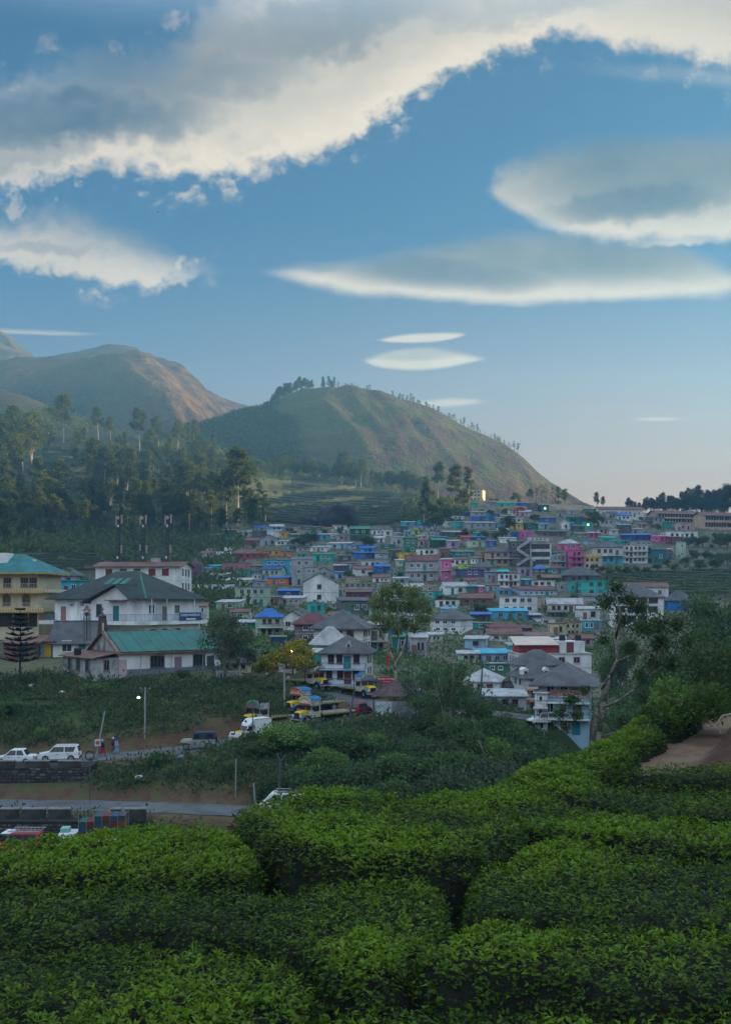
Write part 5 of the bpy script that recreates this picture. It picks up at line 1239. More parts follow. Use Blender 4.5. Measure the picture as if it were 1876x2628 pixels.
# --- block with red shuttered windows and the telecom masts
rb = house(*zz(ZH, 640, 1236, 140, 420), 'white', 'gable', 'rust', s=3, w=5, wc='maroon', y=-5, d=11, rh=1.2, oh=.9, win=(1.7, 1.6), lab='white block with red shuttered windows under the telecom masts', name='apartment_block', cat='building', door=0, trim='offw', land='the block with telecom masts')
HB = HOUSES[-1]
SHUT = mat('red_shutter', (.20, .035, .035), .6, .15, 2)
for c_ in rb.children:
    if c_.name.startswith('window'):
        for q in c_.children: q.material_slots[0].link = 'OBJECT'; q.material_slots[0].material = SHUT
for i, (mx, lean) in enumerate(((-.32, .02), (-.02, 0), (.27, .03))):
    x = mx * HB['wm']; hh = 118 * HB['Y'] / F; z0 = HB['h'] + .9; yy = .5 * (i == 1)
    labs = ('telecom mast with a round drum on top, left of three', 'middle telecom mast, crowded with panels and poles', 'telecom mast leaning slightly, right of three, with a small dish')
    loc = rb.matrix_basis @ Vector((x, yy, z0))
    ms = empty('telecom_mast', loc, 0, labs[i], 'mast', 'telecom masts on the roof'); b = MB(); IR = mat('galvanised_iron', (.045, .05, .055), .6, .2, 2)
    L = [Vector((dx, dy, 0)) for dx, dy in ((-.5, -.4), (.5, -.4), (0, .5))]; T = [v * .75 + Vector((lean * hh * 1.4, 0, hh)) for v in L]
    for a, c in zip(L, T): b.bar(a - Vector((0, 0, 1)), c, .09, 5)
    for q in range(10):
        for j in range(3): b.bar(L[j].lerp(T[j], q / 10), L[(j + 1) % 3].lerp(T[(j + 1) % 3], (q + 1) / 10), .05, 4)
    b.build('lattice', IR, ms)
    PN = mat('antenna_panel', (.36, .30, .22), .5, .1, 1)
    for q, (px_, pz, ph) in enumerate(((.5, hh - 1.3, 2.2), (-.42, hh - 1.7, 2.4), (.6, 2.6, 2.0), (-.5, 3.2, 1.6))[:3 + i % 2]):
        MB().box(px_ * 1.5 + lean * pz * 1.4 - .2, px_ * 1.5 + lean * pz * 1.4 + .2, -.62, -.4, pz, pz + ph).build('antenna_panel', PN, ms)
    MB().lathe([(.05, -.14), (.42, -.12), (.42, .12), (.05, .14)], (lean * hh * 1.4 - .3, -.3, hh + .15), 14, 'y').build('drum', mat('drum_grey', (.42, .43, .42), .6), ms)
    MB().box(-.25 + lean * 6, .2 + lean * 6, -.5, -.3, hh - 2.2, hh - 1.6).box(-.3, .15, -.5, -.3, 1.2, 1.8).build('radio_box', mat('pale_box', (.62, .66, .7), .5), ms)
    if i != 1: b = MB(); b.bar((0, 0, hh * .6), ((1.9 if i == 0 else -1.9), .6, 0), .06, 5).bar((0, 0, 2.6), ((5.2 if i == 0 else -5.2), .4, 2.3), .07, 4); b.build('brace', IR, ms)
eq = empty('equipment_cabin', rb.matrix_basis @ Vector((.14 * HB['wm'], 0, HB['h'] + .6)), 0, 'pale equipment cabin between the telecom masts', 'cabin')
MB().box(-1.1, 1.1, -.9, .9, 0, 1.6).build('cabinet', mat('cabin_grey', (.5, .5, .5), .7), eq); MB().box(-1.9, -1.3, -.7, .7, 0, 1.2).build('side_unit', mat('orange_unit', (.42, .17, .05), .7), eq); MB().box(-1.25, 1.25, -1.05, 1.05, 1.602, 1.72).build('lid', mat('lid_grey', (.3, .3, .3), .7), eq)
H = lambda conv, x0, x1, yt, yb, wall, roof, rc, lab, **kw: house(*zz(conv, x0, x1, yt, yb), wall, roof, rc, lab=lab, **kw)
H(ZH, 385, 600, 240, 330, 'cyan', 'flat', 'turq', 'low bright turquoise house left of the block with telecom masts', w=3, y=4, oh=.5)
H(ZH, 345, 535, 205, 260, 'grey', 'hip', 'slate', 'grey house with slate hipped roof between dry mound and turquoise house', w=2, y=-8, rh=2.2)
H(ZH, 1210, 1290, 310, 400, 'offw', 'flat', 'grey', 'narrow off-white stair block right of the red shuttered windows', w=1, s=2, y=0)
H(ZA, 455, 640, 665, 800, 'pgreen', 'hip', 'blue', 'cream-green two-storey house with bright blue roof and balcony', s=2, w=3, wc='maroon', b=1, y=10, rh=1.5, land='the blue-roofed cream house')
H(ZA, 560, 660, 800, 860, 'dblue', 'flat', 'grey', 'dark blue tarpaulin lean-to under the blue-roofed cream house', w=0, y=6)
H(ZA, 715, 968, 712, 840, 'mauve', 'hip', 'maroon', 'mauve two-storey house with maroon hipped roof', s=2, w=3, wc='white', y=8, rh=1.9, oh=.7)
H(ZA, 785, 1008, 430, 570, 'white', 'gabley', 'slate', 'white three-storey house with slate gable standing alone above the roofs', s=2, w=1, wc='brown', y=-4, rh=2.6, d=9, side=0, land='the tall white gabled house')
H(ZA, 810, 922, 568, 645, 'turq', 'flat', 'grey', 'bright turquoise hut under the tall white gabled house', w=2, y=0, wc='dgrey')
H(ZA, 872, 1215, 742, 905, 'white', 'hip', 'slate', 'white house with wide slate hipped roof behind the porch house', s=2, w=3, wc='maroon', y=-8, rh=3.0, oh=1.0, d=11, land='the wide slate-roofed house')
H(ZA, 1212, 1352, 745, 905, 'offw', 'flat', 'slate', 'open-fronted wing with dark posts beside the wide slate-roofed house', s=2, w=2, b=1, y=0)
H(ZA, 840, 1080, 850, 960, 'grey', 'hip', 'tin', 'older grey house with tin hipped roof tucked behind the porch house', w=2, y=20, rh=2.6)
H(ZA, 850, 926, 908, 1000, 'turq', 'shed', 'tin', 'green tarpaulin room at the side of the porch house', w=0, y=0)
ph = H(ZA, 920, 1232, 908, 1118, 'white', 'hip', 'slate', 'white two-storey porch house with dark hipped roof by the road bend', s=2, w=4, wc='maroon', b=2, y=-7, rh=2.2, oh=.7, d=8, trim='lblue', name='porch_house', win=(.85, 1.45), land='the porch house')
hp = HOUSES[-1]; dz_ = hp['h'] + .75
MB().prism([(-.55, 0), (.55, 0), (0, .95)], -3.4, -1.2).build('dormer', wallm('lgrey'), ph, (.6, 0, dz_)); MB().prism([(-.25, .12), (.25, .12), (0, .6)], -3.46, -3.42).build('dormer_vent', wallm('dark'), ph, (.6, 0, dz_))
H(ZA, 605, 770, 952, 1034, 'white', 'hip', 'maroon', 'small white hut with a maroon pyramid roof beside the yellow bush', w=1, y=-16, rh=1.9, oh=.25, wc='dgrey', name='hut', land='the hut with the pyramid roof')
# right hand cluster
H(ZD, 470, 872, 292, 440, 'white', 'flat', 'offw', 'large white block with pink-framed windows and a red penthouse', s=2, w=4, wc='rose', y=3, d=10, name='apartment_block', cat='building', land='the white block with red penthouse')
o = HOUSES[-1]; rp = o['o']; MB().box(-o['wm'] / 2 + .3, 0.8, -4.2, 2, o['h'] + .2, o['h'] + 1.7).build('penthouse', wallm('red'), rp)
MB().poly([(-o['wm'] / 2 - .7, -5.2, o['h'] + 1.72), (.8, -5.2, o['h'] + 1.72), (.8, 2.6, o['h'] + 3.0), (-o['wm'] / 2 - .2, 2.6, o['h'] + 3.0), (-o['wm'] / 2 - .7, -5.2, o['h'] + 1.62), (.8, -5.2, o['h'] + 1.62), (.8, 2.6, o['h'] + 2.9), (-o['wm'] / 2 - .2, 2.6, o['h'] + 2.9)], [(0, 1, 2, 3), (7, 6, 5, 4), (0, 4, 5, 1), (1, 5, 6, 2), (2, 6, 7, 3), (3, 7, 4, 0)]).build('penthouse_roof', mat('pinkish_tin', (.62, .50, .43), .6, .1, .6), rp)
MB().box(1.0, o['wm'] / 2 - 1, -4.2, 1, o['h'] + .2, o['h'] + 2.3).build('stair_room', WHITE, rp); add_door(rp, 3.0, -4.2, o['h'] + .25, 1.2, 1.8, 'maroon')
for xx, lb in ((2.2, 'black water tank, left of the pair on the white block with penthouse'), (5.2, 'black water tank, right of the pair on the white block with penthouse')):
    tk = MB().lathe([(.55, 0), (.6, .1), (.6, .9), (.5, 1.1), (.15, 1.2)], n=12).build('water_tank', mat('black_plastic', (.02, .022, .025), .5), None, rp.matrix_basis @ Vector((xx, -1.5, o['h'] + 2.3))); tag(tk, lb, 'water tank', 'water tanks on the white block')
H(ZD, 496, 706, 420, 600, 'white', 'hip', 'slate', 'white house with two little dormers and an orange balcony edge', s=3, w=3, wc='dgrey', b=1, y=6, rh=2.3, oh=.8, d=8, trim='orange', land='the dormer house')
o = HOUSES[-1]
for xx in (-2.6, .6):
    dm = MB().box(-.42, .42, -.5, 1.6, 0, .75); dm.prism([(-.55, .75), (.55, .75), (.3, 1.12), (0, 1.22), (-.3, 1.12)], -.55, 1.6); dm.build('dormer', wallm('white'), o['o'], (xx, o['y0'] + 1.0, o['h'] + .35)); MB().box(-.22, .22, -.53, -.502, .1, .65).build('dormer_window', glassm(), o['o'], (xx, o['y0'] + 1.0, o['h'] + .35))
roof_mesh('hip', -2.2, 5.2, 2, 8, o['h'] + 1.6, 2.2, .5).build('upper_roof', roofm('slate'), o['o']); MB().box(-2.1, 5.1, 2.1, 7.9, 0, o['h'] + 1.6).build('upper_wall', wallm('offw'), o['o'])
H(ZD, 640, 925, 470, 735, 'lblue', 'hip', 'slate', 'grey-white three-storey cottage with steep slate roof behind the bare-trunked tree', s=3, w=3, wc='white', b=1, y=-14, rh=2.3, oh=1.1, d=11, door=0, win=(1.0, 1.3), trim='white', name='cottage', cat='building', land='the three-storey cottage', side=0)
o = HOUSES[-1]; sg = MB().box(-1.6, 3.2, o['y0'] - .10, o['y0'] - .02, o['h'] - 1.55, o['h'] - .55).build('sign_board', mat('sign_pink', (.55, .33, .30), .7), o['o']); text(sg, 'SP COTTAGE', (.8, o['y0'] - .11, o['h'] - 1.05), .75, mat('sign_brown', (.30, .10, .08), .7))
H(ZD, 600, 650, 505, 720, 'white', 'flat', 'offw', 'white balcony wing on the near side of the three-storey cottage', s=3, w=1, b=1, y=-14, d=4)
H(ZC, 600, 1072, 1000, 1240, 'white', 'hip', 'slate', 'large white house with slate hipped roof and wide windows on the right', s=3, w=4, wc='dgrey', y=-10, rh=3.4, oh=.6, d=12, win=(2.2, 1.5), land='the large white house on the right')
H(ZC, 570, 684, 900, 1010, 'white', 'gabley', 'tin', 'narrow white gabled tower beside the large white house on the right', s=2, w=1, y=-6, rh=1.2)
H(ZC, 700, 1088, 912, 1010, 'white', 'gable', 'rust', 'white upper house with rusty roof behind the large white house', w=4, y=-6, rh=1.4, d=7)
H(ZB, 484, 742, 1052, 1160, 'white', 'hip', 'slate', 'white two-storey house with slate hipped roof right of the tall pale tree', s=2, w=3, wc='white', y=-22, rh=2.4, oh=.6, d=10, land='the white house by the tall tree')
H(ZB, 735, 856, 20, 100, 'cream', 'flat', 'cream', 'cream three-storey building catching the sun on the hilltop', s=3, w=3, wc='dgrey', y=-20, d=8, door=0, trim='cream', name='hilltop_building', cat='building', land='the sunlit hilltop building')
# stair block
sb = H(ZB, 1208, 1378, 466, 646, 'white', 'flat', 'offw', 'white and pale green block of three floors with outside stairs', s=3, w=4, wc='dgrey', b=0, y=-6, d=9, low='pgreen', win=(1.9, 1.7), name='apartment_block', cat='building', trim='pgreen', land='the block with outside stairs')
H(ZB, 1045, 1214, 452, 644, 'slate', 'flat', 'grey', 'slate grey block carrying the zigzag outside stairs', s=3, w=3, y=-6, d=8, wc='lgrey', name='apartment_block', cat='building')
o = HOUSES[-1]; fl = o['h'] / 3
for f in range(3):
    s_ = MB(); xa, xb = (-1.0, 3.6) if f % 2 == 0 else (3.6, -1.0)
    for i in range(10): t = i / 10; s_.box(min(xa + (xb - xa) * t, xa + (xb - xa) * (t + .1)), max(xa + (xb - xa) * t, xa + (xb - xa) * (t + .1)), o['y0'] - 1.5, o['y0'] - .05, f * fl + fl * t - .25, f * fl + fl * (t + .1))
    s_.prism([(xa, f * fl), (xb, f * fl + fl), (xb, f * fl + fl + .8), (xa, f * fl + .8)], o['y0'] - 1.62, o['y0'] - 1.5); s_.build('stairs', wallm('lgrey'), o['o'])
# long hotels on the right skyline
for (a, lab, w_, yw) in (((930, 1388, 268, 356), 'long sunlit hotel with arcaded upper floor on the right ridge', 15, 12), ((1338, 1700, 282, 404), 'second long hotel with dark roof at the right end of the ridge', 12, 14)):
    H(ZC, *a, 'peach', 'gable', 'rust', lab, s=2, w=w_, wc='dark', y=yw, d=11, rh=2.0, oh=1.0, b=1, trim='peach', name='hotel', cat='hotel', door=0, win=(1.3, 1.9), land='the long hotel' if a[0] < 1000 else 'the second hotel')
# ------------------------------------------------------------------ vehicles (x forward, y left, z up)
TYRE = mat('tyre_rubber', (.018, .018, .019), .8, .2, 5); RIM = mat('wheel_rim', (.35, .36, .37), .4, .1, 3, metal=.6); CHAS = mat('chassis_black', (.02, .02, .022), .7, .2, 3)
LAMP = mat('lamp_glass', (.75, .76, .74), .2, .05, 1, spec=.6); TAIL = mat('tail_light', (.45, .02, .02), .3, .05, 1); PLATE = mat('plate_white', (.75, .75, .7), .5)
def paint(n, c, r=.35): return mat('paint_' + n, c, r, .06, .6, spec=.5, grime=.08)
def wheels(root, xs, track, r, wd_, dual=()):
    for x in xs:
        for s in (-1, 1):
            for q in range(2 if x in dual else 1):
                y = s * (track / 2 - q * (wd_ + .04))
                t = MB().lathe([(r * .62, -wd_ / 2), (r * .96, -wd_ / 2), (r, -wd_ / 4), (r, wd_ / 4), (r * .96, wd_ / 2), (r * .62, wd_ / 2)], (x, y, r), 20, 'y').build('wheel', TYRE, root, smooth=False)
                if q == 0: MB().lathe([(r * .2, -.02), (r * .6, 0), (r * .62, .03)], (x, y + s * (wd_ / 2 - .01), r), 16, 'y').build('rim', RIM, t)
def frustum(b, x0, x1, x0t, x1t, w0, w1, z0, z1, mi=0):
    return b.poly([(x0, -w0, z0), (x1, -w0, z0), (x1, w0, z0), (x0, w0, z0), (x0t, -w1, z1), (x1t, -w1, z1), (x1t, w1, z1), (x0t, w1, z1)], [(0, 3, 2, 1), (4, 5, 6, 7), (0, 1, 5, 4), (1, 2, 6, 5), (2, 3, 7, 6), (3, 0, 4, 7)], mi)
def side_panes(root, pts_list, wz, m):
    """side windows: list of (x,z) quads; wz(z) gives the half width of the cabin there"""
    for pts in pts_list:
        for s in (-1, 1):
            P = [(x, s * (wz(z) + .012), z) for x, z in pts]; Q = [(x, s * (wz(z) - .02), z) for x, z in pts]; n = len(pts)
            MB().poly(P + Q, [tuple(range(n)), tuple(range(2 * n - 1, n - 1, -1))] + [(i, n + i, n + (i + 1) % n, (i + 1) % n) for i in range(n)]).build('side_window', m, root)
def car(name, label, cat, L, Wd, Hh, pm, loc, rz, style, group=None):
    root = empty(name, loc, rz, label, cat, group); w2 = Wd / 2; gl = glassm(); r = .31 if style != 'suv' else .36
    zb, zw = (.24, .86 * Hh / 1.5) if style != 'suv' else (.30, .98)
    x0, x1 = -L / 2, L / 2
    hood = x1 - L * (.26 if style != 'hatch' else .23); tail = {'sedan': x0 + L * .17, 'suv': x0 + .04, 'hatch': x0 + .03}[style]
    prof = [(x0 + .05, zb + .1), (x0, zb + .35), (x0 + .02, zw - .12), (x0 + .12 if style != 'sedan' else x0 + .08, zw)] + [(tail, zw + .02), (hood, zw + .02), (x1 - .25, zw - .16), (x1 - .03, zw - .3), (x1, zb + .28), (x1 - .1, zb + .02)]
    b = MB(); n = len(prof)
    for k, (s, sc_) in enumerate(((-1, .93), (-1, 1), (1, 1), (1, .93))):
        yk = s * w2 * (1 if k in (1, 2) else 1); 
    b.poly([(a, -w2 * (.94 if z > zw - .05 or a in (x0, x1) else 1), z) for a, z in prof] + [(a, w2 * (.94 if z > zw - .05 or a in (x0, x1) else 1), z) for a, z in prof], [tuple(range(n - 1, -1, -1)), tuple(range(n, 2 * n))] + [(i, (i + 1) % n, n + (i + 1) % n, n + i) for i in range(n)])
    b.build('body', pm, root, bevel=.05)
    rt0, rt1 = {'sedan': (x0 + L * .28, hood - L * .17), 'suv': (x0 + .30, hood - L * .13), 'hatch': (x0 + .28, hood - L * .16)}[style]
    c = MB(); frustum(c, tail + .02, hood + .05, rt0, rt1, w2 * .92, w2 * .74, zw - .02, Hh); c.build('cabin', pm, root, bevel=.06)
    wz = lambda z: w2 * (.92 - .18 * (z - zw + .02) / (Hh - zw + .02))
    lo, hi = zw + .06, Hh - .09; xa = lambda z: tail + (rt0 - tail) * (z - zw) / (Hh - zw); xb = lambda z: hood + (rt1 - hood) * (z - zw) / (Hh - zw); mid = (tail + hood) / 2 - .05
    side_panes(root, [[(mid + .04, lo), (xb(lo) - .10, lo), (xb(hi) - .06, hi), (mid + .04, hi)], [(xa(lo) + (.28 if style != 'suv' else .55), lo), (mid - .05, lo), (mid - .05, hi), (xa(hi) + .16, hi)]], wz, gl)
    for (z0, z1, xf, wf, nm) in ((lo, hi, xb, .9, 'windscreen'), (lo, hi, xa, .86, 'rear_window')):
        sg = 1 if nm == 'windscreen' else -1; e = .02 * sg
        P = [(xf(z0) + e, -wz(z0) * wf, z0), (xf(z0) + e, wz(z0) * wf, z0), (xf(z1) + e, wz(z1) * wf, z1), (xf(z1) + e, -wz(z1) * wf, z1)]
        MB().poly(P + [(p[0] - 2.2 * e, p[1], p[2]) for p in P], [(0, 1, 2, 3), (7, 6, 5, 4), (0, 4, 5, 1), (1, 5, 6, 2), (2, 6, 7, 3), (3, 7, 4, 0)]).build(nm, gl, root)
    for s in (-1, 1):
        MB().box(x1 - .22, x1 + .005, s * w2 * .8 - .18, s * w2 * .8 + .18, zw - .30, zw - .17).build('headlight', LAMP, root)
        MB().box(x0 - .012, x0 + .1, s * w2 * .84 - .1, s * w2 * .84 + .1, zw - .28, zw - .02).build('tail_light', TAIL, root)
        MB().box(hood - .2, hood - .05, s * (w2 + .02), s * (w2 + .16), zw + .02, zw + .15).build('mirror', pm, root)
        for xd in (mid - .45, mid + .6): MB().box(xd, xd + .16, s * w2 * 1.0 - .02, s * w2 * 1.0 + .025, zw - .16, zw - .12).build('door_handle', CHAS, root)
    MB().box(x1 - .06, x1 + .03, -w2 * .9, w2 * .9, zb + .04, zb + .22).build('front_bumper', CHAS, root); MB().box(x0 - .03, x0 + .06, -w2 * .9, w2 * .9, zb + .06, zb + .24).build('rear_bumper', CHAS if style == 'suv' else pm, root)
    MB().box(x0 - .045, x0 - .031, -.24, .24, zb + .32, zb + .44).build('number_plate', PLATE, root)
    if style == 'suv':
        for s in (-1, 1): MB().bar((rt0 + .1, s * w2 * .68, Hh + .05), (rt1 - .1, s * w2 * .68, Hh + .05), .03, 5).build('roof_rail', RIM, root)
    wheels(root, (x1 - L * .2, x0 + L * .2), Wd - .18, r, .2)
    return root
def on_road(px, py, Y, line=None):
    """a point on the road along a column of the picture"""
    X = (px - CX) / F * Y; 
    z = min((near_line(np.array(X), np.array(Y), ln) for ln, hw in ROADS), key=lambda t: float(t[0]))[1]
    return Vector((X, Y, float(z) + .07))
PWH = paint('white', (.74, .76, .78))
car('sedan_car', 'white sedan parked at the left edge behind the wall parapet', 'car', 4.1, 1.7, 1.5, PWH, on_road(40, 0, 104.6), R(184), 'sedan')
car('suv_car', 'white sport utility car with dark roof pillars on the upper road', 'car', 4.3, 1.8, 1.64, PWH, on_road(153, 0, 105.2), R(187), 'suv')
car('hatchback_car', 'dark red hatchback parked in the road bend, seen from behind', 'car', 3.0, 1.45, 1.4, paint('wine', (.22, .012, .035)), on_road(926, 0, 119.6), R(56), 'hatch')
car('hatchback_car', 'small white car half hidden beside the three-storey cottage', 'car', 3.6, 1.55, 1.45, PWH, hit(1392, 1868) + Vector((0, 0, .1)), R(200), 'hatch')
def jeep():
    root = empty('jeep', on_road(507, 0, 108.4), R(187), 'grey jeep with dark blue canvas hood driving down the road', 'jeep')
    g = paint('jeep_grey', (.30, .30, .27), .6); cv = mat('blue_canvas', (.04, .065, .10), .85, .2, 2, .3, 12)
    b = MB().box(-1.9, .45, -.75, .75, .55, 1.05); frustum(b, .45, 1.55, .45, 1.5, .55, .48, .55, 1.08); b.build('body', g, root, bevel=.04)
    for s in (-1, 1):
        MB().poly([(.55, s * .5, .95), (1.75, s * .5, .95), (1.8, s * .5, .8), (.45, s * .5, .62), (.55, s * .8, .93), (1.75, s * .8, .93), (1.8, s * .8, .78), (.45, s * .8, .6)], [(0, 1, 2, 3), (7, 6, 5, 4), (0, 4, 5, 1), (1, 5, 6, 2), (2, 6, 7, 3), (3, 7, 4, 0)]).build('fender', g, root)
        MB().lathe([(.1, 0), (.1, .05)], (1.55, s * .33, .9), 12, 'x').build('headlight', LAMP, root)
        MB().box(-.2, .35, s * .76, s * .78, 1.2, 1.62).build('side_window', glassm(), root); MB().box(-1.6, -.95, s * .765, s * .785, 1.3, 1.62).build('side_window', glassm(), root); MB().box(-1.95, -1.88, s * .6 - .06, s * .6 + .06, .7, .85).build('tail_light', TAIL, root)
    MB().prism([(-1.9, 1.06), (.42, 1.06), (.36, 1.72), (.2, 1.82), (-1.8, 1.84), (-1.92, 1.75)], -.75, .75).build('canvas_hood', cv, root, bevel=.05)
    MB().poly([(.52, -.66, 1.1), (.52, .66, 1.1), (.42, .62, 1.62), (.42, -.62, 1.62), (.47, -.66, 1.1), (.47, .66, 1.1), (.37, .62, 1.62), (.37, -.62, 1.62)], [(0, 1, 2, 3), (7, 6, 5, 4), (0, 4, 5, 1), (1, 5, 6, 2), (2, 6, 7, 3), (3, 7, 4, 0)]).build('windscreen', glassm(), root)
    MB().box(1.5, 1.56, -.42, .42, .6, 1.02).build('grille', CHAS, root); MB().box(1.75, 1.85, -.8, .8, .45, .6).build('front_bumper', CHAS, root); MB().box(1.851, 1.86, -.25, .25, .47, .58).build('number_plate', PLATE, root)
    MB().box(-2.05, -1.92, -.7, .7, .4, .52).build('rear_bumper', CHAS, root); MB().lathe([(.2, 0), (.34, .02), (.34, .18), (.2, .2)], (-2.12, 0, 1.0), 16, 'x').build('spare_wheel', TYRE, root)
    wheels(root, (1.2, -1.2), 1.45, .36, .2)
jeep()
def box_truck(loc, rz):
    root = empty('box_truck', loc, rz, 'white box truck with a yellow bonnet coming down the road', 'truck'); yl = paint('signal_yellow', (.70, .40, .01))
    b = MB(); frustum(b, .7, 2.35, .7, 2.25, .84, .76, .45, 1.12); b.build('body', PWH, root, bevel=.06)
    MB().poly([(.72, -.78, 1.125), (2.0, -.68, 1.125), (2.0, .68, 1.125), (.72, .78, 1.125), (.72, -.74, 1.2), (1.9, -.6, 1.16), (1.9, .6, 1.16), (.72, .74, 1.2)], [(0, 3, 2, 1), (4, 5, 6, 7), (0, 1, 5, 4), (1, 2, 6, 5), (2, 3, 7, 6), (3, 0, 4, 7)]).build('bonnet', yl, root)
    c = MB(); frustum(c, -.55, .95, -.55, .35, .84, .76, .6, 1.95); c.build('cab', PWH, root, bevel=.05)
    xf = lambda z: .95 + (.35 - .95) * (z - .6) / 1.35
    P = [(xf(1.22) + .02, -.72, 1.22), (xf(1.22) + .02, .72, 1.22), (xf(1.85) + .02, .68, 1.85), (xf(1.85) + .02, -.68, 1.85)]; MB().poly(P + [(p[0] - .05, p[1], p[2]) for p in P], [(0, 1, 2, 3), (7, 6, 5, 4), (0, 4, 5, 1), (1, 5, 6, 2), (2, 6, 7, 3), (3, 7, 4, 0)]).build('windscreen', glassm(), root)
    side_panes(root, [[(-.35, 1.2), (.5, 1.2), (.28, 1.82), (-.35, 1.82)]], lambda z: .84 - .08 * (z - .6) / 1.35, glassm())
    bx = mat('box_white', (.70, .72, .72), .6, .1, .5, grime=.15)
    q = MB().box(-3.4, -.62, -.95, .95, .75, 2.75); q.prism([(-.62, 1.98), (.3, 1.98), (-.4, 2.72), (-.62, 2.72)], -.93, .93); q.build('cargo_box', bx, root, bevel=.02)
    e = MB()
    for s in (-1, 1): e.box(-3.42, -.6, s * .955 - .02, s * .955 + .02, 2.68, 2.77).box(-3.42, -.6, s * .955 - .02, s * .955 + .02, .73, .82)
    e.build('box_edge', mat('box_edging', (.50, .36, .20), .6), root)
    MB().lathe([(.18, 0), (.26, 0), (.26, .015), (.18, .015)], (.02, -.25, 2.35), 20, 'x').build('emblem', mat('emblem_green', (.05, .25, .22), .6), root)
    for s in (-1, 1):
        MB().box(2.18, 2.3, s * .58 - .16, s * .58 + .16, .82, 1.02).build('headlight', LAMP, root); MB().box(.55, .68, s * .9, s * 1.06, 1.25, 1.55).build('mirror', CHAS, root)
    MB().box(2.28, 2.31, -.38, .38, .8, 1.04).build('grille', CHAS, root); MB().box(2.28, 2.42, -.84, .84, .45, .72).build('front_bumper', PWH, root); MB().box(2.421, 2.43, -.25, .25, .52, .63).build('number_plate', paint('plate_yellow', (.65, .42, .02)), root)
    MB().box(-3.3, .8, -.4, .4, .45, .72).build('chassis', CHAS, root); wheels(root, (1.55, -2.2), 1.55, .36, .22)
    return root
bt_ = box_truck(on_road(634, 0, 110.6), R(222)); bt_.scale = (.82, .82, .82)
def lorry(name, label, loc, rz, canopy, cloth, board_text=None, bc=(.55, .40, .30), hood_c=(.66, .44, .015), bed=True, L=4.9, tcol=None):
    """bonneted flat-bed lorry with a painted crown board over the cab"""
    root = empty(name, loc, rz, label, 'truck', 'painted flat-bed lorries'); Y_ = paint('lorry_yellow%s' % str(hood_c), hood_c); B_ = paint('lorry_blue', (.015, .12, .30)); W_ = mat('lorry_cream', (.5, .45, .36), .6, .2, 3)
    b = MB(); prof = [(.9, .75), (2.1, .72), (2.18, 1.1), (2.1, 1.45), (1.7, 1.55), (.9, 1.62)]; b.prism(prof, -.55, .55); b.build('bonnet', Y_, root, bevel=.12)
    for s in (-1, 1):
        f = MB(); n = 9; P = []
        for i in range(n): t = math.pi * (.02 + .96 * i / (n - 1)); P.append((1.55 + .66 * math.cos(t), .5 + .66 * math.sin(t)))
        for yy in (s * .56, s * 1.12): pass
        f.poly([(a, s * .56, z) for a, z in P] + [(a, s * 1.12, z) for a, z in P] + [(a, s * .56, z - .06) for a, z in P] + [(a, s * 1.12, z - .06) for a, z in P],
               [(i, i + 1, n + i + 1, n + i) for i in range(n - 1)] + [(2 * n + i, 3 * n + i, 3 * n + i + 1, 2 * n + i + 1) for i in range(n - 1)] + [(n + i, n + i + 1, 3 * n + i + 1, 3 * n + i) for i in range(n - 1)]); f.build('fender', B_, root)
        MB().lathe([(.11, 0), (.13, .06)], (2.14, s * .72, 1.0), 12, 'x').build('headlight', LAMP, root); MB().box(.8, .95, s * 1.2, s * 1.34, 1.7, 2.1).build('mirror', CHAS, root)
    c = MB(); frustum(c, -.45, .98, -.45, .82, 1.12, 1.08, .8, 2.2); c.build('cab', W_, root, bevel=.05)
    for s in (-1, 1): MB().box(.985, 1.0, s * .52 - .44, s * .52 + .44, 1.6, 2.15).build('windscreen', glassm(), root, (-.06, 0, 0)); MB().box(-.2, .6, s * 1.1, s * 1.13, 1.5, 2.1).build('side_window', glassm(), root)
    MB().box(2.1, 2.2, -.42, .42, .8, 1.35).build('grille', CHAS, root); MB().box(2.2, 2.32, -1.15, 1.15, .5, .7).build('front_bumper', B_, root); MB().box(2.321, 2.335, -1.1, 1.1, .53, .67).build('bumper_stripe', mat('red_white_tape', (.60, .35, .30), .6, .3, 9), root)
    # crown board with scalloped top
    bd = MB(); n = 12; top = [(1.12 * math.cos(t) * -1, 2.62 + .55 * math.sin(t)) for t in [math.pi * i / n for i in range(n + 1)]]
    bd.poly([(1.06, y, z) for y, z in [(-1.15, 2.18), *top, (1.15, 2.18)]] + [(.96, y, z) for y, z in [(-1.15, 2.18), *top, (1.15, 2.18)]], [tuple(range(n + 2, -1, -1)), tuple(range(n + 3, 2 * n + 6))] + [(i, (i + 1) % (n + 3), n + 3 + (i + 1) % (n + 3), n + 3 + i) for i in range(n + 3)])
    cb = bd.build('crown_board', paint('board%s' % str(bc), bc, .6), root)
    sc_ = MB()
    for i in range(n + 1): t = math.pi * i / n; sc_.lathe([(.13, 0), (.15, .05), (.08, .07)], (1.06, 1.0 * math.cos(t), 2.6 + .45 * math.sin(t)), 8, 'x')
    sc_.build('scallops', mat('board_trim%s' % str(cloth), cloth, .6), cb)
    MB().box(1.065, 1.09, -1.05, 1.05, 2.2, 2.38).build('fringe', mat('board_red', (.38, .10, .08), .6, .3, 8), cb)
    if board_text: text(cb, board_text, (1.1, 0, 2.72), .62, paint('letter', tcol or (.5, .03, .03), .6), (R(90), 0, R(90)))
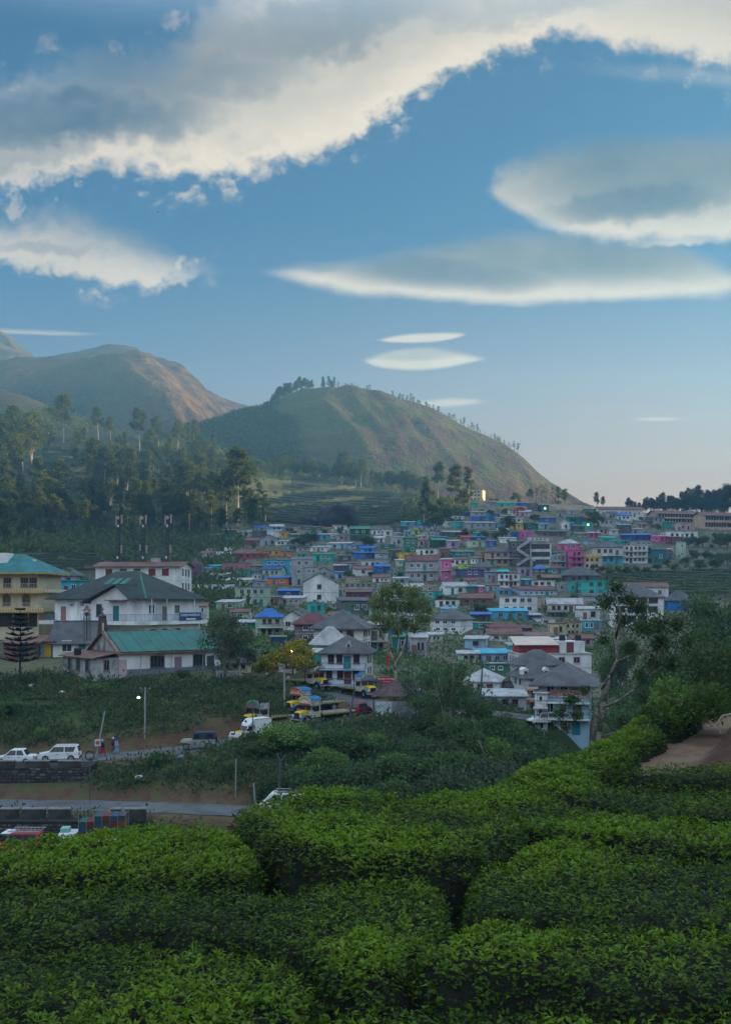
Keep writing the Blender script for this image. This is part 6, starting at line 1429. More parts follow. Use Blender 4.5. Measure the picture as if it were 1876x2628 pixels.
    for s in (-1, 1): MB().box(-.5, .95, s * 1.12 - .03, s * 1.12 + .03, 2.2, 2.28).bar((-.5, s * 1.1, 2.2), (-.5, s * 1.1, 3.0), .04, 4).box(-.42, .9, s * 1.1 - .015, s * 1.1 + .015, 2.27, 2.85).build('rack_side', mat('rack_painted', (.42, .44, .40), .6, .3, 4), root)
    n = 10; arc = [(-1.15 * math.cos(t), 2.75 + .42 * math.sin(t)) for t in [math.pi * i / n for i in range(n + 1)]]
    if canopy: MB().poly([(-.6, y, z) for y, z in arc] + [(1.0, y, z) for y, z in arc], [(i, i + 1, n + 2 + i, n + 1 + i) for i in range(n)] + [tuple(range(n, -1, -1)), tuple(range(n + 1, 2 * n + 2))]).build('canopy', mat('blue_tarpaulin', (.01, .14, .36), .6, .2, 2), root)
    else:
        h_ = MB()
        for xx in (-.5, .2, .9): h_.tube([(xx, y, z) for y, z in arc], .03, 4)
        h_.build('canopy_hoops', CHAS, root)
    MB().box(-L - .5, .6, -.42, .42, .62, .9).build('chassis', CHAS, root)
    if bed:
        for i in range(8): w_ = 2.4 / 8; MB().box(-L - .8, -.6, -1.2 + i * w_ + .008, -1.2 + (i + 1) * w_ - .008, 1.1, 1.2).build('bed_plank', mat('bed_planks', (.24, .23, .22), .85, .25, 1.5), root)
        ed = MB()
        for i in range(14):
            x = -L - .8 + (L + .2) * i / 14
            for s in (-1, 1): ed.box(x, x + (L + .2) / 28, s * 1.22 - .02, s * 1.22 + .02, 1.0, 1.2)
        ed.build('bed_edge', paint('edge_yellow', (.55, .38, .03)), root)['kind'] = 'stuff'; MB().box(-L - .82, -.58, -1.19, 1.19, .95, 1.098).build('bed_frame', CHAS, root)
        hb = MB()
        for s in (-1, -.5, 0, .5, 1): hb.bar((-.62, s * 1.15, 1.1), (-.62, s * 1.15, 3.0), .045, 4)
        for z in (1.6, 2.1, 2.6, 3.0): hb.bar((-.62, -1.15, z), (-.62, 1.15, z), .04, 4)
        hb.build('headboard', CHAS, root)
    wheels(root, (1.55, -L + .8), 2.0, .5, .27, (-L + .8,))
    return root
GN = (.55, .42, .10); PK = (.62, .48, .42)
lorry('flatbed_lorry', 'yellow flat-bed lorry with open hoops and red lettering on its crown', on_road(668, 0, 117.2), R(224), False, (.10, .30, .16), 'D.S', (.08, .20, .30))
lorry('flatbed_lorry', 'yellow flat-bed lorry with gold scalloped crown, nearest the bushes', on_road(800, 0, 115.6) + Vector((0, 0, .1)), R(222), True, GN, None, PK)
lorry('flatbed_lorry', 'yellow flat-bed lorry with blue lettering on its crown, behind the concrete pole', on_road(776, 0, 121.8) + Vector((0, 0, .2)), R(222), True, (.45, .10, .06), 'APS', PK, tcol=(.03, .12, .5))
lorry('flatbed_lorry', 'yellow and blue flat-bed lorry parked beside the tin shelter, facing right', on_road(934, 0, 133.0), R(-56), True, GN, None, (.10, .22, .42))
lorry('lorry', 'yellow lorry with blue fenders poking out behind the bushes near the porch house', on_road(806, 0, 137.0) + Vector((0, 0, .05)), R(-42), False, PK, None, (.12, .14, .14), L=4.2)
def small_truck():
    root = empty('pickup_truck', hit(1062, 1806) + Vector((0, 0, .1)), R(-75), 'light blue pickup truck half hidden behind the tin shelter', 'truck')
    c = MB(); frustum(c, .2, 2.0, .2, 1.5, .85, .78, .6, 1.9); c.build('cab', paint('pale_blue', (.30, .50, .62)), root, bevel=.06); MB().box(-2.2, .1, -.9, .9, .8, 1.4).build('load_bed', paint('bed_orange', (.42, .14, .05)), root)
    P = [(1.92, -.7, 1.1), (1.92, .7, 1.1), (1.64, .66, 1.78), (1.64, -.66, 1.78)]; MB().poly(P + [(p[0] - .06, p[1], p[2]) for p in P], [(0, 1, 2, 3), (7, 6, 5, 4), (0, 4, 5, 1), (1, 5, 6, 2), (2, 6, 7, 3), (3, 7, 4, 0)]).build('windscreen', glassm(), root); wheels(root, (1.3, -1.4), 1.5, .34, .2)
small_truck()
def van():
    root = empty('minivan', Vector(((728 - CX) / F * 90.4, 90.4, -18.85)), R(176), 'white minivan on the lower road, only its roof showing above the tea', 'van')
    b = MB(); prof = [(-2.0, .4), (2.05, .4), (2.1, .9), (1.75, 1.15), (1.15, 1.82), (.9, 1.9), (-1.9, 1.92), (-2.05, 1.7)]; b.prism(prof, -.83, .83); b.build('body', PWH, root, bevel=.08)
    side_panes(root, [[(.1, 1.2), (1.2, 1.2), (.85, 1.72), (.1, 1.72)], [(-.9, 1.2), (0, 1.2), (0, 1.72), (-.9, 1.72)], [(-1.85, 1.2), (-1.0, 1.2), (-1.0, 1.72), (-1.85, 1.72)]], lambda z: .84, glassm())
    MB().poly([(1.72, -.75, 1.2), (1.72, .75, 1.2), (1.2, .7, 1.8), (1.2, -.7, 1.8), (1.66, -.75, 1.2), (1.66, .75, 1.2), (1.14, .7, 1.8), (1.14, -.7, 1.8)], [(0, 1, 2, 3), (7, 6, 5, 4), (0, 4, 5, 1), (1, 5, 6, 2), (2, 6, 7, 3), (3, 7, 4, 0)]).build('windscreen', glassm(), root)
    c = MB()
    for s in (-.75, .75): c.bar((-1.7, s, 2.05), (.8, s, 2.05), .035, 5)
    for x in (-1.6, -.8, 0, .7): c.bar((x, -.75, 2.03), (x, .75, 2.03), .03, 5)
    c.build('roof_rack', RIM, root); MB().box(-1.5, .6, -.55, .55, 1.925, 1.945).build('roof_panel', mat('roof_dark', (.06, .07, .09), .4), root); wheels(root, (1.35, -1.35), 1.5, .32, .2)
van()
def crate_truck():
    root = empty('crate_truck', Vector(((240 - CX) / F * 83.5, 83.5, -21.1)), R(186), 'truck with white barred sides carrying crates in the low yard', 'truck')
    c = MB(); frustum(c, 1.2, 2.9, 1.25, 2.7, .95, .9, .6, 2.2); c.build('cab', PWH, root, bevel=.06); MB().box(-2.8, 1.1, -1.0, 1.0, .8, 1.0).build('load_bed', CHAS, root)
    P = [(2.86, -.8, 1.3), (2.86, .8, 1.3), (2.74, .78, 2.05), (2.74, -.78, 2.05)]; MB().poly(P + [(p[0] - .06, p[1], p[2]) for p in P], [(0, 1, 2, 3), (7, 6, 5, 4), (0, 4, 5, 1), (1, 5, 6, 2), (2, 6, 7, 3), (3, 7, 4, 0)]).build('windscreen', glassm(), root)
    MB().box(1.9, 2.6, -.5, .5, 2.22, 2.55).build('roof_board', mat('board_teal', (.25, .5, .45), .6), root)
    r = MB()
    for s in (-1, 1):
        for x in np.linspace(-2.75, 1.05, 8): r.box(x - .035, x + .035, s * 1.0 - .03, s * 1.0 + .03, 1.0, 2.1)
        for z in (1.3, 1.7, 2.1): r.box(-2.78, 1.08, s * 1.0 - .025, s * 1.0 + .025, z - .04, z + .04)
    r.build('side_bars', PWH, root)
    g = MB()
    for s in (-1, 1):
        for x in np.linspace(-2.75, 1.05, 7): g.bar((x, s * .98, 2.1), (x, s * .98, 3.9), .025, 4)
    g.build('cage', RIM, root); wheels(root, (2.0, -1.8), 1.7, .42, .24, (-1.8,))
    cols = [('red', (.20, .03, .03)), ('orange', (.26, .08, .03)), ('blue', (.03, .08, .16)), ('grey', (.06, .065, .075)), ('green', (.03, .10, .10))]; n = 0
    M_ = root.matrix_basis; bm = MB().box(-.3, .3, -.46, .46, 0, .3); bm.box(-.26, .26, -.475, -.462, .08, .22); base = bm.mesh('crate', CHAS)
    order = ['first', 'second', 'third', 'fourth', 'fifth', 'sixth']; lay = ['bottom', 'second', 'third', 'top']
    for z in range(4):
        for i in range(6):
            if z == 3 and i in (0, 1): continue
            for s in (-1, 1):
                k = (i // 2 + z * 2 + i) % 5; nm, cc = cols[k]
                o = bpy.data.objects.new('crate', base); COL.objects.link(o); o.location = M_ @ Vector((.75 - i * .63, s * .48, 1.85 + z * .44)) ; o.rotation_euler = (0, 0, R(186)); o.scale = (1, 1, 1.4)
                o.material_slots[0].link = 'OBJECT'; o.material_slots[0].material = mat('crate_' + nm, cc, .6, .2, 3)
                tag(o, '%s crate on the yard truck, %s layer, %s from the cab, %s side' % (nm, lay[z], order[i], 'near' if s > 0 else 'far'), 'crate', 'crates on the truck')
crate_truck()
def rack_car():
    root = car('rack_car', 'red and white vehicle with a roof rack in the low yard at the left edge', 'car', 4.4, 1.8, 1.9, paint('jeep_red', (.40, .02, .03)), Vector(((48 - CX) / F * 83.5, 83.5, -20.9)), R(178), 'suv')
    b = MB()
    for s in (-.8, .8): b.bar((-2.0, s, 2.12), (.6, s, 2.12), .04, 5)
    for x in np.linspace(-1.9, .5, 8): b.bar((x, -.8, 2.1), (x, .8, 2.1), .03, 5)
    b.build('roof_rack', RIM, root); MB().box(.4, 1.2, -.8, .8, 1.9, 1.96).build('roof_panel', PWH, root); MB().box(-2.1, 2.1, -.85, .85, -1.4, .3).build('earth_ramp', mat('ramp_earth', (.1, .08, .07), .95), root)
rack_car()
# ------------------------------------------------------------------ valley trees and shrubs
DENSE = [broad(200 + i, 7, 4.6, .08, 22, .40, 7500, clump=1.8, flat=.85, shell=.7, limbs=5) for i in range(4)]
LACY = [broad(220 + i, 10, 4.2, .3, 16, .26, 4200, clump=1.6, flat=.9, shell=.2, limbs=5) for i in range(3)]
THICK = [broad(240 + i, 10, 4.2, .22, 18, .30, 8000, clump=1.7, flat=.9, shell=.45, limbs=5) for i in range(3)]
def bush(px, pt, Y, wpx, label, cm, pool=DENSE, name='shrub', cat='shrub', group=None, h0=7.6, r0=5.4, tm=None):
    X = (px - CX) / F * Y; z = float(terrain(X, Y, False)) - .3; h = (HZ - pt) / F * Y - z; k = h / h0; rr = wpx / 2 / F * Y
    o = tree_obj(name, pool[int(px) % len(pool)], cm, (X, Y, z), k, px * .7, label, cat, group, tm, rr / (r0 * k)); return o
for a in ((735, 1842, 104, 190, 'bright leafy shrub hiding the front of the gold-crowned lorry', 'bright'), (860, 1856, 102, 190, 'leafy green shrub below the red hatchback', 'mid'), (655, 1896, 103, 110, 'small leafy shrub beside the wheels of the white box truck', 'mid'),
          (950, 1880, 105, 150, 'rounded shrub in front of the poster wall', 'bright'), (905, 1935, 92, 270, 'broad dark shrub mass right of the forked pole', 'mid'), (1010, 1915, 95, 220, 'broad dark shrub below the poster wall', 'mid'),
          (1105, 1812, 113, 130, 'dark tree crown right of the grey poster wall', 'mid'), (1110, 1880, 98, 220, 'dark bushy tree at the foot of the slope, middle of the valley', 'dark'), (1190, 1850, 102, 220, 'dense dark tree right of the bare leaning trunk', 'mid'),
          (1290, 1836, 108, 190, 'dense rounded tree left of the dormer house', 'mid'), (1385, 1872, 112, 150, 'dark rounded tree below the little white car', 'mid'), (1255, 1920, 92, 260, 'wide dark bush low in the valley right of the middle', 'dark'),
          (1400, 1930, 90, 200, 'dark bush against the outer side of the tea shoulder', 'dark'), (785, 1956, 93, 200, 'creeper-covered bush right of the forked pole', 'mid'), (1140, 1952, 86, 260, 'dark bush just above the tea crest in the middle', 'dark'),
          (1010, 1975, 86, 220, 'dark bush touching the tea crest left of the middle', 'mid'), (1330, 1960, 84, 200, 'dark bush low behind the start of the tea shoulder', 'dark'), (600, 1945, 100, 110, 'low shrub below the road under the white box truck', 'mid'), (700, 1975, 94, 120, 'shrub behind the forked pole', 'mid'), (830, 1905, 98, 170, 'leafy shrub between the hatchback and the forked pole', 'bright'), (1075, 1872, 102, 150, 'leafy shrub below the tin shelter, right part', 'mid'), (1160, 1905, 94, 200, 'round-topped dark tree left of the leaning trunk', 'mid'), (1240, 1870, 101, 170, 'round-topped tree right of the leaning trunk', 'bright'), (1330, 1890, 103, 170, 'dense tree under the dormer house', 'mid'), (1365, 1850, 120, 120, 'dense round tree hiding the foot of the white balcony wing', 'mid'), (1440, 1900, 100, 150, 'dark tree at the foot of the three-storey cottage', 'mid'), (940, 1990, 85, 220, 'low dark bush touching the tea crest right of the minivan', 'mid'), (1230, 1985, 82, 240, 'low dark bush behind the tea crest, right of the middle', 'mid')):
    bush(*a[:4], a[4], LF[a[5]], group='shrubs filling the valley')
bush(1150, 1640, 108, 190, 'tall sparse tree with pale trunk rising from the valley middle', LF['mid'], LACY, 'lacy_tree', 'tree', None, 10.8, 4.9, PALE)
bush(1075, 1700, 116, 130, 'thin dark tree right of the tall pale tree', LF['dark'], LACY, 'lacy_tree', 'tree', None, 10.8, 4.9, PALE)
bush(1215, 1760, 110, 160, 'full dark tree right of the dark leaning pole', LF['mid'], THICK, 'lacy_tree', 'tree', None, 10.8, 4.9)
bush(1110, 1760, 112, 150, 'full green tree right of the tin shelter', LF['mid'], THICK, 'leafy_tree', 'tree', None, 10.8, 4.9)
bush(1275, 1800, 112, 150, 'full green tree left of the dormer house', LF['mid'], THICK, 'leafy_tree', 'tree', None, 10.8, 4.9)
bush(1165, 1800, 103, 170, 'full green tree in front of the tall sparse valley tree', LF['mid'], THICK, 'leafy_tree', 'tree', None, 10.8, 4.9)
for a in ((1845, 1478, 150, 260, 'huge hazy tree at the right edge above the blue roof'), (1760, 1600, 128, 230, 'hazy tree behind the bare-trunked tree, right of it'), (1680, 1650, 118, 220, 'hazy tree directly behind the bare-trunked tree'), (1880, 1600, 118, 240, 'hazy tree at the right edge behind the big tea tree'),
          (1650, 1760, 108, 220, 'low hazy tree behind the tea shoulder'), (1780, 1720, 104, 240, 'low hazy tree behind the farthest tea bush'), (1590, 1600, 150, 120, 'thin hazy tree in front of the large white house')):
    bush(*a, LF['mid'], THICK, 'hazy_tree', 'tree', 'hazy trees on the right', 10.8, 4.9)
bush(578, 1538, 130, 170, 'dark spreading tree right of the low white hall', LF['dark'], LACY, 'dark_tree', 'tree', None, 10.8, 4.9)
bush(610, 1600, 133, 120, 'dark tree crown leaning behind the spreading tree by the hall', LF['dark'], LACY, 'dark_tree', 'tree', None, 10.8, 4.9)
for a in ((120, 1795, 126, 130, 'shrub at the top of the bank below the pine'), (250, 1750, 127, 120, 'bright round shrub on the bank below the hall', ), (110, 1862, 113, 60, 'small bright shrub beside the upper road above the sport utility car'), (330, 1800, 124, 100, 'shrub on the bank left of the lamp pole'), (25, 1790, 120, 110, 'dark shrub at the left edge of the bank'),
          (430, 1760, 128, 120, 'shrub on the bank below the hall fence'), (520, 1790, 125, 110, 'shrub on the bank above the jeep'), (600, 1800, 124, 110, 'shrub on the bank above the white box truck'), (690, 1745, 130, 120, 'brown-green shrub in front of the pyramid-roofed hut'), (780, 1775, 131, 110, 'shrub on the inner side of the road bend'), (405, 1925, 103, 60, 'tuft of shrub on the road edge left of the jeep'), (505, 1935, 104, 40, 'bright little shrub below the jeep'), (60, 1730, 131, 120, 'bramble below the old house'), (470, 1715, 133, 60, 'small tree in front of the low white hall')):
    bush(*a[:4], a[4], LF['bright' if 'bright' in a[4] else 'mid'], group='shrubs on the bank')
bush(130, 1440, 235, 60, 'pinkish bare bush near the red-roofed turquoise house', LF['pink'], RND, 'flowering_tree', 'tree', None, 8.6, 4.2)
bush(500, 1412, 330, 50, 'pink flowering tree at the left end of the town', LF['pink'], RND, 'flowering_tree', 'tree', None, 8.6, 4.2)
# limbs and clumps given point by point, at a real depth
def traced(name, label, cat, Y, limbs, clumps, n, leaf, cm, bark, hang=.3, jitter=.6, shell=.25, aspect=.5, seed=1, base=None):
    rs = np.random.RandomState(seed); P0 = W(*limbs[0][0][:2], Y); z = float(terrain(P0.x, P0.y, False)) if base is None else base
    o = empty(name, (P0.x, P0.y, z), 0, label, cat); b = MB(); k = Y / F
    for ln in limbs:
        pts = [W(q[0], q[1], Y) - Vector((P0.x, P0.y, z)) + Vector((0, rs.uniform(-1, 1) * jitter * i, 0)) for i, q in enumerate(ln)]; b.tube(pts, [q[2] * k * .52 for q in ln], 7)
    b.build('trunk', bark, o, smooth=True)
    cl = [(*(W(x, y, Y) - Vector((P0.x, P0.y, z)) + Vector((0, rs.uniform(-1, 1) * r * k * 1.1, 0))), r * k) for x, y, r in clumps]
    link('crown', crown_mesh('crown', cl, n, leaf, rs, .9, shell, hang, aspect), cm, o); return o
traced('tall_tree', 'tall tree with pale forked trunk and rounded crown by the road bend', 'tree', 141,
       [[(1016, 1758, 7), (1015, 1720, 6.5), (1014, 1702, 6)], [(1014, 1704, 5.5), (1000, 1672, 5), (985, 1640, 4), (975, 1600, 2.5), (965, 1560, 1)], [(1014, 1704, 5.5), (1032, 1672, 5), (1040, 1640, 4), (1055, 1600, 2.5), (1070, 1560, 1)], [(1018, 1692, 3.5), (1024, 1640, 3), (1022, 1580, 2), (1020, 1530, 1)], [(988, 1646, 3), (965, 1625, 2), (955, 1600, 1)]],
       [(990, 1520, 34), (1030, 1515, 30), (1060, 1520, 32), (970, 1550, 34), (1010, 1555, 40), (1055, 1555, 38), (1085, 1545, 28), (965, 1585, 28), (1000, 1595, 34), (1040, 1598, 34), (1080, 1585, 32), (1100, 1565, 18), (1020, 1620, 22), (985, 1615, 20), (1065, 1612, 20), (1012, 1502, 18), (1098, 1590, 16)], 15000, .26, LF['tall'], PALE, .2, .25, .2)
traced('bare_trunked_tree', 'near tree with bare forked grey trunk and sparse leaves leaning right', 'tree', 50,
       [[(1515, 2080, 15), (1528, 1960, 13), (1541, 1880, 12), (1552, 1800, 11), (1566, 1742, 10), (1580, 1690, 8), (1588, 1640, 7), (1583, 1580, 5), (1575, 1530, 3), (1578, 1490, 1)], [(1522, 1960, 8), (1518, 1900, 7), (1535, 1820, 7), (1548, 1770, 7), (1560, 1735, 7)],
        [(1552, 1815, 8), (1590, 1795, 7), (1630, 1768, 6), (1668, 1728, 4), (1720, 1705, 3), (1790, 1690, 1)], [(1578, 1700, 6), (1625, 1680, 5), (1680, 1672, 3.5), (1740, 1650, 2), (1800, 1620, 1)], [(1587, 1645, 4), (1625, 1600, 3), (1665, 1560, 1)], [(1545, 1850, 4), (1490, 1800, 2.5), (1470, 1790, 1)], [(1668, 1728, 3), (1700, 1660, 2), (1720, 1600, 1)], [(1546, 1890, 4), (1580, 1880, 3), (1620, 1860, 1.2)]],
       [(1580, 1505, 34), (1560, 1545, 36), (1612, 1540, 34), (1600, 1590, 36), (1650, 1560, 34), (1640, 1610, 40), (1690, 1600, 42), (1740, 1600, 40), (1700, 1650, 46), (1760, 1650, 46), (1810, 1640, 44), (1680, 1700, 40), (1740, 1705, 44), (1800, 1700, 44), (1620, 1660, 30), (1640, 1730, 30), (1700, 1750, 40), (1770, 1755, 40), (1830, 1730, 40), (1465, 1795, 28), (1440, 1830, 26), (1480, 1835, 24), (1455, 1870, 22), (1500, 1770, 20), (1545, 1640, 22), (1650, 1790, 30), (1720, 1800, 34), (1600, 1850, 24)], 21000, .13, LF['mid'], mat('lichen_bark', (.24, .22, .19), .9, .35, 6, .6, 18), .3, .12, .1, .45, 4, base=-11.5)
traced('leaning_snag', 'bare pale leaning trunk in the valley middle', 'tree', 96, [[(1262, 1980, 5), (1228, 1900, 3.5), (1212, 1840, 3), (1190, 1800, 1.5)], [(1225, 1895, 2), (1240, 1870, 2), (1244, 1850, 1)]], [(1190, 1800, 12), (1244, 1850, 10)], 400, .25, LF['mid'], BARK, .3, .1, .2, .5, 6, base=-20.5)
traced('creeper_stump', 'leaning creeper-wrapped pole right of the forked pole', 'tree', 91, [[(757, 2040, 4), (745, 1995, 3.5), (733, 1960, 3)]], [(757, 2030, 7), (750, 2010, 7), (744, 1990, 7), (738, 1970, 7)], 500, .12, LF['mid'], BARK, .2, .05, .5, .5, 8, base=-18.8)
def yellow_bush():
    for (px, py, Y, cl, lab) in ((752, 1732, 137, [(735, 1668, 24), (765, 1662, 26), (790, 1680, 20), (720, 1690, 22), (800, 1705, 16), (775, 1700, 26), (745, 1700, 26), (808, 1725, 12)], 'tall bush covered in yellow blossom behind the pyramid-roofed hut'), (690, 1735, 136, [(680, 1700, 18), (700, 1690, 18), (665, 1715, 14), (700, 1715, 18)], 'lower yellow-blossomed bush left of the pyramid-roofed hut')):
        o = traced('blossom_bush', lab, 'shrub', Y, [[(px, py, 4), (px, py - 30, 3), (px + 4, py - 50, 1)]], cl, 4200, .24, LF['yel'], BARK, .0, .2, .55, .7, 3)
yellow_bush()
def pine():
    o = empty('star_pine', W(50, 1738, 128.5), 0, 'dark star-shaped pine with tiered branches in front of the old house', 'tree'); H_ = 178 / F * 128.5; rs = np.random.RandomState(2)
    MB().tube([(0, 0, -.6), (.15, 0, H_ * .5), (0.1, 0, H_)], [.13, .09, .03], 7).build('trunk', DARKB, o)
    cl = []; Vs, Qs, off = [], [], 0
    for t in range(11):
        z = H_ * (.22 + .075 * t); rr = 2.5 * (1.05 - t / 10.6) * (1 if t > 2 else .8)
        for k in range(7):
            a = k * .9 + t * .5; n = 90; s_ = rs.rand(n); P = np.stack([np.cos(a) * rr * s_ + .1, np.sin(a) * rr * s_, z + .45 * s_ * s_ * rr * .5 + rs.normal(0, .03, n)], 1)
            side = rs.uniform(-1, 1, n)[:, None]; D = np.stack([np.cos(a) + 0 * s_, np.sin(a) + 0 * s_, .3 + 0 * s_], 1) + side * np.array([-math.sin(a), math.cos(a), 0.2]) * .9
            V, Q = leaf_geo(P, D, np.tile([0, 0, 1.], (n, 1)) + rs.normal(0, .3, (n, 3)), .5 * rs.uniform(.7, 1.2, n), np.full(n, .2)); Vs.append(V); Qs.append(Q + off); off += len(V)
    link('crown', np_mesh('crown', np.concatenate(Vs), np.concatenate(Qs)), leaf_mat('pine_needles', (.010, .022, .016), (.026, .045, .030), .6, .1, .2), o)
pine()
BAN = leaf_mat('banana_leaf', (.04, .10, .02), (.10, .19, .04), .45, .35, .4)
def banana(px, py, h, label, ymin=84):
    p = hit(px, py, ymin); o = empty('banana_plant', p, 0, label, 'banana plant', 'banana plants among the houses'); rs = np.random.RandomState(int(px))
    MB().tube([(0, 0, -.2), (.05, 0, h * .5)], [.16, .09], 7).build('stem', mat('banana_stem', (.12, .15, .06), .7), o); V, Fq = [], []
    for k in range(9):
        a = k * 2.4; up = rs.uniform(.5, 1.1); L = h * rs.uniform(.5, .75); n = 7; b0 = len(V)
        for i in range(n):
            t = i / (n - 1); r = L * t; z = h * .5 + L * up * t - L * .75 * t * t * up; wd_ = .30 * math.sin(math.pi * min(t * .95 + .05, 1)) + .02
            c = Vector((math.cos(a) * r * .8, math.sin(a) * r * .8, z)); s_ = Vector((-math.sin(a), math.cos(a), 0)) * wd_
            V += [c - s_ - Vector((0, 0, wd_ * .3)), c, c + s_ - Vector((0, 0, wd_ * .3))]
        for i in range(n - 1):
            q = b0 + i * 3; Fq += [(q, q + 3, q + 4, q + 1), (q + 1, q + 4, q + 5, q + 2)]
    link('leaves', np_mesh('leaves', np.array([tuple(v) for v in V]), np.array(Fq)), BAN, o)
for i, (px, py, h, lab) in enumerate(((655, 1700, 4.2, 'big banana plant behind the spreading tree'), (680, 1712, 3.6, 'banana plant left of the yellow-blossomed bush'), (640, 1718, 3.4, 'banana plant low behind the spreading tree'), (505, 1642, 3.0, 'banana plant at the right corner of the guesthouse'), (905, 1585, 5, 'banana plants below the maroon shed'), (930, 1590, 4.5, 'second banana plant below the maroon shed'), (797, 1408, 6, 'banana plant high in the town left of the green hut'), (940, 1412, 6, 'banana plant high in the town beside the slatted house'))): banana(px, py, h, lab)
# big tea tree on the knoll
for (x, y, h, r, lab, cm, sd) in ((13.6, 36.6, 3.4, 2.1, 'big dark tea tree on the knoll at the right edge', 'mid', 300), (15.2, 35.0, 3.6, 2.0, 'second dark tea tree on the knoll, cut by the right edge', 'dark', 301), (12.3, 38.6, 2.6, 1.5, 'leafy tea tree behind the top of the footpath', 'bright', 302)):
    m = broad(sd, h, r, .22, 18, .12, 6500, r0=.07, clump=.75, flat=.85, shell=.45, limbs=5); tree_obj('tea_tree', m, LF[cm], (x, y, float(slope(x, y)) - .1), 1, 0, lab, 'tree', 'tea trees on the knoll')
# a loop of bare root on the bank beside the footpath
tag(MB().tube([(11.75, 33.2, -4.3), (11.6, 33.1, -3.95), (11.75, 33.1, -3.7), (12.1, 33.2, -3.65), (12.4, 33.3, -3.8)], [.02, .03, .03, .03, .02], 5).build('bare_root', PALE), 'bare pale root looping out of the soil bank by the footpath', 'root')
# ------------------------------------------------------------------ undergrowth, too fine to count
def undergrowth(name, label, n, sample, leaf, rad, per, cm, seed, high=.8):
    rs = np.random.RandomState(seed); X, Y = sample(rs, n); Z = terrain(X, Y)
    keep = np.ones(len(X), bool)
    for ln, hw in ROADS:
        d, _ = near_line(X, Y, ln); keep &= d > hw + 1.3
    X, Y, Z = X[keep], Y[keep], Z[keep]; m = len(X); rr = rad * rs.uniform(.5, 1.4, m)
    k = np.repeat(np.arange(m), per); D = rnd_dirs(len(k), -.1, 1, rs); q = rs.rand(len(k)) ** .5
    P = np.stack([X[k], Y[k], Z[k]], 1) + D * (rr[k] * q)[:, None] * np.array([1, 1, high]); L = leaf * rs.uniform(.6, 1.4, len(k))
    V, Q = flat_leaf(P, D * .7 + rnd_dirs(len(k), -.2, 1, rs) * .8, D + rnd_dirs(len(k), rs=rs) * .6, L, L * .55)
    o = link(name, np_mesh(name, V, Q), cm); tag(o, label, 'undergrowth', kind='stuff'); return o
def s_bank(rs, n):
    px = rs.uniform(-250, 2000, n); Y = rs.uniform(86, 150, n); X = (px - CX) / F * Y; k = (fbm(X / 5, Y / 5, 3) > -.55) & ((Y < 134) | (px > 1120))
    wl = (X < -27.2) & (Y > 98) & (Y < 104.6); hs = (px > 190) & (px < 560) & (Y > 130)
    k &= ~wl & ~hs; return X[k], Y[k]
undergrowth('bank_undergrowth', 'tangled green undergrowth on the roadside banks', 9500, s_bank, .36, 1.05, 12, LF['mid'], 5, 1.1)
undergrowth('dark_undergrowth', 'dark scrub on the roadside banks', 9500, s_bank, .36, 1.0, 12, LF['dark'], 15, 1.2)
undergrowth('dry_undergrowth', 'dry brownish scrub scattered over the roadside banks', 1700, s_bank, .30, .7, 12, LF['rust'], 6)
def s_town(rs, n):
    px = rs.uniform(450, 2000, n); Y = np.exp(rs.uniform(math.log(140), math.log(640), n)); X = (px - CX) / F * Y; k = (fbm(X / 14, Y / 14, 3) > -.15); return X[k], Y[k]
undergrowth('town_undergrowth', 'weeds and low bushes between the houses', 7000, s_town, .6, 1.3, 12, LF['mid'], 7, 1.0)
def s_forest(rs, n):
    px = rs.uniform(-350, 1250, n); Y = np.exp(rs.uniform(math.log(270), math.log(900), n)); X = (px - CX) / F * Y; Z = terrain(X, Y, False); py = HZ - Z / Y * F
    k = (px < 620) & (fbm(X / 30, Y / 30, 3) > -.12) | (py < 1235) & (Y > 690) & (px > 500) | (px > 1040) & (Y > 520) & (px < 1200)
    for poly in ([(60, 1420), (260, 1420), (300, 1470), (60, 1500)], [(60, 1140), (240, 1150), (300, 1210), (60, 1270)], [(-300, 940), (0, 985), (140, 1045), (0, 1060), (-300, 1060)]): k &= ~inpoly(px, py, poly)
    return X[k], Y[k]
undergrowth('forest_undergrowth', 'dense dark undergrowth beneath the forest trees', 13000, s_forest, 1.6, 4.2, 14, LF['far'], 8)
def s_hill(rs, n):
    return None
# woods on the left flank of the round hill
def hill_woods():
    rs = np.random.RandomState(9); n = 2600; px = rs.uniform(420, 860, n); Y = rs.uniform(905, 1145, n); X = (px - CX) / F * Y; Z, ex = hill_f(px[:, None], Y[:, None], X[:, None]); Z = Z[:, 0]; k = ex['wood'][:, 0] > .55; X, Y, Z = X[k], Y[k], Z[k]
    m = len(X); per = 12; j = np.repeat(np.arange(m), per); D = rnd_dirs(len(j), -.1, 1, rs); P = np.stack([X[j], Y[j], Z[j]], 1) + D * rs.uniform(1, 4.5, len(j))[:, None]; L = rs.uniform(1.2, 3, len(j))
    V, Q = flat_leaf(P, D + rnd_dirs(len(j), rs=rs), D + rnd_dirs(len(j), rs=rs), L, L * .6); tag(link('hill_woods', np_mesh('hill_woods', V, Q), leaf_mat('hill_wood_leaves', (.022, .034, .016), (.06, .072, .03), .7, .1, .1)), 'dark woods on the left flank of the round hill', 'woods', kind='stuff')
hill_woods()
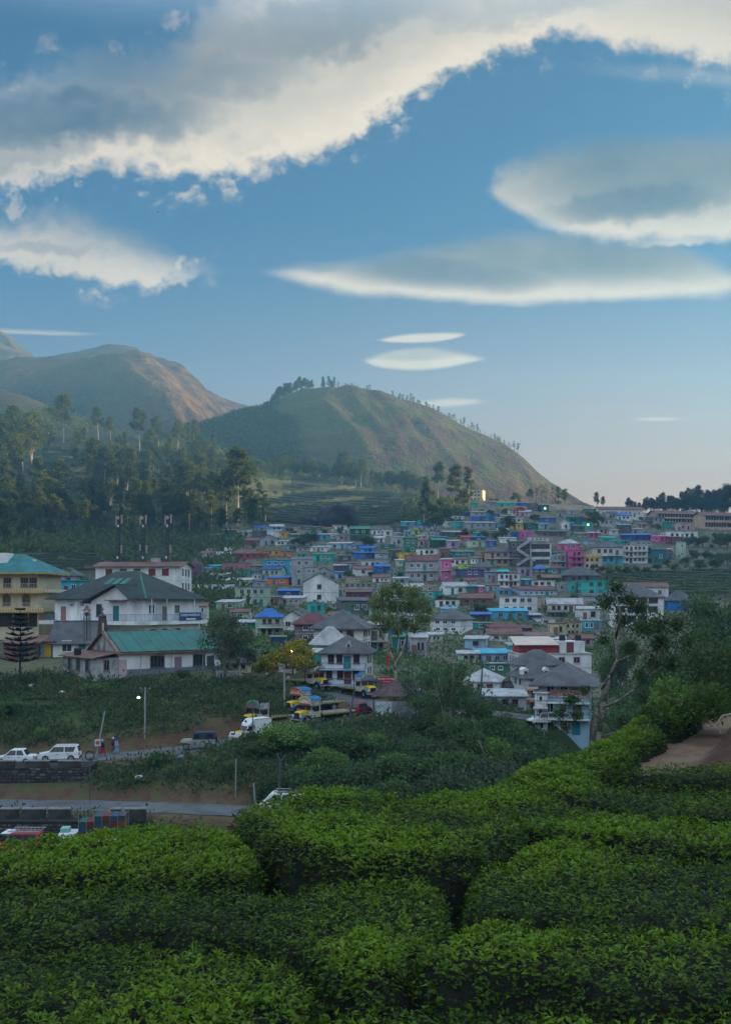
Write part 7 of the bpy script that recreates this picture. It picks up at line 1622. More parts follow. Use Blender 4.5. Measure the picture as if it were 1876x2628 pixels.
# clipped tea rows on the terraces
def tea_field(poly, step, label, w_, wob=7, ymin=300):
    V, Q = [], []; xs = [p[0] for p in poly]; ys = [p[1] for p in poly]; py = min(ys); rs = np.random.RandomState(int(py)); k = 0
    while py < max(ys):
        run = []
        for px in np.arange(min(xs), max(xs), 11.0):
            yy = py + wob * math.sin(px / 130 + 1) + 2.2 * math.sin(px / 37 + k)
            ok = bool(inpoly(np.array(px), np.array(yy), poly)) and rs.rand() > .035
            if ok: run.append(hit(px, yy, ymin))
            if (not ok or px + 11 >= max(xs)) and run:
                if len(run) > 2:
                    b0 = len(V)
                    for p in run:
                        a = w_ * rs.uniform(.8, 1.15); h = w_ * rs.uniform(.5, .75)
                        for dy, dz in ((-a * .5, -.3), (-a * .42, h * .8), (0, h), (a * .42, h * .8), (a * .5, -.3)): V.append((p.x, p.y + dy, p.z + dz))
                    for i in range(len(run) - 1):
                        for j in range(4): q = b0 + i * 5 + j; Q.append((q, q + 5, q + 6, q + 1))
                run = []
        py += step; k += 1
    tag(link('tea_rows', np_mesh('tea_rows', np.array(V), np.array(Q)), mat('row_tea', (.050, .066, .030), .9, .3, .25, .5, 2, rgb2=(.028, .042, .02))), label, 'tea rows', kind='stuff')
tea_field([(620, 1222), (760, 1240), (900, 1250), (1010, 1268), (1085, 1292), (1085, 1346), (640, 1346), (580, 1300), (560, 1236)], 5.2, 'clipped tea rows on the terraced field around the boulder', 2.6)
tea_field([(1545, 1475), (1876, 1460), (2100, 1450), (2100, 1530), (1876, 1535), (1570, 1525)], 6.0, 'clipped tea rows on the slope right of the town', 1.5, 5)
tea_field([(70, 1425), (255, 1425), (290, 1465), (70, 1495)], 6.5, 'clipped tea rows behind the cream building', 1.4, 4, 180)
tea_field([(110, 1150), (230, 1155), (290, 1205), (110, 1262)], 5.0, 'clipped tea rows in the clearing of the left forest', 2.6, 5)
# boulder in the tea terraces
def boulder(px, pt, pb, wpx, label, seed):
    p = hit(px, pb, 300); k = p.y / F; bm = bmesh.new(); bmesh.ops.create_icosphere(bm, subdivisions=4, radius=1)
    for v in bm.verts:
        c = v.co; f = 1 + .34 * float(fbm(c.x * 1.3 + seed, c.y * 1.3 + c.z, 3)) + .12 * float(fbm(c.x * 5 + c.z * 4, c.y * 5 + seed, 2)); s_ = max(-.2, c.z); v.co = Vector((c.x * f, c.y * f, (s_ ** .8 if s_ > 0 else s_) * f * .92))
    me = bpy.data.meshes.new('boulder'); bm.to_mesh(me); bm.free()
    for q in me.polygons: q.use_smooth = True
    o = link('boulder', me, mat('black_rock', (.045, .042, .045), .85, .3, .3, .8, 3, streak=5)); o.location = p - Vector((0, 0, .5)); o.scale = (wpx / 2 * k, wpx / 2 * k * .8, (pb - pt) * k + .5); tag(o, label, 'boulder')
boulder(866, 1292, 1350, 106, 'huge dark boulder in the terraced tea field above the town', 2); boulder(792, 1328, 1350, 46, 'smaller dark rock at the left foot of the huge boulder', 5)
# ------------------------------------------------------------------ walls
def stone_wall(name, label, a, b_, z0a, z1a, z0b, z1b, th=.6, st=.46, group=None, batter=.0):
    """rubble wall: mortar core and projecting stones"""
    a = Vector(a); b_ = Vector(b_); d = b_ - a; L = d.length; ang = math.atan2(d.y, d.x); rs = np.random.RandomState(int(L * 10) + 3)
    root = empty(name, (a.x, a.y, 0), ang, label, 'wall', group); lo = lambda x: z0a + (z0b - z0a) * x / L; hi = lambda x: z1a + (z1b - z1a) * x / L
    MB().poly([(0, 0, lo(0)), (L, 0, lo(L)), (L, th, lo(L)), (0, th, lo(0)), (0, 0, hi(0)), (L, 0, hi(L)), (L, th, hi(L)), (0, th, hi(0))], [(0, 3, 2, 1), (4, 5, 6, 7), (0, 1, 5, 4), (1, 2, 6, 5), (2, 3, 7, 6), (3, 0, 4, 7)]).build('core', mat('dark_mortar', (.035, .033, .032), .95, .3, 1, .5, 9), root)
    V, Q, off = [], [], 0; x = 0; row = 0; z = 0; Hm = max(z1a - z0a, z1b - z0b); mi = []
    while z < Hm:
        rhh = st * rs.uniform(.5, .8); x = -rs.rand() * st
        while x < L:
            wd_ = st * rs.uniform(.6, 1.5); xa, xb = max(x, 0) + .03, min(x + wd_, L) - .03; za, zb = lo(x) + z + .025, lo(x) + z + rhh - .025
            if xb > xa + .08 and zb < hi(min(max(x, 0), L)) - .02:
                pr = rs.uniform(.02, .09); ja = rs.uniform(-.04, .04, 8); P = [(xa + ja[0], 0, za), (xb + ja[1], 0, za + ja[2]), (xb, 0, zb), (xa, 0, zb + ja[3]), (xa + .05, -pr, za + .05), (xb - .06, -pr, za + .05), (xb - .05, -pr, zb - .05), (xa + .06, -pr, zb - .06)]
                V += P; Q += [[off + i for i in f] for f in ((4, 5, 6, 7), (0, 1, 5, 4), (1, 2, 6, 5), (2, 3, 7, 6), (3, 0, 4, 7))]; off += 8
            x += wd_
        z += rhh
    o = link('stonework', np_mesh('stonework', np.array(V), np.array(Q)), STONE, root); o['kind'] = 'stuff'; return root
def stone_m():
    m = bpy.data.materials.new('rubble_stone'); m.use_nodes = True; t = NT(m.node_tree); b = t.n['Principled BSDF']; g = t.node('ShaderNodeNewGeometry'); tc = t.node('ShaderNodeTexCoord')
    c = t.ramp(g.outputs['Random Per Island'], [(0, (.028, .027, .027)), (.6, (.06, .055, .052)), (.9, (.10, .092, .085)), (1, (.16, .15, .14))]); c = t.mix(t.m('MULTIPLY', t.ss(t.noise(tc.outputs['Object'], .35, 4), .5, .7), .6), c, (.03, .028, .024, 1))
    t.put(b.inputs['Base Color'], c); b.inputs['Roughness'].default_value = .95; return m
STONE = stone_m()
stone_wall('retaining_wall', 'tall dark stone retaining wall between the two roads', (-62, 100.2, 0), (-27.6, 100.4, 0), -19.4, -16.85, -19.4, -16.35, 3.4)
stone_wall('retaining_wall', 'dark stone wall below the lower road at the left edge', (-60, 88.2, 0), (-24, 88.0, 0), -22.4, -19.1, -22.4, -19.1, 1.6)
# parapet blocks
def parapet(pxa, pxb, Y, z, h, label, group, mt): 
    xa, xb = (pxa - CX) / F * Y, (pxb - CX) / F * Y; o = empty('parapet_block', ((xa + xb) / 2, Y, z), 0, label, 'parapet', group); L = xb - xa
    MB().box(-L / 2, L / 2, -.25, .25, -.3, h).build('block', mt, o, bevel=.04); MB().box(-L / 2 - .05, L / 2 + .05, -.3, .3, h + .002, h + .1).build('coping', CONC, o)
PB = mat('weathered_block', (.075, .07, .066), .95, .3, 1.2, .6, 8, grime=.6)
for i, (a, b_, lab) in enumerate(((-30, 38, 'dark parapet block in front of the white sedan bonnet'), (66, 126, 'dark parapet block between the two white cars'), (151, 207, 'dark parapet block in front of the sport utility car'))): parapet(a, b_, 100.7, -16.6, .8, lab, 'parapet blocks on the upper wall', PB)
for i, (a, b_, lab) in enumerate(((2, 48, 'lower road parapet block nearest the left edge'), (60, 116, 'lower road parapet block, second from the left'), (126, 182, 'lower road parapet block, third from the left'), (286, 311, 'short lower road parapet block behind the crate truck'), (321, 375, 'lower road parapet block nearest the tea bushes'))): parapet(a, b_, 89.4, -19.05, .75, lab, 'parapet blocks on the lower road', PB)
# ------------------------------------------------------------------ tin shelter with the poster wall
def shelter():
    c = hit(1012, 1815, 100); c = Vector(((1012 - CX) / F * 120.5, 120.5, -12.0)); k = c.y / F
    o = empty('tin_shelter', c, 0, 'open shelter with a brown corrugated pyramid roof at the bend', 'shelter'); w_ = 2.75; P = [(-w_, -2.4), (w_, -2.4), (w_, 2.4), (-w_, 2.4)]; e, t = 1.05, 2.75
    BR = mat('brown_tin', (.11, .062, .058), .55, .25, .8, grime=.25)
    for i in range(4):                 # each side of strips
        a, b_ = Vector((*P[i], e)), Vector((*P[(i + 1) % 4], e)); top = Vector((0, 0, t)); n = 9
        for q in range(n):
            p0, p1 = a.lerp(b_, q / n + .004), a.lerp(b_, (q + 1) / n - .004); tp0, tp1 = p0.lerp(top, .93), p1.lerp(top, .93); up = Vector((0, 0, .03 + .03 * (q % 2)))
            MB().poly([p0 + up, p1 + up, tp1 + up, tp0 + up, p0 + up - Vector((0, 0, .03)), p1 + up - Vector((0, 0, .03)), tp1 + up - Vector((0, 0, .03)), tp0 + up - Vector((0, 0, .03))], [(0, 1, 2, 3), (7, 6, 5, 4), (0, 4, 5, 1), (1, 5, 6, 2), (2, 6, 7, 3), (3, 7, 4, 0)]).build('roof_sheet', BR, o)
    MB().lathe([(.3, t - .2), (.05, t + .06)], n=8).build('roof_cap', BR, o)
    for x, y in [(-2.5, -2.2), (2.5, -2.2), (2.5, 2.2), (-2.5, 2.2), (0, -2.2), (1.3, -2.2)]: MB().bar((x, y, -1.2), (x, y, e + .15), .05, 6).build('post', CHAS, o)
    wl = empty('poster_wall', Vector(((1010 - CX) / F * 117.6, 117.6, -13.2)), 0, 'grey concrete wall with a white hand-painted notice', 'wall')
    MB().box(-2.15, 2.15, -.1, .1, -.4, 1.75).build('wall', mat('poster_concrete', (.27, .27, .265), .9, .2, 1, .3, 6, grime=.3), wl)
    MB().box(-2.1, -.2, -.14, -.102, .05, 1.7).build('poster', mat('poster_white', (.55, .62, .64), .8, .15, 3), wl)
    text(wl, 'SAY', (-1.62, -.15, 1.15), .62, mat('poster_teal', (.02, .30, .27), .7)); text(wl, 'NO TO', (-.75, -.15, 1.42), .24, mat('poster_pink', (.55, .15, .25), .7)); text(wl, 'PLASTIC', (-.75, -.15, 1.08), .22, mat('poster_green', (.10, .35, .32), .7))
    MB().bar((-.95, -.16, .7), (-.5, -.16, 1.15), .05, 5).lathe([(.2, 0), (.2, .02)], (-.7, -.17, .45), 12, 'y').box(-1.2, -.9, -.16, -.145, .1, .45).build('drawing', mat('poster_grey', (.2, .24, .27), .8), wl); MB().box(-.62, -.28, -.17, -.142, .08, .5).build('sticker', mat('sticker_yellow', (.6, .55, .05), .7), wl)
shelter()
def board(name, label, c, w_, h, m, lines, legs=2.0):
    o = empty(name, c, R(-8), label, 'sign'); MB().box(-w_ / 2, w_ / 2, -.04, .04, 0, h).build('panel', m, o)
    for x in (-w_ / 2 + .2, w_ / 2 - .2): MB().bar((x, .07, -legs), (x, .07, h), .04, 6).build('post', CHAS, o)
    for s, z, sz in lines: text(o, s, (0, -.05, z), sz, WTXT)
board('sign_board', 'red signboard reading Kurinji Cottage behind the blue lorry', W(992, 1756, 136), 1.9, .95, REDM, [('KURINJI COTTAGE', .68, .27), ('FAMILY ROOMS', .28, .15)], 1.8)
board('notice_board', 'teal slatted notice board in front of the porch house', W(918, 1752, 139.5), 1.05, .95, mat('board_teal2', (.05, .28, .28), .7, .2, 4), [], 1.0)
fl = empty('flag', W(1000, 1790, 137), 0, 'red flag on a thin pole near the tall pale tree', 'flag'); MB().bar((0, 0, -.5), (-.05, 0, 6.2), .03, 6).build('pole', RAILM, fl)
MB().poly([(-.05, 0, 6.1), (-.35, .1, 5.9), (-.5, -.05, 4.7), (-.25, .08, 4.3), (-.05, .01, 5.0), (-.05, .03, 6.1), (-.35, .13, 5.9), (-.5, -.02, 4.7), (-.25, .11, 4.3), (-.05, .04, 5.0)], [(0, 1, 2, 3, 4), (9, 8, 7, 6, 5), (0, 5, 6, 1), (1, 6, 7, 2), (2, 7, 8, 3), (3, 8, 9, 4)]).build('cloth', mat('flag_red', (.55, .03, .03), .8), fl)
# ------------------------------------------------------------------ poles and wires
PCON = mat('pole_concrete', (.32, .32, .31), .9, .15, 1, .3, 9); PIRON = mat('pole_iron', (.10, .105, .11), .7, .2, 2)
TOPS = {}
def pole(key, pxb, pyb, pxt, pyt, Y, label, m=PCON, r=.11, arm=True, lamp=False, z=None):
    b_ = W(pxb, pyb, Y); t = W(pxt, pyt, Y)
    o = empty('utility_pole', b_, 0, label, 'pole', 'utility poles'); d = t - b_; MB().bar((0, 0, -.4), d, r, 8, r * .7).build('shaft', m, o)
    if arm: MB().bar(d + Vector((-.6, 0, -.25)), d + Vector((.6, 0, -.25)), .05, 5).build('cross_arm', PIRON, o); [MB().lathe([(.05, 0), (.07, .06), (.04, .16)], tuple(d + Vector((x, 0, -.2))), 8).build('insulator', mat('porcelain', (.5, .48, .45), .4), o) for x in (-.5, 0, .5)]
    if lamp:
        q = d + Vector((-.7, -.25, -1.15)) if lamp == 2 else d + Vector((-.6, -.2, -.2)); MB().bar(d + Vector((0, 0, -1.0 if lamp == 2 else -.1)), q, .03, 5).build('lamp_arm', PIRON, o)
        lm = MATS.get('lamp_lit')
        if not lm: lm = mat('lamp_lit', (.9, .9, .8), .4); bb = lm.node_tree.nodes['Principled BSDF']; bb.inputs['Emission Color'].default_value = (1, .9, .65, 1); bb.inputs['Emission Strength'].default_value = 6
        MB().lathe([(.03, .1), (.13, .04), (.15, -.04), (.06, -.1)], tuple(q), 10).build('lamp_head', lm, o)
    TOPS[key] = t; return o
pole('a', 371, 1912, 373, 1764, 112.5, 'tall concrete lamp pole on the bank above the road', lamp=2)
pole('b', 246, 1942, 269, 1826, 108.6, 'leaning grey pole with a small notice beside the walkers', arm=False)
nb = MB().box(-.33, .33, -.05, .05, 0, .75); n_ = nb.build('notice_plate', mat('plate_pale', (.55, .55, .55), .7), None, W(251, 1916, 108.3)); tag(n_, 'small pale notice with red print fixed to the leaning pole', 'sign'); MB().lathe([(.2, 0), (.2, .015)], (0, -.065, .38), 14, 'y').build('print', mat('print_red', (.45, .12, .14), .7, .3, 12), n_)
pole('c', 230, 2058, 231, 1945, 97.0, 'thin pole in front of the retaining wall carrying a coil of cable', PIRON, .07, False)
cl_ = MB(); [cl_.bar((.42 * math.cos(t), -.1 + .05 * math.sin(3 * t), .42 * math.sin(t)), (.42 * math.cos(t + .4), -.1 + .05 * math.sin(3 * t + 1.2), .42 * math.sin(t + .4)), .05, 5) for t in np.arange(0, 6.1, .4)]; tag(cl_.build('cable_coil', CHAS, None, W(231, 1940, 96.8)), 'black coil of cable hung on the thin pole', 'cable')
pole('d', 604, 2066, 606, 1948, 96, 'thin pale pole below the road, left of the forked pole', PCON, .08, False)
pole('e', 655, 2052, 651, 2010, 93, 'short grey post left of the forked pole', PCON, .09, False)
pole('f', 715, 2050, 720, 1956, 91.5, 'dark pole with a forked top above the white minivan', PIRON, .14, False)
MB().bar((W(720, 1960, 91.5)), W(711, 1934, 91.5), .08, 6).bar(W(720, 1960, 91.5), W(733, 1938, 91.5), .08, 6).build('fork', PIRON, bpy.data.objects[[o.name for o in COL.objects if o.get('label', '').startswith('dark pole with a forked')][0]]).matrix_parent_inverse = Matrix.Translation(-W(715, 2050, 91.5))
pole('g', 731, 1828, 729, 1704, 122, 'thick concrete pole behind the lorries', PCON, .15)
pole('h', 649, 1886, 648, 1796, 108.5, 'thin dark pole in front of the white box truck', PIRON, .07, False)
pole('i', 893, 1863, 910, 1766, 116.5, 'dark leaning pole beside the red hatchback', PIRON, .10, False)
pole('j', 866, 1766, 869, 1692, 137.5, 'thin pole in front of the porch house, left one', PIRON, .06, False)
pole('k', 886, 1766, 888, 1668, 138.5, 'thin lamp pole in front of the porch house, right one', PIRON, .06, False, 1)
pole('l', 1232, 1800, 1239, 1695, 122, 'dark pole right of the sparse valley tree', PIRON, .12)
pole('m', 1012, 1800, 1030, 1735, 124, 'red and white slanting pole beside the tin shelter', mat('pole_red', (.35, .08, .07), .7), .05, False)
pole('n', 761, 1722, 759, 1668, 138, 'thin lamp pole behind the pyramid-roofed hut', PIRON, .06, False, 1)
pole('o', 1006, 1495, 1006, 1460, 300, 'thin pole among the roofs right of the red-roofed house', PIRON, .1)
pole('p', 1804, 1433, 1804, 1414, 420, 'tiny lit lamp post on the right slope', PIRON, .1, False, 1)
def wire(a, b_, sag, label, r=.022):
    a = Vector(a); b_ = Vector(b_); P = [a.lerp(b_, t) - Vector((0, 0, sag * 4 * t * (1 - t))) for t in np.linspace(0, 1, 14)]; o = MB().tube(P, r, 4).build('overhead_wire', CHAS); tag(o, label, 'wire', 'overhead wires')
wire(W(-60, 1788, 100), TOPS['a'], 1.0, 'overhead wire from the left edge to the lamp pole'); wire(TOPS['a'], TOPS['g'], 1.2, 'overhead wire from the lamp pole to the pole behind the lorries', .03); wire(TOPS['a'] + Vector((.4, 0, -.2)), TOPS['g'] + Vector((.4, 0, -.3)), 1.5, 'second wire from the lamp pole to the pole behind the lorries')
wire(TOPS['g'], TOPS['l'], 2.5, 'overhead wire from the lorry pole towards the dark pole on the right'); wire(TOPS['f'], W(1260, 1770, 108), 2.0, 'overhead wire climbing right from the forked pole'); wire(TOPS['f'] + Vector((.3, 0, .6)), W(1300, 1740, 108), 2.0, 'upper wire climbing right from the forked pole'); wire(TOPS['c'], TOPS['f'], 1.5, 'low wire between the coil pole and the forked pole'); wire(TOPS['f'] - Vector((0, 0, 1)), W(1230, 1800, 108), 2.2, 'lowest wire climbing right from the forked pole')
wire(TOPS['g'] + Vector((.5, 0, -.2)), W(850, 1690, 139), .8, 'service wire from the lorry pole to the porch house')
# ------------------------------------------------------------------ walkers
def person(px, Y, h, label, cols, stride, face=math.pi, dx=0):
    p = on_road(px, 0, Y); o = empty('person', p, face, label, 'person', 'walkers on the road'); s = h / 1.6
    J = [(0, 0, .92), (0, 0, 1.12), (.02, 0, 1.30), (.03, 0, 1.40), (.05, 0, 1.52),                                   # pelvis .. head
         (.01, .17, 1.30), (-.06, .20, 1.06), (.06, .19, .86), (.09, .19, .79), (.01, -.17, 1.30), (.10, -.20, 1.07), (.24, -.17, .92), (.30, -.16, .88),
         (0, .09, .88), (stride * .5, .09, .48), (stride * .75, .09, .08), (stride * .75 + .16, .09, .03), (0, -.09, .88), (-stride * .25, -.09, .48), (-stride, -.09, .12), (-stride + .13, -.09, .03)]
    E = [(0, 1), (1, 2), (2, 3), (3, 4), (2, 5), (5, 6), (6, 7), (7, 8), (2, 9), (9, 10), (10, 11), (11, 12), (0, 13), (13, 14), (14, 15), (15, 16), (0, 17), (17, 18), (18, 19), (19, 20)]
    Rr = [.14, .13, .14, .06, .105, .07, .05, .035, .03, .07, .05, .035, .03, .10, .07, .045, .04, .10, .07, .045, .04]
    for hnd in (8, 12):                                   # fingers and thumb
        bx, by, bz = J[hnd]
        for q in range(5): J.append((bx + (.05 if q else .02), by + (q - 2) * .018, bz - (.07 if q else .03))); E.append((hnd, len(J) - 1)); Rr.append(.009)
    me = bpy.data.meshes.new('body'); me.from_pydata([(x * s, y * s, z * s) for x, y, z in J], E, []); me.update()
    b = link('body', me, mat('skin_brown', (.16, .085, .055), .6), o); sk = b.modifiers.new('skin', 'SKIN'); sk.use_smooth_shade = True
    for v, r in zip(me.skin_vertices[0].data, Rr): v.radius = (r * s, r * s)
    me.skin_vertices[0].data[0].use_root = True; b.modifiers.new('sub', 'SUBSURF').render_levels = 1
    def cloth(name, rings, m, cut=None):
        n = 16; V = []; 
        for z, rx, ry, ox in rings:
            for i in range(n): t = 2 * math.pi * i / n; f = 1 + .06 * math.sin(5 * t + z * 9); V.append(((ox + rx * f * math.cos(t)) * s, ry * f * math.sin(t) * s, z * s))
        Fq = [(k * n + i, k * n + (i + 1) % n, (k + 1) * n + (i + 1) % n, (k + 1) * n + i) for k in range(len(rings) - 1) for i in range(n)] + [tuple(range((len(rings) - 1) * n, len(rings) * n))]
        q = MB(); q.poly(V, Fq); q.build(name, m, o, smooth=True)
    cloth('skirt', [(.16, .06 + stride * .85, .22, 0), (.45, .07 + stride * .55, .20, 0), (.75, .19, .18, 0), (1.0, .16, .15, 0)], mat('cloth%s' % str(cols[0]), cols[0], .9, .25, 6))
    cloth('shawl', [(.82, .21, .25, 0), (1.05, .19, .25, 0), (1.25, .17, .235, .01), (1.36, .12, .16, .02), (1.43, .07, .08, .03)], mat('cloth%s' % str(cols[1]), cols[1], .9, .2, 6))
    cloth('head_cloth', [(1.40, .10, .10, .0), (1.48, .125, .12, .025), (1.58, .125, .115, .035), (1.65, .08, .07, .0), (1.68, .02, .02, -.02)], mat('cloth%s' % str(cols[2]), cols[2], .9, .15, 6))
person(263, 108.6, 1.62, 'person in red skirt and dark shawl with lilac head cloth, walking ahead', [(.40, .02, .06), (.02, .025, .035), (.42, .40, .72)], .34)
person(291, 109.6, 1.66, 'person in black top and brown skirt with lilac head cloth, walking behind', [(.16, .10, .10), (.012, .012, .016), (.45, .42, .74)], .26)
person(299, 108.7, 1.62, 'person in lilac shawl and pale blue skirt, nearest of the walking pair', [(.16, .34, .44), (.36, .30, .50), (.04, .07, .09)], .30)
# ------------------------------------------------------------------ church bits, fence, bird
bt = empty('bell_tower', W(223, 1628, 146), 0, 'slim iron bell frame with a little tin hat above the old roof', 'bell tower'); b = MB(); hh = 70 / F * 146
for x, y in ((-.45, -.4), (.45, -.4), (.45, .4), (-.45, .4)): MB().bar((x, y, -1), (x * .75, y * .75, hh - .5), .05, 5).build('post', PIRON, bt)
for z in (.6, 1.4, 2.2, 3.0): MB().bar((-.42, -.38, z), (.42, -.38, z), .03, 4).build('rung', PIRON, bt)
MB().lathe([(.75, hh - .55), (.35, hh - .2), (.05, hh + .35)], n=8).build('tin_hat', roofm('rust'), bt); MB().lathe([(.3, hh - 1.3), (.24, hh - 1.0), (.15, hh - .75), (.05, hh - .7)], n=12).build('bell', mat('bronze', (.12, .08, .04), .5, .2, 2, metal=.6), bt); MB().bar((0, 0, -1), (0, 0, hh - .7), .1, 6).build('mast', mat('mast_wood', (.08, .06, .05), .8), bt)
tu = empty('turret', W(263, 1626, 143), R(20), 'stubby dark stone turret with a cross rising behind the hall gable', 'turret'); hh = 50 / F * 143
q = MB(); frustum(q, -.75, .75, -.5, .5, .7, .45, -.8, hh - .35); q.build('shaft', mat('turret_stone', (.10, .08, .075), .95, .3, 1.5, .6, 8, grime=.5), tu); MB().lathe([(.62, hh - .35), (.55, hh - .2), (.2, hh + .05), (.05, hh + .25)], n=6).build('cap', mat('turret_cap', (.13, .11, .10), .9), tu); MB().box(-.05, .05, -.05, .05, hh + .2, hh + 1.0).box(-.25, .25, -.05, .05, hh + .62, hh + .74).build('cross', PIRON, tu)
MB().box(-.12, .12, -.73, -.69, 0, 1.5).build('niche', wallm('offw'), tu)
fc = empty('picket_fence', W(590, 1738, 131), R(4), 'short white picket fence between the hall and the pyramid-roofed hut', 'fence')
for i in range(17): MB().prism([(-.05 + i * .2 - 1.7, 0), (.05 + i * .2 - 1.7, 0), (.05 + i * .2 - 1.7, .8), (i * .2 - 1.7, .95), (-.05 + i * .2 - 1.7, .8)], -.02, .02).build('picket', mat('fence_white', (.45, .46, .46), .8), fc)
for z in (.25, .65): MB().box(-1.8, 1.7, .022, .06, z, z + .07).build('rail', mat('fence_white', (.45, .46, .46), .8), fc)
bd = empty('bird', W(405, 543, 260), 0, 'small dark bird gliding high under the big cloud', 'bird'); b = MB()
b.poly([(-.5, 0, .06), (0, -.12, 0), (.5, 0, .1), (0, .12, .02), (0, 0, -.08)], [(0, 1, 4), (1, 2, 4), (2, 3, 4), (3, 0, 4), (0, 3, 1), (1, 3, 2)]).lathe([(.02, -.28), (.07, -.1), (.06, .1), (.02, .26)], (0, 0, 0), 8, 'y'); b.build('body', CHAS, bd)
# litter on the banks
for i, (px, py, lab, c) in enumerate(((82, 1768, 'white plastic bag on the bank below the pine', (.6, .62, .65)), (160, 1787, 'scrap of white plastic on the bank left of the bright round shrub', (.6, .62, .65)), (465, 1953, 'blue plastic bag below the jeep', (.15, .3, .45)), (357, 2006, 'white scrap on the slope above the lower road', (.6, .6, .6)), (740, 1750, 'white sack in front of the pyramid-roofed hut', (.55, .57, .6)), (690, 1738, 'pale sacks at the foot of the blossom bush', (.55, .55, .55)))):
    p = hit(px, py); bm = bmesh.new(); bmesh.ops.create_icosphere(bm, subdivisions=2, radius=.32)
    for v in bm.verts: v.co = Vector((v.co.x * (1 + .5 * rt.random()), v.co.y, v.co.z * .6 * (1 + .5 * rt.random())))
    me = bpy.data.meshes.new('plastic_bag'); bm.to_mesh(me); bm.free(); o = link('plastic_bag', me, mat('bag_%d' % i, c, .5)); o.location = p + Vector((0, 0, .35)); tag(o, lab, 'litter')
# lean brown shacks and sheds that fill the remaining gaps
# ------------------------------------------------------------------ small shacks filling the gaps of the town
TOWN = [(560, 1372), (700, 1356), (1000, 1362), (1100, 1335), (1200, 1318), (1500, 1312), (1660, 1335), (1640, 1400), (1540, 1445), (1490, 1500), (1550, 1640), (1400, 1690), (1150, 1660), (1080, 1640), (640, 1640), (560, 1560), (480, 1500)]
rf_ = random.Random(77)
def overlap(r):
    a = (r[1] - r[0]) * (r[3] - r[2]); t = 0
    for h in HOUSES:
        q = h['rect']; t += max(0, min(r[1], q[1]) - max(r[0], q[0])) * max(0, min(r[3], q[3]) - max(r[2], q[2]))
    return t / a
for h in HOUSES: k = h['Y'] / F; hh = (h['h'] + h['rh']) / k; h['rect'] = (h['px'] - h['w'] / 2, h['px'] + h['w'] / 2, h['py'] - hh / 2 - h['rh'] / k / 2, h['py'] + hh / 2)
nfill = 0
for tries in range(4000):
    px, py = rf_.uniform(490, 1660), rf_.uniform(1318, 1680)
    if not bool(inpoly(np.array(px), np.array(py), TOWN)): continue
    sc_ = .55 + .75 * (py - 1318) / 360; w_ = rf_.uniform(34, 66) * sc_; h_ = rf_.uniform(13, 20) * sc_; r = (px - w_ / 2, px + w_ / 2, py - h_ - 5, py)
    if overlap(r) > .3: continue
    wl = rf_.choice(['lgrey', 'white', 'offw', 'white', 'slate', 'lblue', 'lblue', 'cyan', 'turq', 'pgreen', 'turq', 'rose', 'beige', 'white', 'blue', 'green', 'white', 'lblue']); rc = rf_.choice(['tin', 'slate', 'rust', 'grey', 'blue', 'brown', 'slate', 'green', 'tin', 'rust'])
    house(px - w_ / 2, px + w_ / 2, py - h_, py, wl, rf_.choice(['shed', 'gable', 'shed', 'flat']), rc, w=rf_.choice([1, 2, 2, 3]), name='shack'); h = HOUSES[-1]; h['rect'] = r; nfill += 1
    if nfill >= 135: break
# ------------------------------------------------------------------ labels that single things out
def describe(h):
    wl = CNAME[h['wall']]; rc = CNAME[h['rc']]; st = {1: '', 2: 'two-storey ', 3: 'three-storey '}.get(h['st'], '')
    kind = 'shack' if h['o'].name.startswith('shack') else ('hut' if h['wm'] < 5 and h['st'] == 1 else 'house')
    rn = {'flat': 'flat %s roof', 'shed': 'sloping %s roof', 'gable': 'pitched %s roof', 'gabley': 'gabled %s roof', 'hip': 'hipped %s roof'}[h['roof']] % rc
    return '%s %s%s with %s' % (wl, st, kind, rn)
seen = {}
for h in HOUSES:
    h['d'] = h['lab'] or describe(h); seen.setdefault(h['d'], []).append(h)
LAND = [(h, h['land'] or ('the ' + h['d'])) for h in HOUSES if len(seen[h['d']]) == 1 and (h['land'] or (not h['lab'] and len(h['d'].split()) <= 7))]
used = {h['o']['label'] for h in HOUSES if h['lab']}
def relation(px, py, h0=None):
    """nearest landmarks and where the point lies from them"""
    out = []
    for l, nm in LAND:
        if l is h0: continue
        dx, dy = px - l['px'], py - l['py']; d = math.hypot(dx, dy * 1.6)
        if abs(dx) > abs(dy) * 1.3: r = 'right of' if dx > 0 else 'left of'
        else: r = 'below' if dy > 0 else 'above'
        near = 'just ' if d < 55 else ''
        out.append((d, near + r + ' ' + nm))
    out.sort(key=lambda t: t[0]); return [t[1] for t in out[:14]]
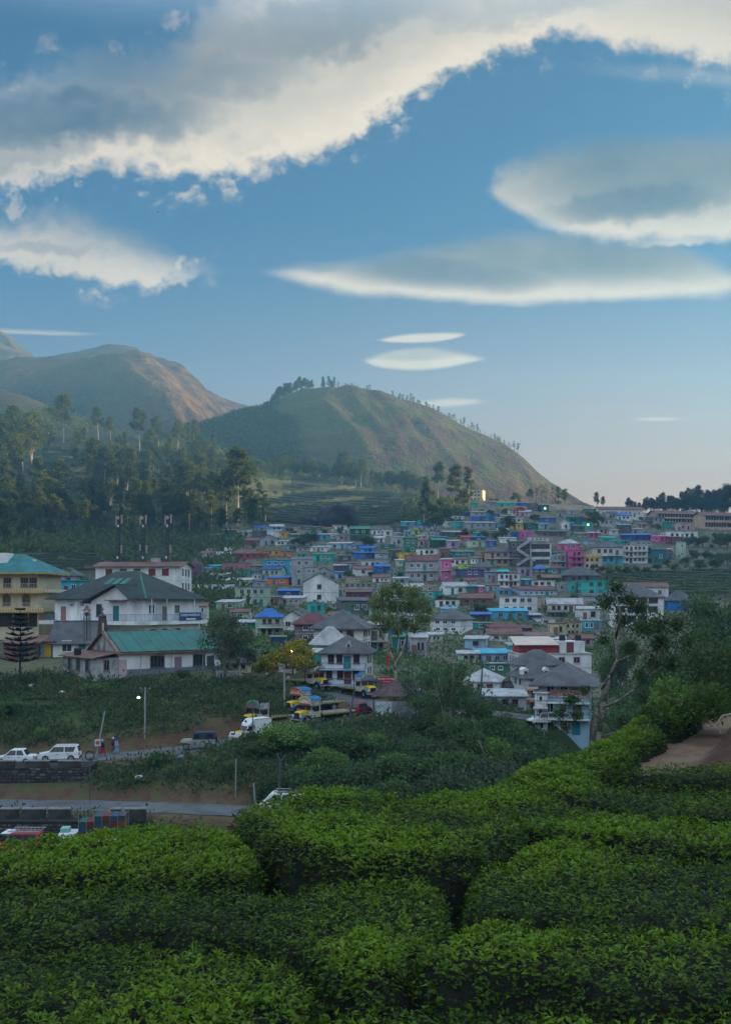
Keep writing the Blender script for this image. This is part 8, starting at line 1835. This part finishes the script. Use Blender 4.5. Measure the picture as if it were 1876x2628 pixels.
for h in HOUSES:
    if h['lab']: continue
    if len(seen[h['d']]) == 1: lab = h['d'] + (' in the ' + ('left' if h['px'] < 850 else 'middle' if h['px'] < 1250 else 'right') + ' of the town'); lab = lab if len(lab.split()) <= 16 else h['d']
    else:
        short = h['d'].replace('sloping ', '').replace('pitched ', '').replace('flat ', '').split(' with ')
        cand = []
        for r in relation(h['px'], h['py'], h):
            for base in (h['d'], ' with '.join(short), short[0]):
                t = base + ', ' + r
                if 4 <= len(t.split()) <= 16: cand.append(t); break
        lab = next((c for c in cand if c not in used), None) or (cand[0] if cand else h['d'])
    used.add(lab); tag(h['o'], lab, 'shack' if h['o'].name.startswith('shack') else 'house', 'houses of the hillside town')
for h in HOUSES:
    if h['o'].get('group') is None and h['Y'] > 170: h['o']['group'] = 'houses of the hillside town'
# trees between the houses are told apart by the house beside them; others by their order
for grp in ('trees among the houses on the left', 'trees among the houses in the middle', 'trees among the houses on the right'):
    for o in [o for o in COL.objects if o.get('group') == grp]:
        px, py = CX + F * o.location.x / o.location.y, HZ - F * o.location.z / o.location.y
        for r in relation(px, py):
            t = 'round green tree ' + r
            if t not in used and len(t.split()) <= 16: break
        used.add(t); o['label'] = t
ORD = ['first', 'second', 'third', 'fourth', 'fifth', 'sixth', 'seventh', 'eighth', 'ninth', 'tenth', 'eleventh', 'twelfth', 'thirteenth', 'fourteenth', 'fifteenth', 'sixteenth', 'seventeenth', 'eighteenth', 'nineteenth', 'twentieth']
byl = {}
for o in COL.objects:
    if o.parent is None and o.get('label') and o.get('category') == 'tree': byl.setdefault(o['label'], []).append(o)
for lab, os_ in byl.items():
    if 1 < len(os_) <= 20:
        os_.sort(key=lambda o: o.location.x / o.location.y)
        for i, o in enumerate(os_):
            t = lab + ', %s from left' % ORD[i]
            o['label'] = t if len(t.split()) <= 16 else ' '.join(lab.split()[:12]) + ', %s from left' % ORD[i]
# ------------------------------------------------------------------ air
hz = MB().box(-1700, 960, -620, 2500, -62, 560)
hm = bpy.data.materials.new('haze'); hm.use_nodes = True; ht = NT(hm.node_tree); ht.n.remove(ht.n['Principled BSDF'])
pv = ht.node('ShaderNodeVolumePrincipled'); pv.inputs['Color'].default_value = (.26, .64, 1.0, 1); pv.inputs['Density'].default_value = HAZE
pv.inputs['Anisotropy'].default_value = .25
ht.l.new(pv.outputs[0], ht.n['Material Output'].inputs['Volume'])
ho = hz.build('haze', hm); tag(ho, 'thin blue evening haze filling the valley', 'haze', kind='stuff')
